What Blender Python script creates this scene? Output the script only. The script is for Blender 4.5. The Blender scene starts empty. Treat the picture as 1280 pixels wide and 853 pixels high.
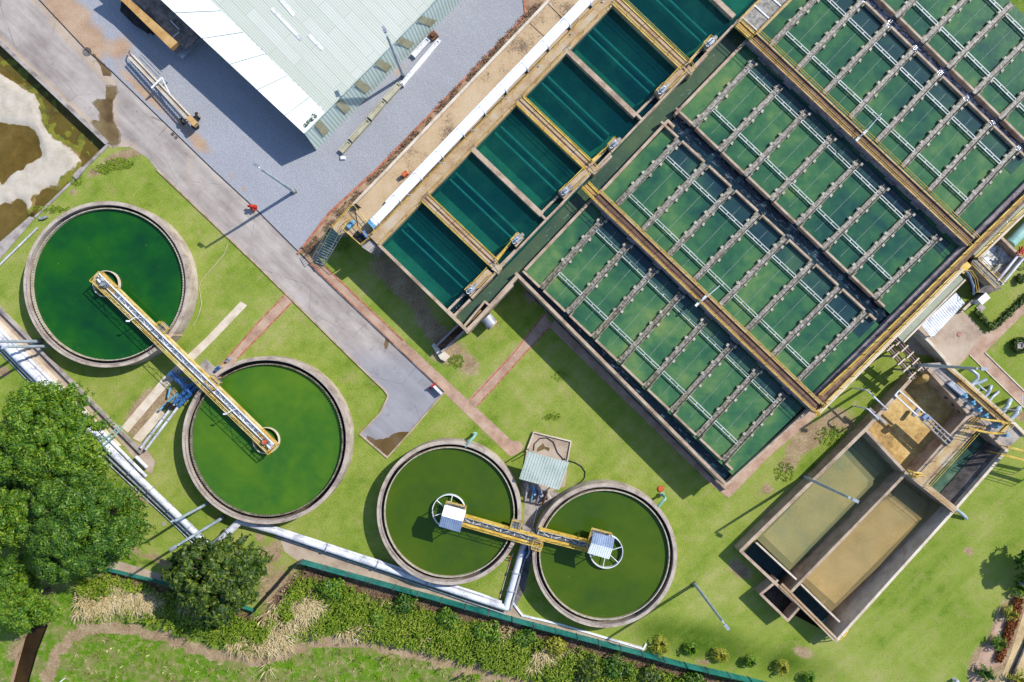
import bpy, bmesh, math, random
from mathutils import Vector, Matrix, noise as mnoise
from mathutils.geometry import delaunay_2d_cdt
random.seed(7)
R = random.Random(11)
SC = bpy.context.scene
COL = SC.collection
S = 0.075           # metres per photo pixel on the ground
H = 64.8            # camera height
CX, CY = 640.0, 426.5

def X(px, py, h=0.0):
    k = (1 - h / H) * S
    return ((px - CX) * k, (CY - py) * k)
def X3(px, py, h=0.0, z=None):
    a = X(px, py, h); return (a[0], a[1], h if z is None else z)
_j = [0]
def jig():
    _j[0] = (_j[0] + 1) % 9
    return _j[0] * 0.0025

class MB:
    def __init__(s): s.v = []; s.f = []
    def add(s, vs, fs):
        b = len(s.v); s.v += [tuple(v) for v in vs]; s.f += [tuple(i + b for i in f) for f in fs]; return s
    def prism(s, pts, z0, z1):
        n = len(pts)
        a = sum(pts[i][0] * pts[(i + 1) % n][1] - pts[(i + 1) % n][0] * pts[i][1] for i in range(n))
        if a < 0: pts = list(reversed(pts))
        z0 = z0 if hasattr(z0, '__len__') else [z0] * n
        z1 = z1 if hasattr(z1, '__len__') else [z1] * n
        if a < 0: z0 = list(reversed(z0)); z1 = list(reversed(z1))
        vs = [(p[0], p[1], z0[i]) for i, p in enumerate(pts)] + [(p[0], p[1], z1[i]) for i, p in enumerate(pts)]
        fs = [tuple(reversed(range(n))), tuple(range(n, 2 * n))] + [(i, (i + 1) % n, n + (i + 1) % n, n + i) for i in range(n)]
        return s.add(vs, fs)
    def flat(s, pts, z):
        n = len(pts)
        a = sum(pts[i][0] * pts[(i + 1) % n][1] - pts[(i + 1) % n][0] * pts[i][1] for i in range(n))
        if a < 0: pts = list(reversed(pts))
        return s.add([(p[0], p[1], z) for p in pts], [tuple(range(n))])
    def bar(s, a, b, w, z0, z1, ext=0.0):
        d = Vector((b[0] - a[0], b[1] - a[1])); L = d.length
        if L < 1e-6: return s
        d /= L; n = Vector((-d.y, d.x)) * w / 2; e = d * ext
        p = [(a[0] - e.x - n.x, a[1] - e.y - n.y), (b[0] + e.x - n.x, b[1] + e.y - n.y), (b[0] + e.x + n.x, b[1] + e.y + n.y), (a[0] - e.x + n.x, a[1] - e.y + n.y)]
        return s.prism(p, z0, z1)
    def tube(s, pts, r, n=8, cap=True):
        pts = [Vector(p) for p in pts]; m = len(pts)
        rr = r if hasattr(r, '__len__') else [r] * m
        rings = []; up = None
        for i, p in enumerate(pts):
            t = (pts[min(i + 1, m - 1)] - pts[max(i - 1, 0)])
            if t.length < 1e-9: t = Vector((0, 0, 1))
            t.normalize()
            if up is None:
                up = Vector((0, 0, 1)) if abs(t.z) < .9 else Vector((1, 0, 0))
            u = (up - t * up.dot(t))
            if u.length < 1e-5: u = t.orthogonal()
            u.normalize(); w = t.cross(u); up = u
            rings.append([p + (u * math.cos(2 * math.pi * k / n) + w * math.sin(2 * math.pi * k / n)) * rr[i] for k in range(n)])
        vs = [v for ring in rings for v in ring]; fs = []
        for i in range(m - 1):
            for k in range(n):
                k2 = (k + 1) % n
                fs.append((i * n + k, i * n + k2, (i + 1) * n + k2, (i + 1) * n + k))
        if cap:
            b = len(vs); vs += rings[0] + rings[-1]; fs += [tuple(b + k for k in reversed(range(n))), tuple(b + n + k for k in range(n))]
        return s.add(vs, fs)
    def cyl(s, x, y, z0, z1, r0, r1=None, n=16):
        return s.tube([(x, y, z0), (x, y, z1)], [r0, r0 if r1 is None else r1], n)
    def ring(s, cx, cy, r0, r1, z0, z1, n=144, a0=0, a1=2 * math.pi, c1=None):
        # r0 inner, r1 outer; c1: centre used at the top for leaning walls
        full = abs(a1 - a0 - 2 * math.pi) < 1e-6
        m = n if full else n + 1
        vs = []
        for i in range(m):
            a = a0 + (a1 - a0) * i / n; c, q = math.cos(a), math.sin(a)
            vs += [(cx + r0 * c, cy + r0 * q, z0), (cx + r1 * c, cy + r1 * q, z0), (cx + r1 * c, cy + r1 * q, z1), (cx + r0 * c, cy + r0 * q, z1)]
        fs = []
        for i in range(n):
            a = 4 * i; b = 4 * ((i + 1) % m)
            for q in range(4):
                q2 = (q + 1) % 4
                fs.append((a + q, b + q, b + q2, a + q2))
        if not full:
            fs += [(0, 1, 2, 3), tuple(4 * n + q for q in (3, 2, 1, 0))]
        return s.add(vs, fs)
    def box(s, c, d, rz=0.0, z0=None):
        # centre (x,y,z), dims
        ca, sa = math.cos(rz), math.sin(rz); p = []
        for dx, dy in ((-.5, -.5), (.5, -.5), (.5, .5), (-.5, .5)):
            x, y = dx * d[0], dy * d[1]; p.append((c[0] + x * ca - y * sa, c[1] + x * sa + y * ca))
        return s.prism(p, c[2] - d[2] / 2, c[2] + d[2] / 2)
    def build(s, name, mat, parent=None, smooth=False, label=None, cat=None, group=None, kind=None, bevel=0):
        me = bpy.data.meshes.new(name)
        if parent is None and s.v:
            xs = [v[0] for v in s.v]; ys = [v[1] for v in s.v]; zs = [v[2] for v in s.v]
            o0 = Vector(((min(xs) + max(xs)) / 2, (min(ys) + max(ys)) / 2, min(zs)))
        elif parent is not None:
            o0 = wloc(parent)
        else: o0 = Vector((0, 0, 0))
        me.from_pydata([(v[0] - o0.x, v[1] - o0.y, v[2] - o0.z) for v in s.v], [], s.f)
        me.materials.append(M(mat) if isinstance(mat, str) else mat)
        if smooth:
            for p in me.polygons: p.use_smooth = True
        o = bpy.data.objects.new(name, me); COL.objects.link(o)
        if parent is None: o.location = o0
        else: o.parent = parent
        tag(o, label, cat, group, kind)
        if bevel:
            m = o.modifiers.new('bevel', 'BEVEL'); m.width = bevel; m.segments = 1; m.limit_method = 'ANGLE'
        return o
def wloc(o):
    l = Vector(o.location); p = o.parent
    while p is not None: l += p.location; p = p.parent
    return l
def tag(o, label=None, cat=None, group=None, kind=None):
    if label: o['label'] = label
    if cat: o['category'] = cat
    if group: o['group'] = group
    if kind: o['kind'] = kind
    return o
def empty(name, loc, label, cat, group=None):
    o = bpy.data.objects.new(name, None); o.empty_display_size = .3; COL.objects.link(o); o.location = loc
    return tag(o, label, cat, group)
def copy_tree(o, parent=None):
    c = o.copy(); COL.objects.link(c); c.parent = parent
    for ch in list(o.children): copy_tree(ch, c)
    return c
def railing(m, pts, z, h=1.0, sp=1.6, r=.028, closed=False):
    h *= .74; r *= .85
    if closed: pts = list(pts) + [pts[0]]
    for a, b in zip(pts[:-1], pts[1:]):
        L = math.dist(a, b); n = max(1, int(L / sp))
        for zz in (z + h, z + h * .55):
            m.tube([(a[0], a[1], zz), (b[0], b[1], zz)], r, 5)
        for i in range(n + 1):
            t = i / n
            m.tube([(a[0] + (b[0] - a[0]) * t, a[1] + (b[1] - a[1]) * t, z), (a[0] + (b[0] - a[0]) * t, a[1] + (b[1] - a[1]) * t, z + h)], r, 5)
    return m
def lerp(a, b, t): return tuple(a[i] + (b[i] - a[i]) * t for i in range(len(a)))
def in_poly(x, y, P):
    c = False; j = len(P) - 1
    for i in range(len(P)):
        if (P[i][1] > y) != (P[j][1] > y) and x < (P[j][0] - P[i][0]) * (y - P[i][1]) / (P[j][1] - P[i][1]) + P[i][0]: c = not c
        j = i
    return c
def seg_d(x, y, a, b):
    dx, dy = b[0] - a[0], b[1] - a[1]; L = dx * dx + dy * dy
    t = 0 if L == 0 else max(0, min(1, ((x - a[0]) * dx + (y - a[1]) * dy) / L))
    return math.hypot(x - a[0] - t * dx, y - a[1] - t * dy)
def line_d(x, y, P): return min(seg_d(x, y, P[i], P[i + 1]) for i in range(len(P) - 1))
def sstep(a, b, x):
    t = max(0, min(1, (x - a) / (b - a))); return t * t * (3 - 2 * t)
def ragged(P, amp, step=3.0, seed=0, closed=True):
    """photo-pixel outline broken into short uneven steps"""
    out = []; n = len(P)
    for i in range(n if closed else n - 1):
        a, b = P[i], P[(i + 1) % n]; L = math.dist(a, b); m = max(1, int(L / step))
        nx, ny = (-(b[1] - a[1]) / (L or 1), (b[0] - a[0]) / (L or 1))
        for k in range(m):
            t = k / m; x, y = a[0] + (b[0] - a[0]) * t, a[1] + (b[1] - a[1]) * t
            q = mnoise.noise(Vector((x * .21 + seed, y * .21, 0))) * amp * 1.3 + mnoise.noise(Vector((x * .6, y * .6, seed))) * amp * .7
            out.append((x + nx * q, y + ny * q))
    return out
def poly(P, h=0.0): return [X(p[0], p[1], h) for p in P]

# ---------------------------------------------------------------- materials
_M = {}
def M(n): return _M[n]
def srgb(c):
    return tuple((x / 255 / 12.92 if x / 255 <= .04045 else ((x / 255 + .055) / 1.055) ** 2.4) for x in c) + (1,)
GAIN = 0.53   # photo value -> albedo
def ph(r, g, b, k=1.0):
    c = srgb((r, g, b)); return tuple(min(.85, x * GAIN * k) for x in c[:3]) + (1,)
class NT:
    def __init__(s, name):
        s.m = bpy.data.materials.new(name); s.m.use_nodes = True; s.t = s.m.node_tree
        s.b = s.t.nodes['Principled BSDF']; s.out = s.t.nodes['Material Output']; s.geo = s.n('ShaderNodeNewGeometry')
        s.pos = s.geo.outputs['Position']; _M[name] = s.m
    def n(s, k, **kw):
        x = s.t.nodes.new(k)
        for a, v in kw.items(): setattr(x, a, v)
        return x
    def l(s, a, b): s.t.links.new(a, b)
    def noise(s, scale, detail=4, rough=.55, vec=None, dist=0):
        x = s.n('ShaderNodeTexNoise'); x.inputs['Scale'].default_value = scale; x.inputs['Detail'].default_value = detail
        x.inputs['Roughness'].default_value = rough; x.inputs['Distortion'].default_value = dist
        s.l(vec or s.pos, x.inputs['Vector']); return x.outputs['Fac']
    def ramp(s, fac, stops):
        x = s.n('ShaderNodeValToRGB'); e = x.color_ramp.elements
        while len(e) < len(stops): e.new(.5)
        for i, (p, c) in enumerate(stops):
            e[i].position = p; e[i].color = c if len(c) == 4 else tuple(c) + (1,)
        s.l(fac, x.inputs['Fac']); return x.outputs['Color']
    def mix(s, fac, a, b, mode='MIX'):
        x = s.n('ShaderNodeMix', data_type='RGBA', blend_type=mode)
        for q, i in ((fac, 0), (a, 6), (b, 7)):
            if hasattr(q, 'is_output') or hasattr(q, 'links'): s.l(q, x.inputs[i])
            else: x.inputs[i].default_value = q
        return x.outputs[2]
    def math(s, op, a, b=0.0, c=None, clamp=False):
        x = s.n('ShaderNodeMath', operation=op, use_clamp=clamp)
        for i, q in enumerate((a, b) if c is None else (a, b, c)):
            if hasattr(q, 'links'): s.l(q, x.inputs[i])
            else: x.inputs[i].default_value = q
        return x.outputs[0]
    def vscale(s, v, rz=0.0):
        y = s.n('ShaderNodeMapping'); y.inputs['Rotation'].default_value = (0, 0, rz); s.l(s.pos, y.inputs['Vector'])
        x = s.n('ShaderNodeMapping'); x.inputs['Scale'].default_value = v; s.l(y.outputs['Vector'], x.inputs['Vector']); return x.outputs['Vector']
    def bump(s, hgt, st=.3, dist=.05):
        x = s.n('ShaderNodeBump'); x.inputs['Strength'].default_value = st; x.inputs['Distance'].default_value = dist
        s.l(hgt, x.inputs['Height']); s.l(x.outputs['Normal'], s.b.inputs['Normal'])
    def base(s, c):
        if hasattr(c, 'links'): s.l(c, s.b.inputs['Base Color'])
        else: s.b.inputs['Base Color'].default_value = c
    def rough(s, v, spec=None, metal=None):
        s.b.inputs['Roughness'].default_value = v
        if spec is not None: s.b.inputs['Specular IOR Level'].default_value = spec
        if metal is not None: s.b.inputs['Metallic'].default_value = metal

def simple(name, c, c2=None, c3=None, sc=1.2, fine=14, rough=.8, spec=.3, metal=0, bump=.25, bd=.03, stops=(.39, .5, .61), streak=None):
    t = NT(name); c2 = c2 or tuple(x * .72 for x in c[:3]) + (1,); c3 = c3 or tuple(min(.9, x * 1.18) for x in c[:3]) + (1,)
    vec = t.vscale(streak[0], streak[1]) if streak else None
    a = t.noise(sc, 6, .62, vec); f = t.noise(fine, 3, .6)
    fac = t.math('ADD', t.math('MULTIPLY', a, .7), t.math('MULTIPLY', f, .3))
    t.base(t.ramp(fac, [(stops[0], c2), (stops[1], c), (stops[2], c3)]))
    t.rough(rough, spec, metal)
    if bump: t.bump(t.noise(fine * 1.5, 3), bump, bd)
    return t

def make_mats():
    # lawn / rough ground, masks come from the vertex attribute "mask": R bare soil, G wild grass, B deep green, A straw
    t = NT('lawn'); at = t.n('ShaderNodeAttribute', attribute_name='mask'); sp = t.n('ShaderNodeSeparateColor'); t.l(at.outputs['Color'], sp.inputs[0])
    n1 = t.noise(.11, 5, .6); n2 = t.noise(.8, 5, .65); n3 = t.noise(5.0, 4, .7); n4 = t.noise(28, 2, .7)
    v = t.math('ADD', t.math('ADD', t.math('MULTIPLY', n1, .40), t.math('MULTIPLY', n2, .28)), t.math('ADD', t.math('MULTIPLY', n3, .18), t.math('MULTIPLY', n4, .14)))
    ns = t.noise(.35, 4, .6, t.vscale((.22, 1.5, 1), math.radians(-42)))
    v = t.math('ADD', t.math('MULTIPLY', t.math('SUBTRACT', t.math('ADD', t.math('MULTIPLY', v, .8), t.math('MULTIPLY', ns, .2)), .5), 1.7), .5)
    lawn = t.ramp(v, [(.32, ph(108, 140, 42, 1.05)), (.43, ph(142, 166, 62, 1.1)), (.53, ph(164, 179, 82, 1.1)), (.66, ph(190, 190, 116, 1.1))])
    wv = t.math('ADD', t.math('MULTIPLY', n2, .4), t.math('ADD', t.math('MULTIPLY', n3, .35), t.math('MULTIPLY', n4, .25)))
    lawn = t.mix(t.ramp(t.noise(.75, 6, .72, None, .4), [(.54, (0, 0, 0, 1)), (.66, (.55, .55, .55, 1))]), lawn, ph(184, 174, 116, 1.08)); lawn = t.mix(t.ramp(t.noise(3.2, 4, .75), [(.55, (0, 0, 0, 1)), (.68, (.5, .5, .5, 1))]), lawn, ph(104, 132, 40))
    wild = t.ramp(wv, [(.36, ph(64, 104, 20)), (.46, ph(100, 146, 24)), (.54, ph(126, 166, 40)), (.64, ph(168, 178, 92))])
    wd = t.noise(.42, 6, .7, None, .5); wild = t.mix(t.ramp(wd, [(.46, (0, 0, 0, 1)), (.58, (.7, .7, .7, 1))]), wild, ph(164, 156, 100)); wild = t.mix(t.ramp(t.noise(1.6, 5, .75), [(.53, (0, 0, 0, 1)), (.61, (.6, .6, .6, 1))]), wild, ph(196, 176, 134))
    lush = t.ramp(v, [(.36, ph(62, 92, 22)), (.5, ph(96, 128, 36)), (.64, ph(140, 160, 62))])
    soil = t.ramp(wv, [(.36, ph(136, 112, 84, 1.05)), (.5, ph(182, 156, 122, 1.08)), (.64, ph(214, 194, 158, 1.12))])
    def msk(ch, lo=.26, hi=.52, am=1.0):
        q = t.math('ADD', sp.outputs[ch], t.math('MULTIPLY', t.math('SUBTRACT', t.math('ADD', t.math('MULTIPLY', n2, .5), t.math('MULTIPLY', n3, .5)), .5), am))
        x = t.n('ShaderNodeMapRange', interpolation_type='SMOOTHSTEP'); t.l(q, x.inputs[0]); x.inputs[1].default_value = lo; x.inputs[2].default_value = hi
        return x.outputs[0]
    c = t.mix(msk(2, .25, .75), lawn, lush); c = t.mix(msk(1, .4, .6, .5), c, wild)
    c = t.mix(msk(0), c, soil); t.base(c); t.rough(.95, .1); t.bump(t.math('ADD', n3, n4), .7, .08)
    # yards
    t = NT('gravel'); at = t.n('ShaderNodeAttribute', attribute_name='mask'); sp = t.n('ShaderNodeSeparateColor'); t.l(at.outputs['Color'], sp.inputs[0])
    n2 = t.noise(.5, 6, .7); n3 = t.noise(9, 3, .8); vo = t.n('ShaderNodeTexVoronoi'); vo.inputs['Scale'].default_value = 13; t.l(t.pos, vo.inputs['Vector'])
    f = t.math('ADD', t.math('MULTIPLY', n3, .5), t.math('MULTIPLY', vo.outputs['Distance'], .75))
    g = t.ramp(f, [(.25, ph(136, 142, 154, 1.0)), (.5, ph(182, 187, 199, 1.03)), (.8, ph(204, 208, 217, 1.06))])
    g = t.mix(t.math('MULTIPLY', t.noise(.22, 5, .7, t.vscale((.4, 1.3, 1), math.radians(44))), .75), g, ph(160, 158, 164, 1.0))
    so = t.ramp(t.math('ADD', t.math('MULTIPLY', n2, .6), t.math('MULTIPLY', n3, .4)), [(.35, ph(176, 146, 122)), (.5, ph(206, 172, 142)), (.66, ph(220, 196, 172))])
    q = t.n('ShaderNodeMapRange', interpolation_type='SMOOTHSTEP'); t.l(t.math('ADD', sp.outputs[0], t.math('MULTIPLY', t.math('SUBTRACT', n2, .5), .8)), q.inputs[0]); q.inputs[1].default_value = .3; q.inputs[2].default_value = .75
    t.base(t.mix(q.outputs[0], g, so)); t.rough(.9, .2); t.bump(f, .6, .04)
    # road concrete with dirt
    t = NT('road'); at = t.n('ShaderNodeAttribute', attribute_name='mask'); sp = t.n('ShaderNodeSeparateColor'); t.l(at.outputs['Color'], sp.inputs[0])
    st = t.noise(.5, 5, .65, t.vscale((.3, 1.8, 1), math.radians(43))); n2 = t.noise(.35, 6, .65); n3 = t.noise(22, 3, .7)
    v = t.math('ADD', t.math('MULTIPLY', st, .45), t.math('ADD', t.math('MULTIPLY', n2, .35), t.math('MULTIPLY', n3, .2)))
    g = t.ramp(v, [(.38, ph(158, 146, 140, 1.05)), (.48, ph(184, 173, 166, 1.08)), (.6, ph(208, 198, 190, 1.12))])
    so = t.ramp(v, [(.38, ph(196, 168, 142)), (.6, ph(220, 202, 180))])
    gr = t.ramp(v, [(.38, ph(156, 154, 160)), (.6, ph(184, 182, 188))])
    q = t.n('ShaderNodeMapRange', interpolation_type='SMOOTHSTEP'); t.l(t.math('ADD', sp.outputs[0], t.math('MULTIPLY', t.math('SUBTRACT', n2, .5), .9)), q.inputs[0]); q.inputs[1].default_value = .3; q.inputs[2].default_value = .7
    vv = t.n('ShaderNodeTexVoronoi', feature='DISTANCE_TO_EDGE'); vv.inputs['Scale'].default_value = .16; t.l(t.pos, vv.inputs['Vector']); vv.inputs['Randomness'].default_value = 1
    crk = t.math('MULTIPLY', t.math('LESS_THAN', vv.outputs['Distance'], .0035), t.math('GREATER_THAN', n2, .5))
    rc = t.mix(q.outputs[0], t.mix(sp.outputs[1], g, gr), so); rc = t.mix(t.math('MULTIPLY', crk, .45), rc, ph(90, 84, 80))
    sp2 = t.ramp(t.noise(.9, 6, .75), [(.57, (0, 0, 0, 1)), (.68, (.35, .35, .35, 1))]); rc = t.mix(sp2, rc, ph(120, 108, 100))
    t.base(rc); t.rough(.85, .25); t.bump(n3, .2, .02)
    simple('concrete', ph(206, 180, 154), ph(166, 142, 120), ph(222, 200, 176), sc=.9, fine=11)
    simple('puddle_edge', ph(158, 142, 124), ph(136, 120, 102), ph(172, 158, 142), sc=.8, fine=10, rough=.5)
    simple('concrete_grey', ph(186, 176, 170), ph(140, 130, 126), ph(208, 198, 190), sc=.9, fine=11)
    simple('concrete_dark', ph(120, 112, 108), ph(84, 78, 78), ph(150, 142, 138), sc=1.1, fine=9)
    simple('rim', ph(204, 186, 170), ph(164, 146, 132), ph(224, 210, 194), sc=.8, fine=9)
    simple('wet_concrete', ph(92, 78, 62), ph(58, 48, 40), ph(120, 104, 84), sc=1.5, fine=9, rough=.5)
    simple('deck_tan', ph(212, 184, 144), ph(186, 150, 112), ph(218, 200, 176), sc=.5, fine=7)
    simple('sand', ph(214, 184, 144), ph(136, 114, 92), ph(226, 200, 164), sc=.4, fine=6, stops=(.37, .47, .60))
    simple('path', ph(206, 170, 146), ph(182, 144, 120), ph(220, 190, 166), sc=.8, fine=10)
    simple('pave', ph(206, 184, 162), ph(178, 154, 134), ph(216, 198, 178), sc=.5, fine=9)
    simple('cream_strip', ph(232, 216, 194, 1.12), ph(212, 192, 168, 1.08), ph(240, 228, 210, 1.15), sc=.9, fine=10)
    simple('brick', ph(206, 130, 100), ph(168, 98, 76), ph(216, 158, 130), sc=2.5, fine=16)
    simple('brick_wall', ph(196, 150, 128), ph(160, 116, 100), ph(212, 172, 150), sc=2.0, fine=14)
    simple('soil', ph(196, 162, 130), ph(140, 112, 84), ph(210, 182, 150), sc=1.1, fine=8)
    simple('white', ph(238, 240, 244, 1.25), ph(206, 206, 212, 1.1), ph(245, 247, 250, 1.35), sc=.6, fine=5, rough=.45, bump=.05)
    simple('white_pipe', ph(226, 228, 236, 1.1), ph(186, 188, 198, 1.0), ph(240, 242, 248, 1.2), sc=.9, fine=6, rough=.35, spec=.5, bump=.05)
    simple('bright_pipe', (.8, .81, .84, 1), (.7, .71, .75, 1), (.84, .85, .87, 1), sc=.9, fine=6, rough=.3, spec=.5, bump=.03)
    simple('galv', ph(190, 196, 206), ph(150, 156, 168), ph(214, 220, 228), sc=1.5, fine=10, rough=.4, metal=.25, bump=.05)
    simple('pole', ph(196, 210, 220), ph(170, 186, 200), ph(214, 226, 234), sc=1.2, fine=6, rough=.4, metal=.2, bump=0)
    simple('steel_blue', ph(150, 172, 206), ph(128, 150, 186), ph(170, 190, 220), sc=.8, fine=6, rough=.5, bump=.05)
    simple('pump_blue', ph(50, 104, 170, 1.1), ph(34, 72, 126), ph(84, 140, 200), sc=2, fine=8, rough=.4, spec=.5, bump=.05)
    simple('light_blue', ph(120, 190, 226), ph(90, 160, 200), ph(160, 214, 240), sc=2, fine=8, rough=.4, bump=.05)
    simple('yellow', ph(232, 190, 72, 1.1), ph(206, 160, 54, 1.05), ph(240, 210, 120, 1.15), sc=1.2, fine=9, rough=.55, bump=.05)
    simple('pale_yellow', ph(236, 206, 128, 1.05), ph(216, 176, 84), ph(242, 224, 172, 1.1), sc=1.2, fine=9, rough=.55, bump=.05)
    simple('yellow_tan', ph(212, 172, 96), ph(184, 138, 66), ph(226, 196, 136), sc=.9, fine=8, rough=.6, bump=.1)
    simple('grating', ph(150, 148, 142), ph(108, 106, 102), ph(184, 180, 172), sc=3, fine=16, rough=.6, metal=.2)
    simple('rust_deck', ph(128, 98, 82), ph(98, 72, 58), ph(158, 124, 100), sc=.8, fine=9, streak=((.5, 2.0, 1), math.radians(45)))
    simple('girder', ph(150, 138, 142), ph(116, 104, 112), ph(178, 164, 166), sc=1.4, fine=8)
    simple('dark', ph(40, 38, 40), ph(22, 22, 24), ph(66, 62, 60), sc=2, fine=8, rough=.6)
    simple('rubber', ph(46, 42, 40), ph(30, 28, 26), ph(66, 60, 56), sc=3, fine=14, rough=.8)
    simple('red', ph(206, 44, 34), ph(160, 30, 26), ph(222, 80, 60), sc=2, fine=9, rough=.5, bump=.05)
    simple('orange', ph(224, 96, 50), ph(190, 70, 40), ph(236, 130, 80), sc=2, fine=9, rough=.6, bump=.05)
    simple('ochre', ph(222, 178, 112), ph(196, 146, 84), ph(232, 196, 138), sc=.8, fine=8, rough=.6)
    simple('rust', ph(124, 84, 60), ph(84, 54, 40), ph(160, 116, 88), sc=1.6, fine=8)
    simple('bed', ph(140, 128, 122, 1.2), ph(96, 88, 88), ph(176, 160, 150, 1.2), sc=1.0, fine=7, rough=.7)
    simple('teal_fence', ph(30, 134, 122, 1.1), ph(20, 104, 98), ph(60, 152, 140), sc=.8, fine=9, rough=.6)
    simple('grey_fence', ph(104, 104, 100), ph(70, 72, 70), ph(134, 132, 124), sc=1, fine=9)
    simple('mint', ph(160, 214, 196), ph(130, 186, 168), ph(184, 226, 210), sc=1, fine=8, rough=.5, bump=.05)
    simple('pale_teal', ph(160, 214, 208), ph(136, 192, 188), ph(178, 224, 218), sc=.6, fine=7, rough=.5, bump=.05)
    simple('trunk', ph(112, 92, 72), ph(70, 56, 44), ph(140, 118, 94), sc=4, fine=16, rough=.9)
    simple('silt', ph(216, 200, 176), ph(190, 170, 142), ph(226, 214, 196), sc=.35, fine=6)
    simple('slab_silt', ph(222, 194, 144, 1.1), ph(196, 168, 124, 1.05), ph(234, 208, 162, 1.15), sc=.35, fine=5)
    simple('cream', ph(206, 200, 160), ph(186, 178, 140), ph(216, 212, 178), sc=1, fine=7, rough=.6, bump=.05)
    simple('beam_cream', ph(204, 200, 174), ph(176, 170, 140), ph(220, 216, 196), sc=1.2, fine=8)
    simple('bluegreen_sheet', ph(192, 208, 200, 1.7), ph(172, 190, 184, 1.6), ph(206, 220, 212, 1.75), sc=.6, fine=5, rough=.5, bump=.05)
    simple('ridge_white', ph(246, 250, 246, 1.35), ph(230, 238, 232, 1.3), ph(252, 254, 252, 1.4), sc=.4, fine=4, rough=.55, bump=.03)
    simple('mint_sheet', ph(214, 226, 214), ph(186, 206, 192), ph(226, 236, 226), sc=.7, fine=6, rough=.5, bump=.05)
    simple('flower', ph(150, 82, 36), ph(104, 56, 24), ph(186, 112, 54), sc=6, fine=20, rough=.9)
    # warehouse roof: long sheets with ribs, sheet to sheet tone changes
    t = NT('roof_sheet'); v = t.vscale((1, 1, 1), math.radians(-44))
    m2 = t.n('ShaderNodeMapping'); m2.inputs['Rotation'].default_value = (0, 0, math.radians(46)); t.l(t.pos, m2.inputs['Vector'])
    br = t.n('ShaderNodeTexBrick'); t.l(m2.outputs[0], br.inputs['Vector']); br.inputs['Scale'].default_value = 1; br.inputs['Brick Width'].default_value = 6.2; br.inputs['Row Height'].default_value = 1.02
    br.offset = .37; br.inputs['Mortar Size'].default_value = .02; br.inputs['Mortar Smooth'].default_value = .3; br.inputs['Bias'].default_value = 0
    br.inputs['Color1'].default_value = ph(208, 216, 202, 1.15); br.inputs['Color2'].default_value = ph(226, 230, 222, 1.15); br.inputs['Mortar'].default_value = ph(180, 186, 172)
    wv = t.n('ShaderNodeTexWave', wave_type='BANDS', bands_direction='Y'); t.l(m2.outputs[0], wv.inputs['Vector']); wv.inputs['Scale'].default_value = .314 / .22; wv.inputs['Distortion'].default_value = 0
    n2 = t.noise(.3, 5, .7); n3 = t.noise(3, 4, .7, t.vscale((.4, 1, 1)))
    c = t.mix(t.math('MULTIPLY', n2, .6), br.outputs['Color'], ph(204, 208, 180))
    c = t.mix(t.math('MULTIPLY', t.math('GREATER_THAN', wv.outputs['Fac'], .62), .16), c, ph(246, 248, 244, 1.2))
    t.base(c); t.rough(.5, .4); t.bump(wv.outputs['Fac'], .3, .03)
    t = NT('wall_sheet'); m2 = t.n('ShaderNodeMapping'); m2.inputs['Rotation'].default_value = (0, 0, math.radians(46)); t.l(t.pos, m2.inputs['Vector'])
    wv = t.n('ShaderNodeTexWave', wave_type='BANDS', bands_direction='Y'); t.l(m2.outputs[0], wv.inputs['Vector']); wv.inputs['Scale'].default_value = .314 / .34; wv.inputs['Distortion'].default_value = 0
    t.base(t.mix(wv.outputs['Fac'], t.mix(t.noise(.5, 5, .7), ph(160, 184, 178, 1.5), ph(176, 192, 180, 1.5)), ph(206, 218, 210, 1.65))); t.rough(.5, .3)
    # stony launders: algae crust and broken water
    t = NT('launder_water'); n = t.noise(4.2, 5, .85); n2 = t.noise(.25, 4, .6)
    a = t.ramp(n, [(.36, ph(60, 58, 54)), (.47, ph(130, 126, 120)), (.55, ph(172, 168, 162)), (.64, ph(226, 222, 216))])
    b = t.ramp(n, [(.36, ph(50, 50, 34)), (.47, ph(98, 96, 68)), (.56, ph(132, 128, 98)), (.66, ph(200, 194, 170))])
    dv = t.n('ShaderNodeVectorMath', operation='DOT_PRODUCT'); t.l(t.pos, dv.inputs[0]); dv.inputs[1].default_value = (-.03, -.03, 0)
    g = t.math('ADD', t.math('ADD', dv.outputs['Value'], .75), t.math('MULTIPLY', t.math('SUBTRACT', n2, .5), 2.2), clamp=True)
    t.base(t.mix(g, a, b)); t.rough(.5, .3); t.bump(n, .6, .05)
    simple('launder_wall', ph(146, 138, 116), ph(98, 92, 70), ph(186, 176, 152), sc=2.2, fine=12)
    simple('tab', ph(204, 196, 174), ph(170, 160, 134), ph(222, 216, 200), sc=3, fine=14)
    simple('brace', ph(214, 220, 214), ph(180, 188, 180), ph(230, 234, 230), sc=1.4, fine=8, rough=.5, bump=0)
    # leaves
    def leaf(name, a, b, c, k=1.0):
        t = NT(name); rnd = t.geo.outputs['Random Per Island']; n = t.noise(.55, 3, .6)
        f = t.math('ADD', t.math('MULTIPLY', rnd, .55), t.math('MULTIPLY', n, .45))
        t.base(t.ramp(f, [(.2, ph(*a, k)), (.5, ph(*b, k)), (.8, ph(*c, k))])); t.rough(.55, .35)
        tr = t.n('ShaderNodeBsdfTranslucent'); t.l(t.b.inputs['Base Color'].links[0].from_socket, tr.inputs['Color'])
        mx = t.n('ShaderNodeMixShader'); mx.inputs[0].default_value = .2; t.l(t.b.outputs[0], mx.inputs[1]); t.l(tr.outputs[0], mx.inputs[2]); t.l(mx.outputs[0], t.out.inputs['Surface'])
    leaf('leaf_bright', (48, 96, 6), (88, 140, 10), (166, 190, 44), .95)
    leaf('leaf_mid', (36, 82, 8), (68, 120, 16), (140, 172, 42), .95)
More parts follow.
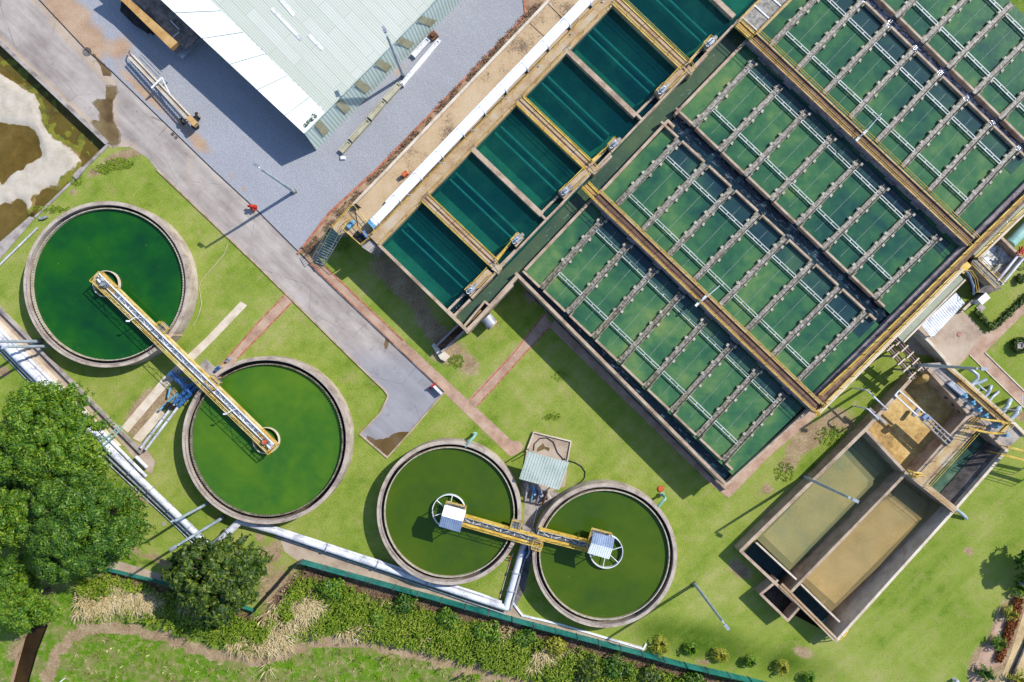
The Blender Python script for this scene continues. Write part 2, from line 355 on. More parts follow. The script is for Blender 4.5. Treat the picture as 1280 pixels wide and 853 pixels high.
    leaf('leaf_dark', (34, 66, 8), (62, 98, 14), (140, 156, 46), .95)
    leaf('leaf_yellow', (120, 130, 20), (170, 170, 40), (200, 196, 80))
    leaf('wildgrass', (78, 116, 12), (132, 164, 28), (186, 196, 74), 1.15)
    leaf('straw', (170, 150, 98), (210, 190, 140), (232, 216, 176), 1.55)
    leaf('dryplant', (136, 104, 82), (168, 136, 110), (192, 168, 134))
    leaf('hedge', (48, 74, 14), (82, 112, 26), (120, 144, 46))
    leaf('lavender', (120, 100, 170), (150, 130, 200), (180, 170, 220))
    # waters -------------------------------------------------------------
    def water(name, stops, sc=.12, clear=.0, tint=(1, 1, 1, 1), foam=None, bump=.08, rough=.08, bs=2.0, fine=.5, fleck=None):
        t = NT(name); a = t.noise(sc, 4, .6, None, .6); b = t.noise(fine, 5, .6, None, .4)
        f = t.math('ADD', t.math('MULTIPLY', a, .68), t.math('MULTIPLY', b, .32))
        c = t.ramp(f, stops)
        if foam:
            fs, lo, hi, rot, strch, col = foam
            n = t.noise(fs, 6, .75, t.vscale(strch, rot), 1.2)
            c = t.mix(t.ramp(n, [(lo, (0, 0, 0, 1)), (hi, (1, 1, 1, 1))]), c, col)
        if fleck:
            vo = t.n('ShaderNodeTexVoronoi'); vo.inputs['Scale'].default_value = 1.1; t.l(t.pos, vo.inputs['Vector'])
            sz = t.math('MULTIPLY', t.noise(.25, 3, .6), .07); hit = t.math('LESS_THAN', vo.outputs['Distance'], sz); scum = t.ramp(t.noise(1.3, 6, .8, None, 1.5), [(.60, (0, 0, 0, 1)), (.72, (.35, .35, .35, 1))])
            c = t.mix(scum, c, fleck); c = t.mix(t.math('MULTIPLY', hit, .5), c, ph(190, 200, 170))
        t.base(c); t.rough(rough, .5); t.b.inputs['IOR'].default_value = 1.33
        t.bump(t.noise(bs, 4, .6), bump, .05)
        if clear:
            tr = t.n('ShaderNodeBsdfTransparent'); tr.inputs[0].default_value = tint
            mx = t.n('ShaderNodeMixShader'); mx.inputs[0].default_value = clear
            if foam:
                q = t.ramp(n, [(lo, (1, 1, 1, 1)), (hi, (0, 0, 0, 1))]); t.l(t.math('MULTIPLY', q, clear), mx.inputs[0])
            t.l(t.b.outputs[0], mx.inputs[1]); t.l(tr.outputs[0], mx.inputs[2]); t.l(mx.outputs[0], t.out.inputs['Surface'])
        return t
    water('water_emerald', [(.36, ph(14, 72, 40)), (.5, ph(26, 94, 34)), (.6, ph(40, 108, 28))], sc=.09, fleck=ph(60, 120, 50))
    water('water_green', [(.35, ph(50, 108, 40)), (.5, ph(78, 126, 34)), (.62, ph(98, 138, 34))], fleck=ph(112, 150, 56))
    water('water_olive', [(.35, ph(64, 96, 30)), (.5, ph(78, 106, 22)), (.62, ph(88, 112, 26))], fleck=ph(98, 118, 48))
    water('water_teal', [(.35, ph(2, 74, 98)), (.5, ph(12, 90, 98)), (.60, ph(34, 120, 108))], sc=.07, clear=.64, tint=(.17, .62, .62, 1), bump=.12, bs=3, fleck=ph(40, 120, 110))
    water('water_basin', [(.34, ph(42, 88, 80)), (.43, ph(58, 108, 80)), (.52, ph(76, 126, 84)), (.60, ph(104, 144, 90)), (.70, ph(140, 162, 96))], sc=.15, fine=.8, clear=.0, bump=.12, bs=2.5)
    water('water_hopper_shade', [(.36, ph(38, 66, 80)), (.48, ph(50, 84, 86)), (.58, ph(68, 106, 88)), (.68, ph(100, 132, 88))], sc=.13, fine=.5, bump=.12, bs=2.5)  # darker tone of the deeper hopper water, also used as painted bridge shade
    water('water_channel', [(.35, ph(12, 34, 46)), (.5, ph(20, 46, 60)), (.65, ph(44, 74, 84))], foam=(2.2, .56, .70, math.radians(45), (.5, 1.6, 1), ph(200, 210, 220)), bump=.5, bs=4)
    water('water_rapid', [(.35, ph(36, 44, 62)), (.5, ph(60, 68, 90)), (.65, ph(100, 108, 130))], foam=(3.0, .46, .60, math.radians(45), (.6, 1.5, 1), ph(232, 234, 244, 1.1)), bump=.7, bs=5)
    water('water_outlet', [(.35, ph(64, 88, 74)), (.5, ph(80, 104, 84)), (.65, ph(100, 120, 84))], foam=(2.6, .60, .70, math.radians(-45), (.6, 1.6, 1), ph(170, 190, 180)), bump=.3, bs=3)
    water('water_foam', [(.35, ph(120, 120, 90)), (.5, ph(170, 170, 150)), (.65, ph(120, 130, 140))], foam=(1.0, .42, .56, 0, (1, 1, 1), ph(245, 247, 250, 1.3)), bump=.6, bs=3)
    water('water_silty', [(.35, ph(160, 156, 112, 1.15)), (.5, ph(190, 170, 118, 1.15)), (.65, ph(206, 180, 124, 1.2))], sc=.09, clear=.55, tint=(.95, .92, .8, 1), bump=.03)
    water('water_silty_green', [(.35, ph(122, 150, 120, 1.15)), (.5, ph(164, 166, 120, 1.15)), (.65, ph(190, 178, 122, 1.15))], sc=.12, clear=.48, tint=(.9, .94, .8, 1), bump=.03)
    water('water_dark', [(.35, ph(20, 48, 62)), (.5, ph(30, 66, 78)), (.65, ph(44, 88, 92))], clear=.35, tint=(.4, .7, .7, 1), bump=.06)
    water('water_pit', [(.35, ph(36, 66, 52)), (.5, ph(74, 108, 86)), (.62, ph(120, 146, 120))], sc=.35, bump=.2, foam=(1.4, .66, .74, 0, (1, 1, 1), ph(220, 226, 216)))
    water('water_brown', [(.35, ph(112, 96, 50)), (.5, ph(140, 122, 70)), (.65, ph(160, 142, 92))], clear=.6, tint=(.82, .74, .5, 1), bump=.04)
    water('water_stream', [(.35, ph(34, 28, 16)), (.5, ph(60, 48, 24)), (.65, ph(92, 72, 34))], clear=.3, tint=(.6, .5, .3, 1), bump=.1)
    water('puddle', [(.35, ph(104, 84, 54)), (.5, ph(134, 112, 76)), (.65, ph(150, 132, 96))], sc=.5, bump=.02, rough=.05)
    water('puddle_grey', [(.35, ph(112, 88, 46)), (.5, ph(124, 102, 66)), (.65, ph(130, 118, 100))], sc=.4, bump=.02, rough=.05)
    water('water_flume', [(.35, ph(150, 156, 134, 1.2)), (.5, ph(176, 182, 160, 1.2)), (.65, ph(200, 204, 184, 1.2))], foam=(5, .5, .64, math.radians(-45), (.7, 1.5, 1), ph(200, 204, 190)), bump=.5, bs=6)
    # scummy settled sludge with floating flecks
    t = NT('sludge'); n = t.noise(1.3, 6, .75); n2 = t.noise(9, 3, .8); n3 = t.noise(.25, 3, .5)
    f = t.math('ADD', t.math('MULTIPLY', n, .6), t.math('MULTIPLY', n3, .4))
    c = t.ramp(f, [(.38, ph(150, 116, 60, 1.1)), (.5, ph(196, 160, 94, 1.25)), (.6, ph(216, 186, 122, 1.3))])
    c = t.mix(t.ramp(n2, [(.66, (0, 0, 0, 1)), (.72, (1, 1, 1, 1))]), c, ph(226, 214, 180)); t.base(c); t.rough(.6, .3); t.bump(n, .5, .08)
    # pond bed: attribute R silt, G algae
    t = NT('pond_bed'); at = t.n('ShaderNodeAttribute', attribute_name='mask'); sp = t.n('ShaderNodeSeparateColor'); t.l(at.outputs['Color'], sp.inputs[0])
    n = t.noise(.9, 6, .7); n2 = t.noise(7, 3, .7)
    silt = t.ramp(t.math('ADD', t.math('MULTIPLY', n, .6), t.math('MULTIPLY', n2, .4)), [(.38, ph(204, 190, 168)), (.5, ph(222, 210, 192)), (.62, ph(230, 220, 204))])
    mud = t.ramp(n, [(.35, ph(124, 104, 50, 1.15)), (.5, ph(152, 130, 74, 1.2)), (.65, ph(176, 156, 104, 1.2))])
    alg = t.ramp(n, [(.36, ph(86, 84, 36)), (.47, ph(112, 116, 34)), (.55, ph(146, 142, 36)), (.66, ph(112, 126, 50))])
    def mk(ch):
        q = t.n('ShaderNodeMapRange', interpolation_type='SMOOTHSTEP'); t.l(t.math('ADD', sp.outputs[ch], t.math('MULTIPLY', t.math('SUBTRACT', n, .5), .8)), q.inputs[0]); q.inputs[1].default_value = .42; q.inputs[2].default_value = .56; return q.outputs[0]
    t.base(t.mix(mk(1), t.mix(mk(0), mud, silt), alg)); t.rough(.8, .3); t.bump(n2, .3, .03)
make_mats()

def sheet(name, P, z, mat, fn=None, res=.5, kind='structure', holes=(), zfn=None, label=None, cat=None, group=None):
    """flat sheet over outline P (world xy) with an inner grid so masks can vary; fn(px,py)->rgba"""
    def dense(Q):
        o = []
        for i in range(len(Q)):
            a, b = Q[i], Q[(i + 1) % len(Q)]; m = max(1, int(math.dist(a, b) / res))
            o += [lerp(a, b, k / m) for k in range(m)]
        return o
    loops = [dense(P)] + [dense(q) for q in holes]
    pts = []; edges = []
    for L in loops:
        b = len(pts); pts += L; edges += [(b + i, b + (i + 1) % len(L)) for i in range(len(L))]
    xs = [p[0] for p in P]; ys = [p[1] for p in P]
    nx = int((max(xs) - min(xs)) / res); ny = int((max(ys) - min(ys)) / res)
    for i in range(1, nx):
        for j in range(1, ny):
            x = min(xs) + res * (i + (.5 if j % 2 else 0)) ; y = min(ys) + res * j
            if in_poly(x, y, P) and not any(in_poly(x, y, q) for q in holes): pts.append((x, y))
    v, e, f, *_ = delaunay_2d_cdt([Vector(p) for p in pts], edges, [], 0, 1e-5)
    keep = []
    for t in f:
        cx = sum(v[i].x for i in t) / len(t); cy = sum(v[i].y for i in t) / len(t)
        if in_poly(cx, cy, P) and not any(in_poly(cx, cy, q) for q in holes):
            a, b, c = v[t[0]], v[t[1]], v[t[2]]
            if (b.x - a.x) * (c.y - a.y) - (b.y - a.y) * (c.x - a.x) < 0: t = list(reversed(t))
            keep.append(tuple(t))
    m = MB(); m.v = [(p.x, p.y, z if zfn is None else zfn(p.x / S + CX, CY - p.y / S)) for p in v]; m.f = keep
    o = m.build(name, mat, kind=kind, label=label, cat=cat, group=group)
    if fn:
        ca = o.data.color_attributes.new('mask', 'FLOAT_COLOR', 'POINT')
        for i, p in enumerate(v): ca.data[i].color = fn(p.x / S + CX, CY - p.y / S)
    if zfn:
        for p in o.data.polygons: p.use_smooth = True
    return o
# ---------------------------------------------------------------- ground and setting
POND = [(-90, -42), (0, 51), (137, 180), (101, 216), (43, 272), (37, 271), (0, 303), (-90, 384)]
SET_HOLE = [(930, 691), (1136, 474), (1160, 462), (1255, 556), (1193, 628), (1044, 796), (985, 765), (955, 745), (972, 733)]
STREAM = [(50, 772), (60, 782), (47, 815), (38, 846), (30, 885), (5, 885), (16, 840), (27, 800), (40, 778)]
FENCE = [(377, 700), (640, 771), (855, 828), (935, 847), (1060, 880)]
TRAIL = [(50, 900), (57, 853), (72, 815), (88, 798), (107, 787), (140, 783), (170, 788), (210, 797), (260, 817), (320, 826), (345, 820), (395, 803), (425, 801), (455, 803), (495, 812), (530, 819), (570, 830), (640, 849), (720, 870)]
def blob(px, py, cx, cy, rx, ry, a=0):
    a = math.radians(a); dx, dy = px - cx, py - cy
    u = (dx * math.cos(a) + dy * math.sin(a)) / rx; v = (-dx * math.sin(a) + dy * math.cos(a)) / ry
    return max(0.0, 1 - math.hypot(u, v) * .55) if math.hypot(u, v) < 1.8 else 0.0
def south_of_fence(px, py):
    if px < 135: return py - 712
    if px < 225: return py - (706 + (px - 135) * .28)
    if px < 320: return py - (733 + (px - 225) * .33)
    if px < 377: return py - (765 - (px - 320) * 1.12)
    if px < 640: return py - (700 + (px - 377) * .27)
    return py - (771 + (px - 640) * .262)
SOILS = [(1010, 548, 30, 13, -38, 1.0), (1040, 525, 20, 12, -40, .8), (985, 580, 14, 10, -30, .8), (962, 645, 8, 18, 0, .55), (958, 612, 9, 9, 0, .7), (1060, 530, 16, 8, -45, .7), (1075, 500, 20, 5, -45, .45), (1130, 760, 14, 8, 30, .35), (890, 640, 12, 9, 0, .3), (720, 560, 16, 6, 0, .3), (968, 660, 10, 6, 0, .4),
         (500, 352, 45, 16, 44, .85), (560, 440, 22, 16, 0, .8), (585, 455, 16, 14, 40, .7), (470, 340, 20, 10, 40, .5), (620, 405, 10, 8, 0, .5), (545, 415, 30, 12, 44, .85), (525, 385, 24, 9, 44, .8),
         (145, 200, 16, 8, -20, .9), (165, 192, 14, 6, 10, .8), (118, 215, 10, 5, -45, .9), (90, 240, 8, 4, -45, .8), (66, 262, 10, 4, -45, .6),
         (665, 365, 12, 14, 0, .75), (668, 340, 8, 10, 0, .5), (925, 712, 16, 9, 40, .9), (1003, 815, 12, 6, 20, .9), (1211, 690, 5, 5, 0, 1.1), (870, 735, 6, 10, 0, .2),
         (183, 512, 14, 26, 43, 1.2), (172, 538, 14, 12, 43, 1.0), (210, 495, 10, 14, 43, .8), (5, 465, 8, 6, 0, 1.1), (128, 570, 5, 12, 20, .9), (185, 620, 6, 6, 0, .7),
         (325, 672, 6, 8, 0, .8), (330, 700, 14, 22, 30, .75), (345, 690, 8, 16, 10, .8), (170, 690, 16, 4, 20, .9), (200, 700, 20, 4, 14, 1.0), (560, 610, 3, 3, 0, .0),
         (1262, 800, 12, 60, 17, .9), (1240, 835, 22, 28, 20, 1.4), (1268, 840, 16, 40, 15, .8), (1250, 790, 10, 40, 18, 1.0), (1277, 520, 12, 6, 40, .9), (1243, 432, 8, 12, 20, .5), (690, 545, 6, 5, 0, .15),
         (880, 828, 12, 5, 15, .7), (560, 765, 40, 6, 14, .6), (120, 765, 26, 8, 10, .5), (150, 725, 26, 12, 15, .8), (95, 770, 10, 16, 30, .5), (440, 830, 60, 6, 5, .35), (240, 808, 60, 5, 14, .6), (575, 845, 60, 5, 14, .6), (660, 850, 60, 7, 14, .5),
         (20, 815, 14, 22, 20, .6), (350, 735, 34, 26, -40, .7), (200, 738, 30, 12, 14, .6), (1205, 690, 3, 3, 0, .3), (640, 780, 120, 7, 15, .7), (450, 725, 80, 8, 15, .8), (820, 826, 60, 6, 15, .8)]
LUSH = [(440, 500, 20, 12, 40, .5), (560, 500, 14, 10, 0, .3), (1000, 625, 20, 22, -40, .8), (960, 560, 30, 14, -40, .5), (870, 800, 90, 26, 12, .9), (990, 830, 80, 26, 12, .7), (1020, 590, 16, 14, -40, .8),
        (690, 520, 12, 4, 10, .9), (683, 505, 4, 10, 10, .5), (565, 445, 10, 10, 0, .8), (1090, 470, 40, 10, -45, .6), (600, 420, 30, 30, 0, .35), (1120, 700, 40, 12, -45, .45), (250, 250, 14, 10, 0, .3), (300, 360, 20, 12, 40, .35), (200, 505, 10, 10, 0, .6), (330, 730, 16, 26, 30, .9), (180, 702, 40, 4, 12, 1.0), (400, 300, 22, 16, 40, .5), (440, 325, 30, 12, 40, .5)]
def ground_mask(px, py):
    r = g = b = 0.0
    s = south_of_fence(px, py)
    if px > 1100: s = -50
    wob = mnoise.noise(Vector((px * .03, py * .03, 3))) * 6
    g = sstep(-6, 6, s + wob * .4)
    if px < 175 and py > 560: g = max(g, sstep(560, 640, py))
    for (cx, cy, rx, ry, a, st) in SOILS:
        if abs(px - cx) < 220 and abs(py - cy) < 90: r = max(r, blob(px, py, cx, cy, rx, ry, a) * st * 1.05)
    for (cx, cy, rx, ry, a, st) in LUSH:
        if abs(px - cx) < 180 and abs(py - cy) < 120: b = max(b, blob(px, py, cx, cy, rx, ry, a) * st)
    if px > 820: b = max(b, .30 * sstep(820, 960, px))
    if py > 740:
        d = line_d(px, py, TRAIL); d += mnoise.noise(Vector((px * .08, py * .08, 7))) * 3.0; r = max(r, .92 * (1 - sstep(1.0, 6.0, d)) + .30 * (1 - sstep(5, 20, d)))
    return (min(r, 1), g, min(b, 1), 1)
gp = [X(-110, -110), X(1390, -110), X(1390, 960), X(-110, 960)]
ground = sheet('ground', gp, 0.0, 'lawn', ground_mask, res=.62, holes=[poly(POND), poly(SET_HOLE), poly(STREAM)])
m = MB(); a = gp; B = 700
o4 = [(-B, B), (B, B), (B, -B), (-B, -B)]
for i in range(4):
    j = (i + 1) % 4
    m.flat([a[i], a[j], o4[j], o4[i]], 0.0)
far = m.build('terrain', 'lawn', kind='structure')
ca = far.data.color_attributes.new('mask', 'FLOAT_COLOR', 'POINT')
for d in ca.data: d.color = (0, .4, .2, 1)

# pond on the upper left -------------------------------------------------
z4 = lambda L: [(x / 4.06, y / 4.06 + 130) for x, y in L]
SILT = z4([(-300, -400), (0, -150), (60, -110), (150, -60), (180, 0), (190, 90), (250, 170), (340, 215), (380, 260), (365, 320), (310, 380), (270, 415), (230, 405), (190, 430), (150, 460), (125, 535), (105, 500), (90, 480), (60, 470), (30, 500), (0, 490), (-200, 600), (-300, 400), (0, 390), (40, 340), (90, 330), (110, 300), (190, 260), (180, 200), (160, 130), (110, 100), (0, 85), (-300, 60)])
ALG_L = [(-60, 20), (10, 75), (30, 92), (48, 112), (58, 145), (70, 160), (92, 172), (110, 184)]
ALG_W = [14, 14, 12, 14, 16, 16, 14, 8]
def pond_mask(px, py):
    n = mnoise.noise(Vector((px * .12, py * .12, 1))) * 3 + mnoise.noise(Vector((px * .4, py * .4, 1))) * 2.5
    ins = in_poly(px + n, py + n, SILT)
    e = min(line_d(px, py, SILT), 6) / 6
    r = .5 + (.45 * e if ins else -.45 * e)
    d = line_d(px, py, ALG_L); g = .85 * (1 - sstep(10, 19, d)) if not ins else 0
    d2 = line_d(px, py, [(-60, 330), (0, 296), (40, 258), (95, 206)]); g = max(g, .52 * (1 - sstep(4, 12, d2)))
    if py > 265 and not ins: g = max(g, .42)
    return (r, g, 0, 1)
sheet('pond_bed', poly([(x - (4 if x > 0 else 0) * 0, y) for x, y in POND]), -.9, 'pond_bed', pond_mask, res=.3, zfn=lambda px, py: -.86 + .34 * pond_mask(px, py)[0] + .16 * pond_mask(px, py)[1] + .05 * mnoise.noise(Vector((px * .1, py * .1, 0))))
MB().flat(poly(POND), -.70).build('pond_water', 'water_brown', kind='structure')
e = empty('retaining_wall', X3(70, 200, 0), 'low grey concrete retaining wall bending round the brown silty pond', 'wall')
w = MB(); w.prism(poly([(-90, -40), (0, 49.5), (137.5, 179), (132, 181), (0, 56), (-90, -33)]), -1.2, .12)
w.build('long_side', 'concrete_grey', e)
w = MB(); w.bar(X(136, 181), X(104, 212), .28, -1.2, .1); w.build('short_side', 'concrete_grey', e)
w = MB(); w.bar(X(97, 221), X(44, 272), .22, -1.2, .07); w.build('short_side', 'concrete_grey', e)
w = MB(); w.prism(poly([(103, 209), (107, 213), (97, 225), (92, 221), (97, 215)]), -1.2, .2); w.build('sluice_block', 'concrete_grey', e)
w = MB(); w.prism(poly([(37, 271), (44, 273), (0, 324), (-90, 402), (-90, 384), (0, 303)]), -1.2, .04); w.build('slab', 'concrete_grey', e)
MB().tube([X3(-40, 368, .1), X3(0, 331, .1), X3(47, 285, .1)], .09, 10).build('water_pipe', 'white_pipe', smooth=True, label='thin white pipe lying on grass beside the pond slab', cat='pipe')
t = MB(); t.box(X3(52, 273, .12), (.35, .25, .24)); t.box(X3(57, 272, .16), (.3, .2, .3), .5); t.build('valve_box', 'galv', label='tiny grey green valve box on grass near the pond corner', cat='valve')

# stream
MB().flat(poly(STREAM), -.55).build('stream_water', 'water_stream', kind='structure')
w = MB(); q = poly(STREAM); w.add([(x, y, 0) for x, y in q] + [(x * .0 + x, y, -1.0) for x, y in q], [(i, i + len(q), (i + 1) % len(q) + len(q), (i + 1) % len(q)) for i in range(len(q))]); w.flat(q, -1.0)
w.build('stream_bank', 'soil', kind='structure')

# road, yard, paths --------------------------------------------------------
def road_mask(px, py):
    r = max(0, .75 * (1 - sstep(4, 17, line_d(px, py, [(-90, -40), (0, 56), (137, 185)]))))
    r = max(r, .62 * (1 - sstep(3, 14, line_d(px, py, [(20, -30), (95, 58), (140, 105), (145, 180)]))))
    r = max(r, .55 * (1 - sstep(4, 22, line_d(px, py, [(150, 180), (165, 184)]))), .45 * (1 - sstep(2, 10, line_d(px, py, [(235, 200), (240, 235), (225, 215)]))))
    r = max(r, .5 * (1 - sstep(1, 8, line_d(px, py, [(200, 150), (267, 218), (320, 268)]))))
    g = sstep(420, 470, py)
    return (r, g, 0, 1)
ROAD = [(-90, -125), (49, 0), (107, 62), (140, 90), (267, 213), (320, 262), (387, 329), (487, 426), (555, 491), (513, 540), (484, 572), (450, 543), (475, 517), (484, 499), (485, 494), (480, 487), (466, 474), (417, 426), (320, 330), (197, 213), (185, 198), (163, 184), (137, 184), (0, 57), (-90, -34)]
ROAD[0] = (-55, -115); ROAD.insert(0, (-90, -115))
sheet('road', poly(ROAD), .006, 'road', road_mask, res=.6)
def yard_mask(px, py):
    r = 0
    for (cx, cy, rx, ry, a, st) in [(85, 20, 42, 20, 44, 1.3), (110, 50, 28, 22, 44, 1.2), (150, 62, 16, 18, 44, 1.0), (180, 115, 46, 7, 43, 1.0), (235, 165, 40, 8, 43, .85), (250, 180, 20, 10, 43, .9), (300, 232, 40, 3, 44, .8), (460, 120, 60, 5, -45, .6), (500, 88, 14, 6, -45, .7), (375, 305, 12, 8, 40, .4), (545, 45, 40, 5, -45, .5)]:
        r = max(r, blob(px, py, cx, cy, rx, ry, a) * st)
    return (min(r, 1), 0, 0, 1)
YARD = [(-55, -115), (49, 0), (107, 62), (140, 90), (267, 213), (320, 262), (375, 317), (412, 267), (470, 213), (640, 38), (656, 17), (655, 0), (740, -115)]
sheet('gravel_yard', poly(YARD), .010, 'gravel', yard_mask, res=.6)
k = MB()
for a, b in zip([(-55, -115), (49, 0), (107, 62), (140, 90), (267, 213), (320, 262)], [(49, 0), (107, 62), (140, 90), (267, 213), (320, 262), (387, 329)]):
    k.bar(X(*a), X(*b), .09, 0, .03, .02)
k.build('drain_gutter', 'dark', kind='structure')
def kerb(pts, w=.14, h=.1, mat='concrete', name='kerb'):
    m = MB()
    for a, b in zip(pts[:-1], pts[1:]): m.bar(X(*a), X(*b), w, 0, h + jig() * .6, w * .35)
    return m.build(name, mat, kind='structure')
kerb([(197, 213), (320, 330), (417, 426), (466, 474), (480, 487), (485, 494), (484, 499), (475, 517), (450, 543), (484, 572), (513, 540), (555, 491)])
kerb([(386, 330), (487, 426), (555, 490)], .1, .1, 'concrete_dark')
PATHS = [[(387, 329), (487, 426), (555, 491), (638, 571), (649, 566), (655, 559), (650, 552), (640, 551), (586, 501), (505, 426), (402, 328)],
         ]
MB().flat(poly(PATHS[0]), .014).build('footpath', 'path', kind='structure')
MB().flat(poly([(585, 500), (595, 509), (660, 436), (690, 405), (682, 391), (640, 441)]), .018).build('footpath', 'path', kind='structure')
MB().flat(poly([(687, 409), (706, 428), (890, 607), (911, 623), (960, 572), (1022, 519), (1000, 505), (900, 585), (700, 390)]), .022).build('footpath', 'path', kind='structure')
MB().flat(poly([(357, 367), (366, 376), (343, 401), (297, 449), (285, 463), (272, 458), (277, 456), (325, 400)]), .018).build('footpath', 'path', kind='structure')
b = MB()
for L in ([(387.5, 329), (487, 425.5), (555, 490)], [(402, 329), (504, 426)], [(588, 500), (641, 443), (681, 392)], [(597, 507), (661, 437), (690, 406)], [(357, 368), (325, 401), (277, 456)], [(366, 377), (343, 401), (297, 448)]):
    for p, q in zip(L[:-1], L[1:]): b.bar(X(*p), X(*q), .13, 0, .035 + jig() * .5)
b.build('brick_edging', 'brick', kind='structure')
MB().flat(poly([(301, 377), (309, 382), (267, 426), (212, 480), (160, 541), (152, 534), (204, 472), (256, 424)]), .014).build('concrete_strip', 'cream_strip', kind='structure')
MB().flat(poly([(198, 511), (207, 517), (176, 553), (166, 548)]), .018).build('concrete_strip', 'cream_strip', kind='structure')
# brick and soil verge between the gravel and the filter block
MB().flat(poly([(375, 314), (412, 266), (470, 213), (640, 38), (656, 17), (655, 0), (740, -115), (800, -115), (690, 0), (480, 221), (408, 290), (396, 326), (387, 329)]), .016).build('planting_strip', 'soil', kind='structure')
b = MB(); L = [(372, 318), (412, 266), (470, 213), (640, 38), (657, 17), (655, 0), (740, -115)]
for p, q in zip(L[:-1], L[1:]): b.bar(X(*p), X(*q), .2, 0, .07 + jig())
b.build('brick_edging', 'brick', kind='structure')
# yard and paths on the right
MB().flat(poly([(1128, 440), (1144, 412), (1150, 405), (1202, 388), (1214, 398), (1232, 420), (1199, 457), (1183, 458), (1178, 448)]), .012).build('paved_yard', 'pave', kind='structure')
MB().flat(poly([(1228, 417), (1238, 414), (1290, 364), (1390, 268), (1390, 290), (1290, 382), (1231, 441), (1290, 499), (1390, 598), (1390, 620), (1290, 520), (1212, 443), (1200, 456)]), .016).build('footpath', 'path', kind='structure')
kerb([(1231, 441), (1290, 499), (1390, 598)], .1, .08, 'cream_strip')
kerb([(1212, 444), (1290, 520)], .08, .06, 'cream_strip')
# service strip along the bottom pipes
MB().flat(poly([(348, 668), (356, 690), (373, 702), (640, 773), (805, 816), (806, 809), (655, 768), (640, 753), (634, 762), (600, 752), (480, 715)]), .012).build('service_path', 'pave', kind='structure')
k = kerb([(641, 753), (653, 769), (700, 780), (804, 811), (807, 805)], .16, .14, 'white')
MB().flat(poly([(136, 703), (150, 702), (215, 722), (213, 729), (133, 709)]), .012).build('service_path', 'pave', kind='structure')
# garden on the lower right
MB().flat(poly(ragged([(1206, 870), (1222, 822), (1240, 790), (1262, 756), (1268, 748), (1275, 756), (1254, 830), (1236, 838), (1240, 870)], 2, 3, 4)), .010).build('dirt_path', 'path', kind='structure')
MB().flat(poly([(1284, 752), (1262, 820), (1246, 860), (1236, 900), (1390, 900), (1390, 740)]), .013).build('verge', 'slab_silt', kind='structure')
e = MB(); e.bar(X(1300, 760), X(1262, 845), .14, 0, .3); e.bar(X(1262, 845), X(1245, 900), .14, 0, .303)
e.build('garden_wall', 'concrete_dark', label='narrow dark wall running down the lower right corner', cat='wall')

# puddles
zz = lambda L, ox, oy, s: [(ox + x / s, oy + y / s) for x, y in L]
def puddle(P, mat, seed, z=.022):
    cx_ = sum(p[0] for p in P) / len(P); cy_ = sum(p[1] for p in P) / len(P)
    MB().flat(poly(ragged([(cx_ + (p[0] - cx_) * 1.16, cy_ + (p[1] - cy_) * 1.06) for p in P], 1.3, 1.5, seed + 9)), z - .005).build('damp_patch', 'puddle_edge', kind='structure') if seed in (1, 2) else None
    MB().flat(poly(ragged(P, 1.1, 1.5, seed)), z).build('puddle', mat, kind='structure')
puddle(zz([(530, 435), (575, 435), (585, 465), (560, 520), (565, 600), (597, 670), (592, 712), (560, 733), (540, 710), (500, 660), (462, 612), (470, 600), (498, 606), (500, 560), (470, 520), (490, 500), (530, 500)], 0, 0, 4), 'puddle', 1)
puddle(zz([(470, 270), (500, 300), (555, 355), (550, 380), (515, 378), (508, 340), (485, 300)], 0, 0, 4), 'puddle', 2)
puddle(zz([(552, 475), (600, 492), (660, 484), (690, 462), (730, 452), (768, 455), (700, 530), (657, 578), (600, 530), (556, 492)], 320, 426, 3.99), 'puddle_grey', 3)
puddle([(480, 430), (483, 420), (487, 424), (485, 434), (481, 437)], 'puddle', 5)
# pit marks in the road edge
m = MB(); m.ring(*X(109, 65), .28, .42, 0, .05, 12); m.flat([X(106, 62), X(112, 62), X(112, 68), X(106, 68)], .03)
m.build('drain_cover', 'concrete_dark', label='small round drain cover beside the dark road gutter', cat='drain cover')
for (x, y, lb) in ((216, 168, 'square drain grate beside the gutter, upper of two'), (220, 172, 'square drain grate beside the gutter, lower of two')):
    m = MB(); m.box(X3(x, y, .03), (.28, .28, .03), .75)
    for q in (-.09, 0, .09): m.box((X(x, y)[0] + q * .7, X(x, y)[1] + q * .7, .05), (.03, .26, .02), .75)
    m.build('drain_grate', 'concrete_dark', label=lb, cat='drain grate', group='drain grates by the gutter')
# ---------------------------------------------------------------- settling basins
HB = 3.2; HW = 2.84
def bays():
    L = []
    L.append(('south west', (677, 361), (755, 273), (905, 577), (982, 493), 8))
    L.append(('second', (772, 255), (850, 174), (1000, 475), (1084, 390), 8))
    return L
def water_poly(name, P, z, mat, h=None): return MB().flat(poly(P, h if h is not None else z), z).build(name, mat, kind='structure')
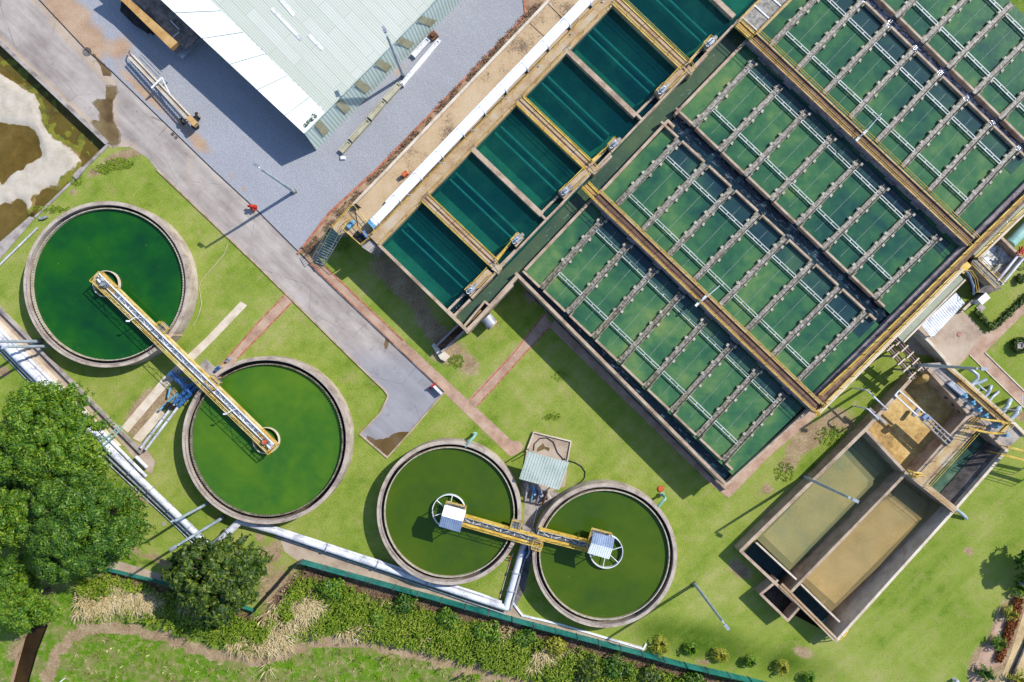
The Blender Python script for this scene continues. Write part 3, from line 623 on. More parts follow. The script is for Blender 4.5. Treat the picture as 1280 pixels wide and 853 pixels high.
# water sheets (pixel outlines are read at wall-top height)
water_poly('basin_water', [(655, 340), (833, 158), (1107, 411), (918, 596)], HW, 'water_basin', HB)
water_poly('basin_water', [(850, 140), (940, 46), (1214, 300), (1122, 399)], HW, 'water_basin', HB)
water_poly('basin_water', [(946, 44), (1020, -56), (1050, -29), (1273, 186), (1298, 211), (1216, 302)], HW, 'water_basin', HB)
water_poly('basin_water', [(1060, -42), (1320, 213), (1400, 130), (1140, -125)], HW, 'water_basin', HB)
water_poly('channel_water', [(645, 340), (655, 333), (922, 600), (912, 610)], HW - .35, 'water_channel', HB)
water_poly('channel_water', [(832, 159), (851, 139), (1126, 396), (1107, 412)], HW - .25, 'water_channel', HB)
water_poly('rapid_water', [(1024, -57), (1300, 213), (1316, 209), (1058, -44)], HW - .2, 'water_rapid', HB)

def wallpx(m, a, b, w, z1=HB, z0=0.0, ext=1.0):
    """wall whose centre line is read at its top height; w in photo pixels"""
    m.bar(X(a[0], a[1], z1), X(b[0], b[1], z1), w * S, z0, z1 + jig(), ext * S)
def lw(a, b, n): return [lerp(a, b, i / (n - 1)) for i in range(n)]

tabproto = None
def bay(name, label, walls, ends0, ends1, n, tabs_f, brace_f, cut=(0, 99)):
    """ends0: first/last launder end at the channel, ends1: first/last at the bridge"""
    global tabproto
    A = lw(ends0[0], ends0[1], n); Bq = lw(ends1[0], ends1[1], n)
    c = X3((A[0][0] + Bq[-1][0]) / 2, (A[0][1] + Bq[-1][1]) / 2, HB, 0)
    e = empty('settling_basin', c, label, 'settling basin', 'settling basins of the treatment block')
    for (a, b, w) in walls:
        m = MB(); wallpx(m, a, b, w); m.build('wall', 'concrete', e)
    # notched overflow wall between the launders
    d = Vector((ends0[1][0] - ends0[0][0], ends0[1][1] - ends0[0][1])).normalized()
    for i in range(n):
        a = Vector(A[i]); b = Vector(Bq[i]); t = (b - a).normalized(); nn = Vector((-t.y, t.x)); L = (b - a).length
        # overflow wall piece from this launder to the next
        nx = Vector(A[i + 1]) if i < n - 1 else a + d * 14
        if i == 0:
            m = MB(); wallpx(m, a - d * 31, a - d * 4, 2.6, HB + .02); m.build('overflow_wall', 'concrete', e)
        m = MB(); wallpx(m, a + d * 4.6, (nx - d * 4.6) if i < n - 1 else nx, 2.6, HB + .02); m.build('overflow_wall', 'concrete', e)
        ln = MB()
        w = 3.4
        for s in (-1, 1):
            p = a + nn * w * s; q = b + nn * w * s
            ln.bar(X(p.x, p.y, HB), X(q.x, q.y, HB), .09, 2.2, 3.08 + jig() * .3)
            # concrete wing beside the outlet
            p0 = a + nn * 4.4 * s; p1 = a + nn * 4.4 * s + t * 7
            ln.bar(X(p0.x, p0.y, HB), X(p1.x, p1.y, HB), .13, 2.0, 3.215 + jig() * .3)
        la = ln.build('launder', 'launder_wall', e)
        wt = MB(); wt.prism([X(*(a + nn * w), HB), X(*(b + nn * w), HB), X(*(b - nn * w), HB), X(*(a - nn * w), HB)], 2.3, 2.93)
        wt.build('launder_water', 'launder_water', la)
        # side brackets in pairs
        if tabproto is None:
            tm = MB(); tm.box((0, 0, 0), (.27, .2, .22)); tm.box((0, -.1, -.1), (.1, .12, .05))
            tabproto = bpy.data.meshes.new('side_bracket'); tabproto.from_pydata(tm.v, [], tm.f); tabproto.materials.append(M('tab'))
        ang = math.atan2(-(t.y), t.x)
        for f in tabs_f:
            for s in (-1, 1):
                if R.random() < .05: continue
                q = a + t * (L * f + R.uniform(-.7, .7)) + nn * s * (4.3 + R.uniform(-.2, .2)) + t * (2.2 * s)
                o = bpy.data.objects.new('side_bracket', tabproto); COL.objects.link(o); o.parent = la
                x, y = X(q.x, q.y, HB); o.location = Vector((x, y, 3.02)) - wloc(la); o.rotation_euler = (0, 0, ang + R.uniform(-.12, .12) + (math.pi if s < 0 else 0))
    for f in brace_f:
        for i in range(n - 1):
            p = Vector(lerp(A[i], Bq[i], f)); q = Vector(lerp(A[i + 1], Bq[i + 1], f)); u = (q - p).normalized(); v = Vector((-u.y, u.x))
            p += u * 3.4; q -= u * 3.4
            m = MB()
            for s in (-1, 1):
                a_, b_ = p + v * 1.7 * s, q + v * 1.7 * s
                m.bar(X(a_.x, a_.y, HB), X(b_.x, b_.y, HB), .075, 3.0, 3.09)
            for k in range(4):
                c_ = p.lerp(q, k / 3); a_, b_ = c_ - v * 1.7, c_ + v * 1.7
                m.bar(X(a_.x, a_.y, HB), X(b_.x, b_.y, HB), .07, 3.012, 3.085)
            m.build('cross_brace', 'brace', e)
    # scraper cables between launders
    for i in range(n - 1):
        a = Vector(A[i]).lerp(Vector(A[i + 1]), .5); b = Vector(Bq[i]).lerp(Vector(Bq[i + 1]), .5)
        a = a.lerp(b, .08)
        MB().tube([X3(a.x, a.y, HB, HW + .03), X3(b.x, b.y, HB, HW + .03)], .011, 4).build('scraper_cable', 'brace', e)
    return e
def hopper_shade(A0, A7, B0, B7, f0, f1, mat='water_hopper_shade'):  # dark water strip: deeper hoppers, plus painted shade at the bridge ends
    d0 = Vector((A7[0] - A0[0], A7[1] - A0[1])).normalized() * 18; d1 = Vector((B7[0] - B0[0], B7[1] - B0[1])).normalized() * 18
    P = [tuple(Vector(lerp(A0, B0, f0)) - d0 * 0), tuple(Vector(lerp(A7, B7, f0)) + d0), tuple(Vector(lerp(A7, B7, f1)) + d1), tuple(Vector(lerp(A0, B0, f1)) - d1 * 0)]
    MB().flat(poly(P, HB), HW + .007 + jig()).build('hopper_shade_water', mat, kind='structure')
hopper_shade((677, 361), (905, 577), (755, 273), (982, 493), .875, 1.04)  # bridge end: footbridge shade painted in along with the deeper water
hopper_shade((850, 174), (1084, 390), (772, 255), (1000, 475), .02, .235)
hopper_shade((868, 157), (1095, 373), (945, 75), (1175, 295), .885, 1.04)  # bridge end again, footbridge shade is part of this dark colour
hopper_shade((1047, -31), (1272, 186), (965, 55), (1197, 268), .02, .235)
TF = (.15, .36, .52, .68, .90)
bay('a', 'settling basin nearest the shaded lawn, below the first footbridge', [((657, 337), (747, 242), 3.4), ((915, 600), (1020, 505), 3.0)], ((677, 361), (905, 577)), ((755, 273), (982, 493)), 8, (.40, .56, .72, .97), (.25, .86))
bay('b', 'settling basin between the first footbridge and the dark middle channel', [((753, 238), (835, 151), 3.4), ((1024, 500), (1112, 405), 3.0), ((835, 151), (842, 158), 3.0)], ((850, 174), (1084, 390)), ((772, 255), (1000, 475)), 8, (.12, .37, .53, .69), (.24, .83))
bay('c', 'settling basin between the dark middle channel and the second footbridge', [((845, 142), (937, 47), 3.4), ((1120, 400), (1208, 308), 3.0)], ((868, 157), (1095, 373)), ((945, 75), (1175, 295)), 8, (.13, .30, .47, .62, .96), (.28, .87))
bay('d', 'settling basin between the second footbridge and the white rushing channel', [((945, 40), (1060, -80), 3.4), ((1222, 294), (1295, 220), 3.0)], ((1047, -31), (1272, 186)), ((965, 55), (1197, 268)), 8, (.12, .34, .5, .66), (.24, .80))
bay('e', 'settling basin in the upper right corner beyond the white rushing channel', [], ((1090, -12), (1285, 179)), ((1170, -92), (1365, 99)), 7, (.2, .36, .52, .68, .84), (.25, .86))
# channel side walls
e = empty('channel_wall', X3(780, 470, 0), 'long tan outer wall of the dark channel facing the shaded lawn', 'wall')
m = MB(); wallpx(m, (645, 342), (908, 606), 3.6); m.build('wall', 'concrete', e)
m = MB(); wallpx(m, (908, 606), (921, 596), 3.2); m.build('end_wall', 'concrete', e)
m = MB(); wallpx(m, (583, 415), (647, 345), 4.2, 3.2); m.build('return_wall', 'concrete', e)
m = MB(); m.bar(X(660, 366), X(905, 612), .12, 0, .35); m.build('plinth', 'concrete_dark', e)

# footbridges -----------------------------------------------------------
def footbridge(a, b, label, w=13.0, piers=(), side_h=.75):
    """a,b centre line at deck height"""
    zt = 3.62
    A, Bv = Vector(X(*a, zt)), Vector(X(*b, zt)); d = (Bv - A).normalized(); n = Vector((-d.y, d.x)); L = (Bv - A).length; W = w * S
    e = empty('footbridge', (A.x, A.y, 3.2), label, 'footbridge', 'footbridges across the settling basins')
    m = MB(); m.bar(A, Bv, W, zt - .1, zt); m.build('deck', 'rust_deck', e)
    for s in (-1, 1):
        m = MB(); m.bar(A + n * s * (W / 2 - .04), Bv + n * s * (W / 2 - .04), .18, zt - side_h, zt + .09 + (.004 if s > 0 else 0)); m.build('girder', 'girder', e)
        m = MB(); m.bar(A + n * s * (W / 2 - .06), Bv + n * s * (W / 2 - .06), .11, zt + .05, zt + .13 + (.004 if s > 0 else 0)); m.build('kerb', 'yellow_tan', e)
        m = MB(); railing(m, [tuple(A + n * s * (W / 2 - .02)), tuple(Bv + n * s * (W / 2 - .02))], zt + .1, .95, 1.5, .03); m.build('railing', 'yellow', e)
    for p in piers:
        c = A + d * (L * p)
        m = MB(); m.box((c.x - n.x * 0, c.y - n.y * 0, 2.0), (.95, W + .42, 2.3), math.atan2(d.y, d.x)); m.build('pier', 'girder', e)
    return e
P8 = [(.09 + .118 * i) for i in range(8)]
footbridge((744, 244), (1021, 510), 'brown footbridge with yellow railings over the lower pair of settling basins', piers=[p - .02 for p in P8])
footbridge((940, 46), (1213, 303), 'brown footbridge with yellow railings over the upper pair of settling basins', piers=[p - .01 for p in P8])
# south-east gallery deck ------------------------------------------------
zt = 3.55
e = empty('gallery_walkway', X3(1150, 390, 0), 'long brown service walkway along the lower right side of the basins', 'walkway')
def pb(m, pts, h, z0, z1): m.prism(poly(pts, h), z0, z1)
m = MB(); pb(m, [(1019, 497), (1025, 491), (1080, 443), (1204, 318), (1310, 212), (1390, 130), (1390, 147), (1307, 225), (1200, 335), (1095, 440), (1020, 517), (1011, 509)], zt, 2.6, zt); m.build('deck', 'rust_deck', e)
m = MB(); pb(m, [(1017, 493), (1022, 496), (1078, 441), (1203, 315), (1300, 217), (1390, 128), (1387, 122), (1297, 212), (1199, 310), (1073, 437)], HB, 0, HB + .04); m.build('wall', 'girder', e)
m = MB(); m.prism(poly([(1020, 513), (1024, 517), (1097.5, 443.5), (1202, 338.5), (1199, 335), (1095, 440)], 3.3), .0, 3.60); m.build('wall', 'cream_strip', e)
for pts in ([(1023, 494), (1078, 443), (1203, 319), (1310, 214)], [(1019, 516), (1094, 440), (1196, 338)], [(1013, 509), (1021, 519)], [(1218, 322), (1310, 230)]):
    m = MB(); q = poly(pts, zt); railing(m, q, zt, .95, 1.5, .03)
    for a, b in zip(q[:-1], q[1:]): m.bar(a, b, .1, zt - .05, zt + .08 + jig() * .3)
    m.build('railing', 'yellow', e)
m = MB(); m.prism(poly([(1024, 505), (1028, 501), (1032, 505), (1027, 510)], zt), zt, zt + .35); m.build('red_cover', 'rust', e)
# flumes
def flume(a, b, w, label, hh=3.1):
    A, Bv = X(*a, hh), X(*b, hh)
    d = (Vector(Bv) - Vector(A)).normalized(); n = Vector((-d.y, d.x)); W = w * S / 2
    e = empty('flume', (A[0], A[1], 0), label, 'flume', 'raised flumes beside the gallery')
    for s in (-1, 1):
        m = MB(); m.bar(Vector(A) + n * s * W, Vector(Bv) + n * s * W, .16, 2.2, hh + jig()); m.build('side_wall', 'cream_strip', e)
    m = MB(); m.bar(A, Bv, W * 2, 2.1, 2.35); m.build('floor', 'concrete_dark', e)
    m = MB(); m.bar(A, Bv, .15, 0, 2.1)
    for t in (.05, .35, .65, .95): p = lerp(A, Bv, t); m.box((p[0], p[1], 1.05), (.4, W * 2, 2.1), math.atan2(d.y, d.x))
    m.build('support', 'concrete_dark', e)
    m = MB(); m.bar(A, Bv, W * 2 - .22, 2.36, 2.98); m.build('flume_water', 'water_flume', e)
flume((1126, 424), (1203, 346), 10.5, 'narrow flume of pale water above the white metal roof')
flume((1219, 319), (1330, 213), 11, 'narrow flume of pale water ending beside the foaming box')
# north-west outlet: block of filters --------------------------------------
HF = 3.8; HFW = 3.25
e = empty('filter_block', X3(640, 200, 0), 'long tan concrete filter block holding the row of deep teal filter cells', 'filter block')
# cell floor and water. cell tops read at HF
CEL = [((475, 307), (528, 253)), ((536, 243), (589, 189)), ((593, 184), (646, 130)), ((653, 122), (705, 66)), ((712, 59), (763, 7)), ((776, -5), (829, -59)), ((834, -64), (886, -117))]
VEC = (85.5, 81.5)
m = MB(); m.prism(poly([(474, 308), (770, 2), (886, -117), (1010, 0), (922, 30), (640, 332), (583, 413)], HF), 0, 1.9); m.build('floor', 'slab_silt', e)
water_poly('filter_water', [(474, 308), (886, -117), (1000, -40), (918, 30), (640, 326), (563, 388)], HFW, 'water_teal', HF)
def cw(a, b, w, name='wall', mat='deck_tan', z1=HF, z0=0.0): 
    m = MB(); wallpx(m, a, b, w, z1, z0); return m.build(name, mat, e)
# outer south west wall
cw((473.5, 306), (583, 413), 3.4, 'outer_wall', 'concrete')
cw((584, 413), (640, 356), 4.2, 'outer_wall', 'concrete', 3.25)
# dividers: wide walkway ones and narrow ones
def q(p, k): return (p[0] + VEC[0] * k, p[1] + VEC[1] * k)
for i, wide in ((1, 1), (2, 0), (3, 1), (4, 0), (5, 1), (6, 0)):
    a = lerp(CEL[i - 1][1], CEL[i][0], .5); b = q(a, 1.0)
    if wide:
        cw(a, b, 12.5, 'divider_wall', 'deck_tan', HF + .01)
        cw(q(lerp(a, a, 0), 0), b, 1.6, 'joint', 'rust', HF + .03, HF - .2)
        for s in (-1, 1):
            A = Vector(X(*a, HF)); Bq = Vector(X(*b, HF)); d = (Bq - A).normalized(); n = Vector((-d.y, d.x))
            m = MB(); railing(m, [tuple(A + n * s * .42), tuple(Bq + n * s * .42)], HF, .95, 1.5); m.bar(A + n * s * .42, Bq + n * s * .42, .1, HF - .05, HF + .1 + jig() * .2); m.build('railing', 'yellow', e)
    else: cw(a, b, 6.0, 'divider_wall', 'concrete', HF + .012)
# upper left deck along the cells
m = MB(); m.prism(poly([(474, 308), (770, 3), (886, -117), (870, -133), (758, -8), (462, 296)], HF), 0, HF + .02); m.build('deck', 'deck_tan', e)
for pts in ([(474, 306), (527, 252)], [(536, 242), (589, 188)], [(593, 183), (646, 129)], [(653, 121), (706, 65)], [(712, 58), (763, 6)]):
    m = MB(); A, Bq = poly(pts, HF); railing(m, [A, Bq], HF, .95, 1.6, .024); m.bar(A, Bq, .09, HF - .1, HF + .07); m.build('railing', 'yellow_tan', e)
m = MB(); A, Bq = poly([(466, 293), (770, -17)], HF); m.bar(A, Bq, .09, HF - .1, HF + .09); railing(m, [A, Bq], HF, .9, 1.8, .022); m.build('railing', 'yellow_tan', e)
# sand-filled deck under the big pipe
m = MB(); m.prism(poly([(458, 294), (448, 283), (443, 254), (480, 214), (692, -4), (800, -115), (870, -133), (757, -8)], HF - .5), 0, HF - .5); m.build('deck', 'sand', e)
m = MB(); wallpx(m, (441, 256), (482, 214), 3.2, HF - .2); wallpx(m, (482, 214), (690, -4), 3.2, HF - .21); wallpx(m, (690, -4), (800, -118), 3.2, HF - .2); m.build('parapet', 'cream_strip', e)
m = MB(); wallpx(m, (664, 29), (680, 44), 2.0, HF - .46); wallpx(m, (687, 5), (704, 22), 2.0, HF - .46); m.build('deck_kerb', 'deck_tan', e)
# underwater gullet walls and weir boxes per cell
main_a, main_b = (560, 388), (920, 31)
for i, (a, b) in enumerate(CEL):
    c = lerp(a, b, .58); d2 = lerp(a, b, .44)
    if i < 6:
        for p in (c, d2):
            g = MB(); A = X(p[0] + 2, p[1] + 2, HF); g.bar(A, X(*q(p, .93), HF), .16, 1.9, HFW - .16 - (.1 if p is d2 else 0)); g.build('gullet_wall', 'cream_strip', e)
        g = MB(); g.prism([X(*lerp(a, b, .585), HF), X(*q(lerp(a, b, .585), .93), HF), X(*q(lerp(a, b, .435), .93), HF), X(*lerp(a, b, .435), HF)], 1.9, 1.93); g.build('gullet_floor', 'girder', e)
# weir boxes and actuators
ACT = [(590, 362), (647, 300), (707, 240), (767, 182), (827, 115), (886, 56)]
for i, (x, y) in enumerate(ACT):
    # dark box south-west of the actuator
    p0 = (x - 28, y + 31); p1 = (x - 6, y + 9)
    o = 7.0 * .72
    A, B2 = X(*p0, HF), X(*p1, HF)
    g = MB(); n = .70 * 5.2
    g.bar(X(p0[0] - n, p0[1] - n, HF), X(p1[0] - n, p1[1] - n, HF), .2, 1.9, HF + jig()); g.bar(X(p0[0] + n, p0[1] + n, HF), X(p1[0] + n, p1[1] + n, HF), .2, 1.9, HF - .02 + jig())
    g.bar(X(p0[0] - n, p0[1] - n, HF), X(p0[0] + n, p0[1] + n, HF), .2, 1.9, HF - .01 + jig())
    g.build('weir_box', 'concrete', e)
    g = MB(); g.bar(A, B2, .52, 2.0, 2.75); wb = g.build('weir_water', 'water_channel', e)
    # end platform under the actuator
    g = MB(); g.prism(poly([(x - 9, y + 1), (x + 1, y - 9), (x + 8, y - 2), (x - 2, y + 9)], HF), 2.2, HF + .04); g.build('platform', 'deck_tan', e)
    g = MB(); railing(g, poly([(x - 9, y + 1), (x, y - 8), (x + 7, y - 1)], HF), HF, .95, 1.0); g.build('railing', 'yellow', e)
    # link walkway to the wide divider
    if i < 5:
        j = 0 if i < 1 else (1 if i % 2 else 0)
        wd = {0: (612, 339), 1: (615, 334), 2: (734, 213), 3: (735, 210), 4: (853, 88)}[i]
        if i % 2 == 0: aa, bb = (x + 5, y - 5), wd
        else: aa, bb = (x - 6 , y + 6), (x - 6.01, y + 6.01)
        if i % 2 == 0:
            g = MB(); g.bar(X(*aa, HF), X(*bb, HF), .62, 2.2, HF + .03 + jig()); g.build('platform', 'deck_tan', e)
            for s in (-1, 1):
                g = MB(); railing(g, [X(aa[0] + s * 3.4, aa[1] + s * 3.4, HF), X(bb[0] + s * 3.4, bb[1] + s * 3.4, HF)], HF, .95, 1.2); g.build('railing', 'yellow', e)
for i, (x, y) in enumerate(ACT):
    if i % 2 == 1:
        wd = {1: (617, 333), 3: (737, 209), 5: (858, 85)}[i]
        g = MB(); n = 4.6; g.bar(X(wd[0] - 2, wd[1] + 2, HF), X(x - 30, y + 32, HF), .3, 2.2, HF + .03 + jig())
        g.bar(X(wd[0], wd[1], HF), X(wd[0] + 8, wd[1] + 6, HF), .62, 2.2, HF + .04 + jig()); g.build('platform', 'deck_tan', e)
        g = MB(); railing(g, poly([(wd[0] + 2, wd[1] - 7), (wd[0] + 5, wd[1] - 3), (wd[0] + 10, wd[1] + 4)], HF), HF, .95, .8); railing(g, poly([(wd[0] + 2, wd[1] - 7), (x - 9, y + 4), (x - 2, y - 7)], HF), HF, .95, 1.2); g.bar(X(wd[0] + 3, wd[1] - 7, HF), X(x - 9, y + 3, HF), .22, 2.2, HF + jig()); g.build('railing', 'yellow', e)
# main wall between boxes and outlet channel
cw((561, 390), (568, 396), 3.2, 'outer_wall', 'concrete'); cw((590, 372), (647, 312), 2.4, 'weir_wall', 'concrete', HF - .03)
cw((647, 312), (922, 26), 2.4, 'weir_wall', 'concrete', HF - .035)
# outlet channel water + far walls are at basin level
water_poly('outlet_water', [(566, 398), (594, 372), (652, 312), (924, 24), (948, 46), (845, 142), (838, 152), (656, 342), (648, 346), (582, 413)], 2.5, 'water_outlet', HF - .3)
# long thin wall: basin side of outlet channel is built with the basins
# outlet chamber with sand floor
g = MB(); wallpx(g, (580, 408), (606, 377), 2.4, 3.25, 1.5); wallpx(g, (606, 377), (613, 383), 2.4, 3.25, 1.5); g.build('chamber_wall', 'concrete', e)
g = MB(); g.prism(poly([(582, 410), (607, 379), (613, 384), (586, 413)], 3.2), 1.6, 2.6); g.build('chamber_floor', 'ochre', e)
g = MB(); g.prism(poly([(585, 407), (591, 400), (595, 404), (588, 411)], 2.6), 2.6, 2.61); g.build('chamber_opening', 'dark', e)
g = MB(); g.prism(poly([(601, 388), (606, 381), (611, 386), (606, 391)], 2.6), 2.6, 2.61); g.build('chamber_opening', 'dark', e)
# covered part at the top and crossing walkways
g = MB(); g.prism(poly([(922, 28), (941, 47), (1100, -112), (1080, -135), (1040, -90)], 3.6), 3.2, 3.55); g.build('grating_cover', 'grating', e)
for i in range(9):
    a = lerp((930, 25), (1050, -97), i / 8); g = MB(); A = X(a[0] - 2, a[1] - 3, 3.6); B2 = X(a[0] + 17, a[1] + 14, 3.6); g.bar(A, B2, .12, 3.5, 3.62); g.build('cover_beam', 'white', e)
for (a, b) in (((922, 28), (1060, -112)), ((941, 47), (1085, -98))):
    g = MB(); A, B2 = poly([a, b], 3.6); g.bar(A, B2, .28, 3.4, 3.6 + jig()); g.build('kerb', 'deck_tan', e)
    g = MB(); railing(g, [A, B2], 3.6, .95, 1.5); g.build('railing', 'yellow', e)
def xwalk(P, label):
    w = empty('crossing_walkway', X3(P[0][0], P[0][1], 3.6), label, 'walkway', 'short walkways over the outlet channel')
    g = MB(); g.prism(poly(P, 3.65), 3.45, 3.6); g.build('deck', 'yellow_tan', w)
    for a, b in ((P[0], P[1]), (P[3], P[2])):
        g = MB(); A, B2 = poly([a, b], 3.65); railing(g, [A, B2], 3.6, .95, 1.2, .032); g.bar(A, B2, .1, 3.5, 3.7); g.build('railing', 'yellow', w)
xwalk([(735, 229), (749, 243), (742, 250), (727, 235)], 'short yellow walkway leading from the filters to the lower footbridge')
xwalk([(926, 27), (944, 44), (938, 50), (919, 33)], 'short yellow walkway leading from the filters to the upper footbridge')

# gate actuators: separate machines standing on the platforms
def actuator(x, y, z, label, s=1.0):
    a = empty('gate_actuator', X3(x, y, z, z), label, 'gate actuator', 'grey gate actuators along the filter cells'); c = X(x, y, z)
    g = MB(); g.box((c[0], c[1], z + .35), (.62 * s, .45 * s, .7), .8); g.build('gearbox', 'galv', a, bevel=.03)
    g = MB(); g.tube([(c[0] + .1, c[1] + .1, z + .55), (c[0] + .5, c[1] + .45, z + .55)], .17, 12); g.build('motor', 'concrete_grey', a, smooth=False)
    g = MB(); g.ring(c[0] - .3, c[1] - .25, .13, .18, z + .6, z + .64, 16); g.tube([(c[0] - .3, c[1] - .25, z + .3), (c[0] - .3, c[1] - .25, z + .62)], .03, 6); g.build('handwheel', 'white', a)
    g = MB(); g.cyl(c[0], c[1], z + .7, z + 1.3, .06, .06, 10); g.build('spindle_cover', 'white', a)
ordn = ['first', 'second', 'third', 'fourth', 'fifth', 'sixth']
for i, (x, y) in enumerate(ACT): actuator(x, y, HF + .05, 'grey gate actuator at the lower corner of the %s filter cell from the stairs end' % ordn[i])

# big white pipe on the sand deck
e2 = empty('supply_pipe', X3(600, 150, HF - .5, HF - .5), 'thick white supply pipe lying along the sandy deck above the filters', 'pipe')
za = HF - .5
def zz2(p, z): return X3(p[0], p[1], HF, z)
m = MB(); m.tube([zz2((466, 279), za + .42), zz2((640, 98), za + .42), zz2((740, -5), za + .42), zz2((840, -108), za + .42)], .42, 24, True); m.build('main_pipe', 'bright_pipe', e2, smooth=True)
m = MB(); m.tube([zz2((482, 253), za + .2), zz2((632, 97), za + .2), zz2((735, -9), za + .2), zz2((830, -108), za + .2)], .17, 14, True); m.build('side_pipe', 'bright_pipe', e2, smooth=True)
for i in range(11):
    t = i / 10; p = lerp((470, 275), (735, 0), t)
    m = MB(); c = zz2(p, za + .42); d = Vector((zz2((740, -5), 0)[0] - zz2((466, 279), 0)[0], zz2((740, -5), 0)[1] - zz2((466, 279), 0)[1], 0)).normalized()
    m.tube([Vector(c) - d * .05, Vector(c) + d * .05], .455, 24); m.build('flange', 'bright_pipe', e2)
    m = MB(); n = Vector((d.y, -d.x, 0)); m.bar((Vector(c) - n * .5)[:2], (Vector(c) + n * .75)[:2], .12, za, za + .22); m.build('saddle', 'galv', e2)
for i in range(7):
    p = lerp((508, 243), (748, 2), i / 6); c = Vector(zz2(p, za + .5)); m = MB()
    m.tube([c, c + Vector((.35, -.1, .1)), c + Vector((.7, .05, -.1)), c + Vector((.75, .1, -.5))], .05, 6); m.build('tapping', 'galv', e2)
m = MB(); m.tube([zz2((466.5, 278.5), za + .42), zz2((463, 282), za + .42)], .45, 20); m.build('blue_end_collar', 'light_blue', e2)
m = MB(); c = X3(507, 219, HF - .5, za + .3)
m.box((c[0], c[1], za + .3), (.5, .35, .6), .7); m.build('control_cabinet', 'orange', label='small orange red cabinet beside the white pipe on the sandy deck', cat='cabinet')
m = MB(); c = X3(446, 258, HF - .5, za); m.cyl(c[0], c[1], za, za + .5, .15, .15, 10); m.cyl(c[0] + .18, c[1] - .1, za, za + .3, .12, .12, 10); m.tube([(c[0], c[1], za + .25), (c[0] + .4, c[1] - .2, za + .25)], .06, 8)
m.build('valve', 'dark', label='dark valve standing at the sandy deck corner by the parapet', cat='valve')

# stairs and pump platform at the lower left end -----------------------------
st = empty('outdoor_stairs', X3(396, 325), 'grey metal stairs with pale handrails climbing to the filter deck', 'stairs')
n = 15; A0, B0 = (393, 327), (403, 334); A1, B1 = (416, 288), (426, 294)
for i in range(n):
    t = i / (n - 1); z = .2 + t * 2.9; a = lerp(A0, A1, t); b = lerp(B0, B1, t)
    m = MB(); m.bar(X(*lerp((394, 327), (416, 286), t), z), X(*lerp((404, 331), (427, 292), t), z), .12, z - .04, z); m.build('tread', 'galv', st)
for k, (p0, p1) in enumerate((((393, 326), (415, 285)), ((405, 332), (428, 293)))):
    a = X3(*p0, 0.1); b = X3(*p1, 3.1); m = MB(); m.tube([a, b], .05, 6); m.build('stringer', 'galv', st)
    m = MB(); m.tube([(a[0], a[1], a[2] + .9), (b[0], b[1], b[2] + .9)], .03, 6)
    for t in (0, .25, .5, .75, 1): p = lerp(a, b, t); m.tube([p, (p[0], p[1], p[2] + .9)], .022, 5)
    m.build('handrail', 'cream', st)
pl = empty('pump_platform', X3(440, 288, 0), 'tan concrete platform with yellow railings at the top of the stairs', 'platform')
m = MB(); m.prism(poly([(415, 285), (443, 254), (463, 282), (474, 294), (463, 300), (452, 308), (432, 290), (424, 294)], 3.2), 2.8, 3.2); m.build('deck', 'deck_tan', pl)
for p in ((424, 288), (443, 266), (450, 302), (468, 292)): c = X(*p, 3.0); m = MB(); m.box((c[0], c[1], 1.4), (.35, .35, 2.8), .8); m.build('column', 'concrete', pl)
for P in ([(417, 285), (443, 256), (447, 262)], [(430, 287), (452, 307), (463, 299)], [(438, 274), (463, 300)], [(447, 262), (470, 290)], [(430, 287), (438, 274)]):
    m = MB(); railing(m, poly(P, 3.2), 3.2, .95, 1.2, .03); m.build('railing', 'yellow', pl)
m = MB(); m.prism(poly([(440, 296), (452, 306), (460, 300), (447, 288)], 3.2), 3.2, 3.21); m.build('pit_opening', 'dark', pl)
def pump(x, y, z, label, mat='light_blue', sc=1.0, rz=.8):
    a = empty('pump', X3(x, y, z, z), label, 'pump', 'pumps'); c = X(x, y, z); d = Vector((math.cos(rz), math.sin(rz), 0)) * sc
    g = MB(); g.tube([Vector((c[0], c[1], z + .3 * sc)) - d * .45, Vector((c[0], c[1], z + .3 * sc)) - d * .4, Vector((c[0], c[1], z + .3 * sc)) + d * .1], [.12 * sc, .2 * sc, .2 * sc], 14); g.build('motor', mat, a)
    g = MB(); g.tube([Vector((c[0], c[1], z + .3 * sc)) + d * .1, Vector((c[0], c[1], z + .3 * sc)) + d * .34], .26 * sc, 16); g.build('volute', mat, a)
    g = MB(); g.tube([Vector((c[0], c[1], z + .3 * sc)) + d * .22, Vector((c[0], c[1], z + .75 * sc)) + d * .22], .1 * sc, 10); g.build('outlet', mat, a)
    g = MB(); g.bar((Vector((c[0], c[1], 0)) - d * .5)[:2], (Vector((c[0], c[1], 0)) + d * .4)[:2], .4 * sc, z, z + .1 * sc); g.build('base_plate', 'galv', a)
pump(440, 281, 3.2, 'light blue pump behind yellow railings on the stair platform')
pump(457, 294, 3.2, 'blue pump in the dark pit beside the stair platform', 'pump_blue', .9, 2.2)
m = MB(); m.prism(poly([(452, 309), (463, 300), (471, 307), (463, 316)], 3.6), 0, 3.55); m.build('concrete_pier', 'concrete_grey', label='grey concrete pier at the outer corner of the first filter cell', cat='pier')
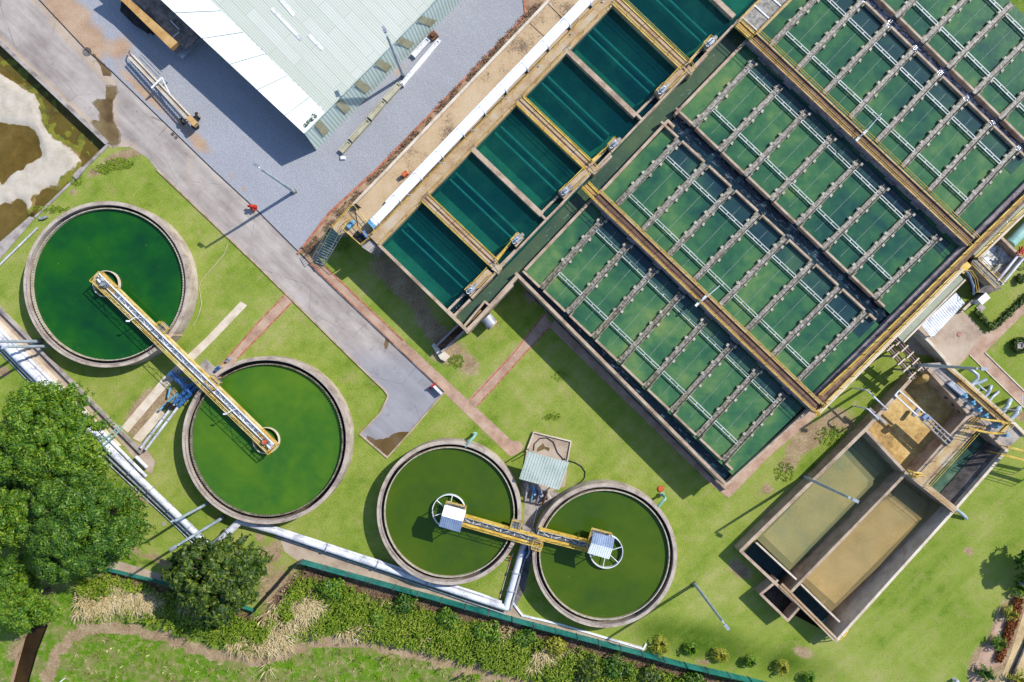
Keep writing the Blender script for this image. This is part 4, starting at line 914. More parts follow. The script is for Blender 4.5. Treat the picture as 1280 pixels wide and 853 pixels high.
# pier shaped buttress below filter block
g = empty('outlet_pipe_stub', X3(600, 402, 0), 'wide grey pipe end poking out of the wall below the filter outlet', 'pipe')
m = MB(); m.tube([X3(607, 396, 1.1), X3(615, 406, .9)], .55, 20); m.build('barrel', 'galv', g, smooth=True)
m = MB(); m.tube([X3(614.8, 405.8, .905), X3(616, 407, .88)], .6, 20); m.build('rim', 'concrete', g)
b = empty('outfall_chute', X3(560, 432, 0), 'narrow dark brick chute ending in a tan concrete block beside the footpath', 'chute')
m = MB(); m.bar(X(583, 412, 0), X(553, 440, 0), .18, 0, .8); m.build('side_wall', 'concrete_grey', b)
m = MB(); m.bar(X(575, 405, 0), X(546, 433, 0), .18, 0, .8); m.build('side_wall', 'concrete_grey', b)
m = MB(); m.bar(X(579, 409, 0), X(550, 436, 0), .7, 0, .35); m.build('floor', 'rust', b)
m = MB(); m.prism(poly([(540, 432), (543, 429), (563, 446), (557, 452), (551, 449)]), 0, .35); m.build('end_block', 'cream_strip', b)
# ---------------------------------------------------------------- round clarifiers
HC = 1.7
def clarifier(cx, cy, r, rw, label, water, gutter_side=True, gut=1, saw=True):
    """cx,cy,r outer rim circle in photo pixels at rim height; rw water radius"""
    x, y = X(cx, cy, HC); k = S * (1 - HC / H); Rm = r * k; Rw = rw * k
    e = empty('clarifier_tank', (x, y, 0), label, 'clarifier tank', 'round clarifier tanks')
    m = MB(); m.ring(x, y, Rm - .34, Rm, -.2, HC, 160); m.build('outer_wall', 'rim', e)
    m = MB(); m.ring(x, y, Rw, Rw + .11, -.2, HC - .28, 160); m.build('weir_wall', 'concrete' if not saw else 'concrete_dark', e)
    m = MB(); m.ring(x, y, Rw + .11, Rm - .34, .2, .6, 160); m.build('gutter_floor', 'wet_concrete', e)
    m = MB(); n = 180
    for i in range(n):
        a = 2 * math.pi * i / n; rr = Rw + .05
        m.box((x + rr * math.cos(a), y + rr * math.sin(a), HC - .2), (.09, .2, .2), a)
    m.build('weir_plate', 'tab' if not saw else 'launder_wall', e)
    m = MB(); m.ring(x, y, Rm - .36, Rm - .30, HC, HC + .05, 160); m.build('rim_lip', 'concrete_grey', e)
    w = MB(); w.cyl(x, y, .2, HC - .42, Rw + .02, None, 160); w.build('clarifier_water', water, kind='structure')
    return e, x, y, Rm, Rw
C1 = clarifier(133.2, 355.5, 104, 94.5, 'largest upper clarifier of deep emerald water beside the silty pond', 'water_emerald', saw=False)
C2 = clarifier(332.5, 550.5, 105, 94.5, 'bright green clarifier with sawtooth weir between the emerald one and the road end', 'water_green')
C3 = clarifier(561.5, 641, 90.5, 80.5, 'small olive clarifier with its bridge house toward the fence, beside the road puddle', 'water_olive', saw=False)
C4 = clarifier(756, 694.5, 90.5, 80.5, 'small olive clarifier nearest the deep sludge basins', 'water_olive', saw=False)
# maintenance patches on the rims (newer pale concrete)
def feedwell(x, y, z, r, label, mat='white', sp=True):
    e = empty('feed_well', (x, y, z - 1.0), label, 'feed well', 'feed wells at the clarifier centres')
    m = MB(); m.ring(x, y, r - .06, r, z - 1.0, z, 48); m.build('drum', mat, e)
    m = MB(); m.cyl(x, y, z - .9, z - .75, r - .1, None, 32); m.build('well_water', 'water_channel', e)
    m = MB(); m.cyl(x, y, z - .8, z + .2, .18, .18, 12); m.build('drive_column', 'galv', e)
    m = MB()
    for a in ((0.3, 1.35, 2.4) if sp else (2.36,)): m.tube([(x + (r - .05) * math.cos(a), y + (r - .05) * math.sin(a), z - .05), (x - (r - .05) * math.cos(a), y - (r - .05) * math.sin(a), z - .05)], .04, 6)
    m.build('spoke', 'white', e)
    return e
HBr = 2.25
f1 = X(132.3, 355, 1.6); f2 = X(332.3, 551, 1.6)
feedwell(f1[0], f1[1], 1.65, 16.2 * S, 'white ring feed well in the emerald clarifier', 'cream_strip', False); feedwell(f2[0], f2[1], 1.65, 16.2 * S, 'white ring feed well in the bright green clarifier', 'cream_strip', False)

def truss(m, a, b, z0, z1, n, r=.035):
    a = Vector((a[0], a[1], 0)); b = Vector((b[0], b[1], 0))
    for z in (z0, z1, (z0 + z1) / 2): m.tube([a + Vector((0, 0, z)), b + Vector((0, 0, z))], r if z != (z0 + z1) / 2 else r * .7, 6)
    for i in range(n + 1):
        p = a.lerp(b, i / n); m.tube([p + Vector((0, 0, z0)), p + Vector((0, 0, z1))], r * .8, 5)
        if i < n:
            q = a.lerp(b, (i + 1) / n); zz0, zz1 = (z0, z1) if i % 2 else (z1, z0)
            m.tube([p + Vector((0, 0, zz0)), q + Vector((0, 0, zz1))], r * .7, 5)
def bridge(pa, pb_, label, w, zd, mats, ends):
    A = Vector(X(*pa, zd + .5)); Bv = Vector(X(*pb_, zd + .5)); d = (Bv - A).normalized(); n = Vector((-d.y, d.x)); L = (Bv - A).length
    e = empty('clarifier_bridge', (A.x, A.y, zd - .5), label, 'bridge', 'access bridges over the clarifiers')
    m = MB(); m.bar(A, Bv, w, zd - .06, zd); m.build('deck', mats[0], e)
    m = MB()
    k = int(L / 1.2)
    for i in range(k + 1):
        p = A.lerp(Bv, i / k); m.bar(p - n * w * .5, p + n * w * .5, .07, zd - .02, zd + .04)
        if i < k:
            q = A.lerp(Bv, (i + 1) / k); s = 1 if i % 2 else -1; m.bar(p - n * w * .42 * s, q + n * w * .42 * s, .05, zd, zd + .05)
    m.build('deck_bracing', 'white', e)
    for s in (-1, 1):
        o = n * s * (w / 2 + .05)
        m = MB(); m.bar(A + o, Bv + o, .16, zd - .32, zd + .12 + s * .002); m.build('beam', mats[1], e)
        m = MB(); o2 = n * s * (w / 2 + .12); truss(m, A + o2, Bv + o2, zd + .12, zd + .85, int(L / 1.3), .028); m.build('railing', mats[2], e)
        m = MB(); o3 = n * s * (w / 2 - .14); m.tube([(A.x + o3.x, A.y + o3.y, zd + .1), (Bv.x + o3.x, Bv.y + o3.y, zd + .1)], .055 if mats[2] == 'pale_yellow' else .03, 8); m.build('conduit', 'white' if mats[2] == 'pale_yellow' else 'galv', e)
    return e, A, Bv, d, n
b1, A, Bv, d, n = bridge((122, 348), (339, 560), 'long yellow truss bridge spanning from the emerald clarifier to the bright green one', .72, HBr, ('galv', 'pale_yellow', 'pale_yellow'), 1)
# bright handrail of the upper side
m = MB(); o = n * (-1 if n.y < 0 else 1) * .52
m.tube([(A.x + o.x, A.y + o.y, HBr + .9), (Bv.x + o.x, Bv.y + o.y, HBr + .9)], .06, 8); m.build('handrail', 'white', b1)
for c, s in ((A, 1), (Bv, -1)):
    q = c + d * s * .8
    m = MB(); m.box((q.x, q.y, HBr + .02), (2.0, 1.2, .08), math.atan2(d.y, d.x)); m.build('end_platform', 'yellow_tan', b1)
    m = MB(); R4 = [c + d * s * 1.7 + n * .58, c - d * s * .25 + n * .58, c - d * s * .25 - n * .58, c + d * s * 1.7 - n * .58]; railing(m, [tuple(v) for v in R4], HBr, 1.0, .9, .04); m.build('end_railing', 'yellow', b1)
    dr = empty('drive_motor', (q.x, q.y, HBr + .06), 'drive motor on the %s' % ('emerald clarifier bridge end' if s > 0 else 'bright green clarifier bridge end'), 'motor', 'drive motors')
    m = MB(); m.cyl(q.x, q.y, HBr + .06, HBr + .5, .32, .28, 20); m.build('gearbox', 'galv', dr)
    m = MB(); m.cyl(q.x + .05, q.y, HBr + .5, HBr + .9, .2, .18, 16); m.build('motor', 'orange' if s < 0 else 'galv', dr)
    m = MB(); m.box((q.x - d.x * s * .55, q.y - d.y * s * .55, HBr + .3), (.3, .4, .5), .7); m.build('panel', 'white', dr)
# side platforms at rims
for (p, mat) in (((205, 411), 0), ((269, 478), 0)):
    c = X(*p, HBr); m = MB(); m.box((c[0], c[1], HBr - .02), (1.0, .85, .08), math.atan2(d.y, d.x)); m.build('side_platform', 'grating', b1)
    m = MB(); r2 = [c[0], c[1]]; R4 = [(c[0] + d.x * a - n.x * b_, c[1] + d.y * a - n.y * b_) for a, b_ in ((-.5, .4), (-.5, -.4), (.5, -.4), (.5, .4))]
    railing(m, R4, HBr, 1.0, .7, .04, True); m.build('side_railing', 'yellow', b1)
m = MB()
for p in ((208, 424), (262, 478)):
    c = X(*p, 2.0); m.bar((c[0] - n.x * .6, c[1] - n.y * .6), (c[0] + n.x * .6, c[1] + n.y * .6), .3, 0, 1.93)
m.build('pier', 'concrete', b1)
for p, lb in (((171, 402), 'small white lamp bracket on the emerald side of the truss bridge'), ((290, 516), 'small white lamp bracket on the bright green side of the truss bridge')):
    c = X3(*p, 2.2); m = MB(); m.tube([(c[0] + .5, c[1] + .35, 2.3), (c[0] + .4, c[1] + .3, 3.3), (c[0] - .05, c[1], 3.4)], .035, 6); m.box((c[0] - .15, c[1], 3.38), (.32, .14, .08)); m.build('bracket_lamp', 'white', label=lb, cat='lamp', group='bracket lamps on the truss bridge')
# second pair: two arms meeting between the tanks
HB2 = 2.2
b2, A2, B2v, d2, n2 = bridge((574, 649.5), (678, 679), 'yellow truss bridge from its white roofed house in the olive clarifier near the road end', .62, HB2, ('grating', 'yellow', 'yellow'), 1)
b3, A3, B3v, d3, n3 = bridge((673, 667.5), (742, 685), 'yellow truss bridge from its white roofed house in the olive clarifier near the sludge basins', .62, HB2 + .03, ('grating', 'yellow', 'yellow'), 1)
for (p, bb) in (((645, 655), b2), ((671, 680), b3)):
    c = X(*p, HB2); m = MB(); m.box((c[0], c[1], HB2 + .05), (.95, .85, .08), math.atan2(d2.y, d2.x)); m.build('side_platform', 'grating', bb)
    m = MB(); R4 = [(c[0] + d2.x * a - n2.x * b_, c[1] + d2.y * a - n2.y * b_) for a, b_ in ((-.45, .4), (-.45, -.4), (.45, -.4), (.45, .4))]; railing(m, R4, HB2, 1, .7, .035, True); m.build('side_railing', 'yellow', bb)
m = MB(); c = X(660, 668, 2); m.box((c[0], c[1], 1.0), (1.2, .5, 1.9), math.atan2(d2.y, d2.x)); m.build('pier', 'concrete_grey', b2)
for (wx, wy, P, mats, lb, flip) in ((561, 639.5, [(555.5, 632.5), (582, 639.5), (574.5, 667), (548, 659.5)], ('ridge_white', 'steel_blue'), 'olive clarifier near the road end', 0),
                                   (758, 690, [(742.5, 667), (769, 674), (762, 701), (735, 693)], ('steel_blue', 'ridge_white'), 'olive clarifier near the sludge basins', 1)):
    hz = 4.5; x, y = X(wx, wy, 1.7)
    feedwell(x, y, 1.7, 20.5 * S, 'spoked white feed well ring in the %s' % lb)
    e = empty('bridge_house', X3(sum(p[0] for p in P) / 4, sum(p[1] for p in P) / 4, hz, HB2), 'small white and blue gabled machine house over the %s' % lb, 'machine house', 'machine houses on the clarifier bridges')
    a, b, c, dd = [Vector(X(*p, hz)) for p in P]; ml = a.lerp(dd, .46); mr = b.lerp(c, .46)
    def rp(mb, q, z):
        mb.add([(v.x, v.y, zz) for v, zz in zip(q, z)] + [(v.x, v.y, zz - .06) for v, zz in zip(q, z)], [(3, 2, 1, 0), (4, 5, 6, 7), (0, 1, 5, 4), (1, 2, 6, 5), (2, 3, 7, 6), (3, 0, 4, 7)])
    m = MB(); rp(m, [a, b, mr, ml], [hz - .35, hz - .35, hz, hz])
    for i in range(10): t = (i + .5) / 10; p1 = a.lerp(b, t); p2 = ml.lerp(mr, t); m.tube([(p1.x, p1.y, hz - .34), (p2.x, p2.y, hz + .01)], .02, 4)
    m.build('roof', mats[0], e)
    m = MB(); rp(m, [ml, mr, c, dd], [hz, hz, hz - .35, hz - .35])
    for i in range(10): t = (i + .5) / 10; p1 = dd.lerp(c, t); p2 = ml.lerp(mr, t); m.tube([(p1.x, p1.y, hz - .34), (p2.x, p2.y, hz + .01)], .02, 4)
    m.build('roof', mats[1], e)
    ce = (a + b + c + dd) / 4; m = MB()
    for v in (a, b, c, dd): p = ce + (v - ce) * .85; m.tube([(p.x, p.y, HB2), (p.x, p.y, hz - .38)], .05, 6)
    m.build('post', 'galv', e)
    m = MB(); m.prism([tuple(ce + (v - ce) * .9) for v in (a, b, c, dd)], HB2 - .1, HB2); m.build('floor', 'grating', e)
    m = MB(); railing(m, [tuple(ce + (v - ce) * .98) for v in (a, b, c, dd)], HB2, 1.0, .8, .035, True); m.build('railing', 'yellow', e)
    m = MB(); m.box((ce.x, ce.y, HB2 + .5), (.8, .8, 1.0)); m.build('drive', 'galv', e)
# green goosenecks near the small clarifiers
for (px, py, lb) in ((590, 545, 'mint green gooseneck pipe beside the clarifier near the road end'), (823, 620, 'mint green gooseneck pipe beside the clarifier nearest the big basins')):
    c = X(px, py, 0); m = MB(); m.tube([(c[0] + .3, c[1] + .2, 0), (c[0] + .3, c[1] + .2, 1.5), (c[0] + .25, c[1] + .1, 1.75), (c[0], c[1] - .1, 1.8), (c[0] - .3, c[1] - .5, 1.7), (c[0] - .5, c[1] - .8, 1.5)], .12, 10)
    m.ring(c[0] + .3, c[1] + .2, .12, .22, .3, .36, 16); m.build('gooseneck_pipe', 'mint', smooth=True, label=lb, cat='pipe', group='mint gooseneck pipes')
m = MB(); c = X(826, 611, 0); m.cyl(c[0], c[1], 0, .12, .3, .28, 20); m.build('manhole_cover', 'orange', label='round rusty manhole cover on the lawn above the right clarifier', cat='manhole cover')

# pump group between the big clarifiers -----------------------------------
pad = MB(); pad.prism(poly([(258, 449), (273, 463), (258, 478), (243, 465)]), 0, .2); pad.build('pump_pad', 'concrete_grey', label='square grey concrete pad under the truss bridge between the big clarifiers', cat='concrete pad')
pad = MB(); pad.prism(poly([(273, 456), (285, 463), (272, 472), (262, 466)]), 0, .16); pad.build('pump_pad', 'concrete', label='tan step between the brick path and the bright green clarifier rim', cat='concrete pad')
pump(221, 470, .2, 'deep blue pump at the outer end of the pump row under the truss bridge', 'pump_blue', 1.3, 2.3)
pump(229, 478, .2, 'deep blue pump in the middle of the pump row under the truss bridge', 'pump_blue', 1.3, 2.3)
pump(237, 486, .2, 'deep blue pump nearest the bright green clarifier under the truss bridge', 'pump_blue', 1.3, 2.3)
pump(273, 461, .2, 'small blue pump on the brick path end beside the bright green clarifier', 'pump_blue', .7, .8)
pump(286, 450, .05, 'faded blue pump standing alone on the brick path', 'steel_blue', .6, .8)
def pipe(name, pts, r, mat, label, fl=(), group=None, n=12):
    e = empty(name, pts[0], label, 'pipe', group)
    m = MB(); m.tube(pts, r, n); m.build('barrel', mat, e, smooth=True)
    for i in range(len(pts) - 1):
        a, b = Vector(pts[i]), Vector(pts[i + 1]); L = (b - a).length
        if L > 1.2 and fl != 0:
            for k in range(1, int(L / (fl or 3.0)) + 1):
                p = a.lerp(b, k / (int(L / (fl or 3.0)) + 1)); dd = (b - a).normalized(); m = MB(); m.tube([p - dd * .04, p + dd * .04], r * 1.3, n); m.build('flange', 'galv' if mat == 'white_pipe' else mat, e)
    return e
g = 'pipes running out of the pump row'
pipe('discharge_pipe', [X3(236, 482, .6), X3(218, 505, .6), X3(176, 560, .6)], .13, 'white_pipe', 'white pipe from the blue pumps, nearest the shaded strip', 2.5, g)
pipe('discharge_pipe', [X3(243, 486, .6), X3(224, 507, .6), X3(182, 562, .6)], .13, 'white_pipe', 'white pipe from the blue pumps, nearest the bright green clarifier', 2.5, g)
pipe('discharge_pipe', [X3(241, 480, .7), X3(218, 504, .65)], .2, 'pump_blue', 'thick deep blue pipe beside the pump row', 1.2, g)
pipe('discharge_pipe', [X3(246, 484, .7), X3(223, 508, .65)], .2, 'pump_blue', 'thick deep blue pipe nearest the bright green clarifier', 1.2, g)
pipe('discharge_pipe', [X3(222, 492, .5), X3(199, 513, .4)], .1, 'light_blue', 'light blue pipe slanting down to the cream strip end', 1.2, g)
pipe('discharge_pipe', [X3(213, 484, .5), X3(210, 497, .4)], .09, 'light_blue', 'short light blue pipe beside the shaded cream strip', 1.2, g)
m = MB(); c = X(219, 508, 0); m.box((c[0], c[1], .6), (.5, .35, .5), .8); c = X(214, 505, 0); m.box((c[0], c[1], .6), (.4, .3, .4), .8); m.build('coupling', 'dark', label='dark rubber couplings across the two white pump pipes', cat='coupling')
for (px, py, lb) in ((226, 465, 'small dark blue valve wheel above the outer pump'), (234, 474, 'small dark blue valve wheel above the middle pump'), (243, 479, 'small dark blue valve wheel near the truss bridge foot')):
    c = X(px, py, .9); m = MB(); m.ring(c[0], c[1], .14, .2, 1.2, 1.25, 16); m.cyl(c[0], c[1], .2, 1.25, .05, .05, 8); m.cyl(c[0], c[1], .3, .7, .16, .14, 12); m.build('valve', 'pump_blue', label=lb, cat='valve', group='valves of the pump row')
m = MB()
m.tube([X3(285, 304, .03), X3(280, 318, .03), X3(251, 352, .03), X3(249, 360, .03), X3(252, 380, .03), X3(248, 395, .03), X3(241, 408, .03)], .035, 6); m.build('hose', 'cream', smooth=True, label='thin pale hose lying on the lawn beside the emerald clarifier', cat='hose')

# pipe rack on the lower left -------------------------------------------------
MB().flat(poly([(-60, 322), (-60, 338), (0, 403), (150, 552), (186, 590), (194, 580), (181, 567), (0, 384)]), .016).build('service_path', 'pave', kind='structure')
MB().flat(poly([(160, 565), (178, 553), (194, 577), (190, 594), (184, 590)]), .02).build('service_path', 'pave', kind='structure')
m = MB(); m.bar(X(-60, 324), X(0, 384.5), .22, 0, .4); m.bar(X(0, 384.5), X(179, 566), .22, 0, .405); m.build('kerb_wall', 'concrete_grey', label='low grey kerb wall along the pipe rack beside the emerald clarifier', cat='wall')
def long_pipe(name, pts, r, mat, label, zc, group, fl=4.0):
    return pipe(name, [X3(p[0], p[1], zc) for p in pts], r, mat, label, fl, group, 20)
G = 'white pipes of the lower left pipe rack'
m = MB(); m.prism(poly([(-60, 342), (0, 400), (152, 557), (146, 563), (0, 410), (-60, 352)]), 0, .32); m.build('cable_trench', 'cream_strip', label='long cream covered trench between the white pipes and the grey kerb', cat='trench')
long_pipe('rack_pipe', [(-60, 352), (0, 412.5), (141, 554), (183, 596)], .15, 'white_pipe', 'thin white pipe closest to the cream trench', .45, G)
long_pipe('rack_pipe', [(-60, 358), (0, 418), (137, 558), (178, 600)], .17, 'white_pipe', 'second thin white pipe beside the thick one', .45, G)
long_pipe('rack_pipe', [(170, 571), (184, 585)], .16, 'white_pipe', 'short white pipe stub on the tan slab where the pump pipes meet the rack', .45, G)
long_pipe('rack_pipe', [(-60, 368), (0, 426), (140, 566), (262, 683)], .3, 'white_pipe', 'thickest white pipe at the outer edge of the rack, passing the small brick pad', .7, G, 3)
long_pipe('rack_pipe', [(-60, 375), (0, 433), (136, 572), (258, 687)], .17, 'galv', 'grey pipe hugging the outer side of the thickest white pipe', .4, G, 5)
m = MB(); m.tube([X3(-60, 383, .12), X3(0, 440, .12), X3(130, 575, .12), X3(225, 663, .12), X3(250, 688, .12)], .06, 6); m.build('rack_conduit', 'galv', label='thin grey conduit along the outer side of the thickest pipe', cat='conduit')
long_pipe('rack_pipe', [(264, 686), (271, 679), (301, 651)], .34, 'white_pipe', 'thick white branch pipe climbing from the dark tree to the bright green clarifier', .6, G, 2.5)
long_pipe('rack_pipe', [(272, 676), (297, 650)], .09, 'white_pipe', 'thin white branch pipe above the thick branch', .3, G, 2.5)
G2 = 'white pipes along the green fence'
long_pipe('fence_pipe', [(300, 652), (345, 664.5), (598, 749), (636, 761)], .29, 'white_pipe', 'thick white pipe running along the service strip below the small clarifier', .55, G2, 5)
long_pipe('fence_pipe', [(303, 648), (345, 660), (600, 743), (627, 753)], .13, 'white_pipe', 'thin white pipe just above the thick one on the service strip', .4, G2, 5)
long_pipe('fence_pipe', [(345, 671), (480, 716), (632, 768)], .08, 'galv', 'thin grey pipe below the thick white pipe on the service strip', .2, G2, 5)
long_pipe('fence_pipe', [(632, 761), (651, 693), (658, 672)], .3, 'white_pipe', 'thick white pipe climbing between the two small clarifiers', .55, G2, 2.5)
long_pipe('fence_pipe', [(638, 763), (657, 695), (665, 672)], .1, 'galv', 'thin grey pipe beside the thick one between the two small clarifiers', .3, G2, 2.5)
kerb([(640, 715), (637, 700), (641, 692)], .08, .08, 'orange'); kerb([(641, 692), (625, 747)], .08, .1, 'cream_strip')
m = MB(); 
for p in ((138, 545), (122, 561)): c = X(*p, 0); m.tube([(c[0], c[1], 0), (c[0], c[1], 1.9)], .05, 6)
a_ = X3(153, 535, 1.9); b_ = X3(127, 560, 1.9)
m.tube([a_, b_], .06, 6); m.tube([X3(149, 532, 1.6), X3(123, 557, 1.6)], .05, 6)
for t in (.0, .25, .5, .75, 1): m.tube([lerp(a_, b_, t), lerp(X3(149, 532, 1.6), X3(123, 557, 1.6), t)], .04, 5)
m.build('pipe_gantry', 'mint', label='mint green ladder gantry crossing over the white pipe rack', cat='gantry')
m = MB(); m.prism(poly([(170, 619), (180, 608), (193, 621), (183, 633)]), 0, .12); m.build('brick_pad', 'brick_wall', label='small pink brick pad on the lawn under the thick white pipe', cat='pad')
m = MB(); c = X(131, 561, 0); m.cyl(c[0], c[1], 0, .5, .3, .2, 12); m.box((c[0] - .2, c[1] - .3, .2), (.3, .3, .4), .4); m.build('valve', 'rust', label='rusty valve under the mint gantry beside the thick pipe', cat='valve')
m = MB(); c = X(205, 655, 0); m.ring(c[0], c[1], .1, .2, 0, .06, 12); m.cyl(c[0], c[1], 0, .03, .1, .1, 10); m.build('sprinkler_box', 'concrete_grey', label='tiny round cover on the lawn between the dark tree and white pipe', cat='cover')

# pump shed between the small clarifiers --------------------------------------
e = empty('pump_shed', X3(680, 585, 0), 'open pump shed with ribbed mint roof between the two small clarifiers', 'shed')
P = [(660, 564), (711, 578), (699, 613), (649, 599)]; hz = 2.5; a, b, c, dd = [Vector(X(*p, hz)) for p in P]
m = MB(); m.add([(v.x, v.y, z) for v, z in zip((a, b, c, dd), (hz + .15, hz + .15, hz - .1, hz - .1))] + [(v.x, v.y, z) for v, z in zip((a, b, c, dd), (hz + .1, hz + .1, hz - .15, hz - .15))], [(3, 2, 1, 0), (4, 5, 6, 7), (0, 1, 5, 4), (1, 2, 6, 5), (2, 3, 7, 6), (3, 0, 4, 7)])
for i in range(15):
    t = (i + .5) / 15; p = a.lerp(b, t); q_ = dd.lerp(c, t); m.tube([(p.x, p.y, hz + .155), (q_.x, q_.y, hz - .095)], .035, 5)
m.build('roof', 'mint_sheet', e)
m = MB(); ce = (a + b + c + dd) / 4
for v in (a, b, c, dd): p = ce + (v - ce) * .93; m.tube([(p.x, p.y, 0), (p.x, p.y, hz - .1)], .06, 8)
m.build('post', 'galv', e)
m = MB(); m.prism(poly([(666, 539), (714, 551), (710, 577), (706, 608), (678, 618), (652, 600), (658, 563)]), 0, .15); m.build('floor_slab', 'pave', e)
m = MB()
for p, q_ in (((667, 540), (713.5, 551.5)), ((713.5, 551.5), (709, 576)), ((667, 540), (658, 564))): m.bar(X(*p), X(*q_), .1, 0, .3 + jig())
m.build('kerb', 'cream_strip', e)
m = MB(); m.prism(poly(ragged([(671, 561), (675, 557), (679, 554), (681, 558), (687, 560), (686, 564), (680, 561), (674, 564), (671, 565)], .6, 1.5, 6)), .15, .156); m.build('wet_patch', 'puddle', e)
m = MB(); m.tube([X3(667, 563, .2), X3(668, 555, .2), X3(675, 548, .2), X3(684, 547.5, .2), X3(692, 553, .2), X3(697, 566, .2), X3(704, 574, .2), X3(718, 578, .06), X3(727, 583, .06), X3(731.5, 590, .06), X3(731, 597, .06), X3(727, 602, .06), X3(714, 610, .06)], .045, 6)
m.build('hose', 'dark', smooth=True, label='black hose looping from the shed slab over the lawn to the clarifier', cat='hose')
m = MB(); m.tube([X3(657, 567, .1), X3(650, 572, .06), (X3(640, 577, .06))], .04, 6); m.build('hose', 'dark', smooth=True, label='short black hose crossing the footpath end beside the shed', cat='hose')
MB().flat(poly([(650, 602), (700, 616), (680, 634), (668, 650), (660, 668), (655, 660), (656, 630)]), .01).build('concrete_yard', 'concrete_grey', kind='structure')
MB().flat(poly([(655, 672), (670, 676), (664, 700), (657, 735), (640, 768), (632, 766), (650, 700)]), .011).build('concrete_yard', 'concrete_dark', kind='structure')
gg = 'pumps under the mint shed'
for i, (px, py, mt) in enumerate(((658, 608, 'concrete_grey'), (667, 613, 'steel_blue'), (675, 615, 'galv'), (684, 618, 'concrete_grey'))):
    w = ['leftmost pump peeking out under the mint shed roof', 'pale blue pump second under the mint shed roof', 'grey metal pump third under the mint shed roof', 'pump nearest the right clarifier under the mint shed roof'][i]
    pump(px, py, .15, w, mt, 1.1, -1.2 - math.pi / 2 * 0)
for i in range(4):
    pipe('suction_pipe', [X3(660 + i * 8, 606 + i * 3, .9), X3(657 + i * 7.4, 622 + i * 2.0, .7), X3(656.5 + i * 7, 626 + i * 1.5, .2)], .09, ['white_pipe', 'light_blue', 'galv', 'rust'][i], ['white', 'light blue', 'grey', 'rusty'][i] + ' suction pipe in front of the mint shed', 0, 'suction pipes in front of the mint shed')
pump(655, 690, .05, 'deep blue pump below the yellow bridge between the small clarifiers, upper one', 'pump_blue', 1.2, 1.2)
pump(651, 696, .05, 'deep blue pump below the yellow bridge between the small clarifiers, lower one', 'pump_blue', 1.0, 1.2)
m = MB(); m.tube([X3(661, 681, .9), X3(662, 690, .9), X3(658, 698, .9)], .07, 8); m.build('stub_pipe', 'white_pipe', label='short bent white pipe below the yellow bridge side platform', cat='pipe')
m = MB(); m.tube([X3(672, 636, .1), X3(668, 650, .1), X3(664, 668, .1)], .05, 6); m.build('stub_pipe', 'white_pipe', label='thin white pipe in the shade between the small clarifiers', cat='pipe')
# ---------------------------------------------------------------- sludge basins lower right
HS = 1.5
e = empty('sludge_basin', X3(1080, 640, 0), 'deep concrete sludge basin block with silty, dark and green water compartments', 'basin')
def sw(a, b, w, name='wall', mat='concrete_grey', z1=HS, z0=-1.9, ext=1.0):
    m = MB(); wallpx(m, a, b, w, z1, z0, ext); return m.build(name, mat, e)
# pit floor and sides (ground is cut away here)
m = MB(); m.prism(poly([(915, 690), (1134, 462), (1165, 452), (1268, 556), (1046, 812), (980, 782), (950, 745)]), -2.2, -1.9); m.build('floor', 'concrete_dark', e)
sw((926, 689), (1083, 536), 4.2, 'outer_wall', 'concrete'); sw((1083, 536), (1140, 473), 4.2, 'outer_wall', 'concrete')
sw((926, 689), (1046, 801), 3.6, 'outer_wall', 'concrete')
sw((1046, 801), (1194, 637), 3.4, 'outer_wall', 'cream_strip'); sw((1194, 637), (1259, 563), 3.4, 'outer_wall', 'cream_strip')
sw((1082, 537), (1133, 592), 3.6, 'cross_wall', 'concrete'); sw((1133, 592), (1194, 637), 4.0, 'cross_wall', 'concrete')
sw((1133, 592), (989, 740), 3.4, 'divider_wall', 'concrete')
sw((946, 679), (995, 724), 2.2, 'baffle_wall', 'cream_strip', 1.3); sw((1002, 731), (1049, 777), 2.2, 'baffle_wall', 'cream_strip', 1.3)
sw((1212, 519), (1147, 592), 4.2, 'divider_wall', 'concrete')
sw((1161, 462), (1214, 520), 4.0, 'gate_wall', 'concrete'); sw((1214, 520), (1259, 563), 4.0, 'gate_wall', 'concrete')
# chamber outside the south-west wall
sw((951, 743), (985, 776), 3.0, 'chamber_wall', 'concrete', HS - .01, 0); sw((951, 743), (972, 726), 3.0, 'chamber_wall', 'concrete', HS - .015, 0); sw((985, 776), (999, 760), 3.0, 'chamber_wall', 'concrete', HS - .02, 0)
m = MB(); m.prism(poly([(952, 743), (973, 727), (1000, 757), (985, 775)], HS), -.1, .1); m.build('chamber_floor', 'dark', e)
m = MB(); m.bar(X(976, 731, HS + .1), X(1044, 799, HS + .1), .44, HS, HS + .1); m.build('walkway', 'deck_tan', e)
m = MB(); m.bar(X(976, 731, HS + .1), X(1044, 799, HS + .1), .06, HS, HS + .14); m.build('walkway_joint', 'rust', e)
# silt slabs
m = MB(); m.prism(poly([(954, 669), (993, 707), (1100, 592), (1064, 557)], -.6), -1.9, [-.6, -.6, -.6, -.6]); m.prism(poly([(1064.3, 557.3), (1100.3, 591.7), (1122, 580), (1084, 540)], -1.0), -1.9, [-.6, -.6, -1.8, -1.8]); m.build('silt_bed', 'slab_silt', e)
m = MB(); m.prism(poly([(1007, 722), (1044, 755), (1148, 650), (1113, 617)], -.42), -1.9, -.42); m.prism(poly([(1113.3, 617.3), (1148.3, 649.7), (1166, 632), (1128, 600)], -1.0), -1.9, [-.43, -.43, -1.8, -1.8]); m.build('silt_bed', 'slab_silt', e)

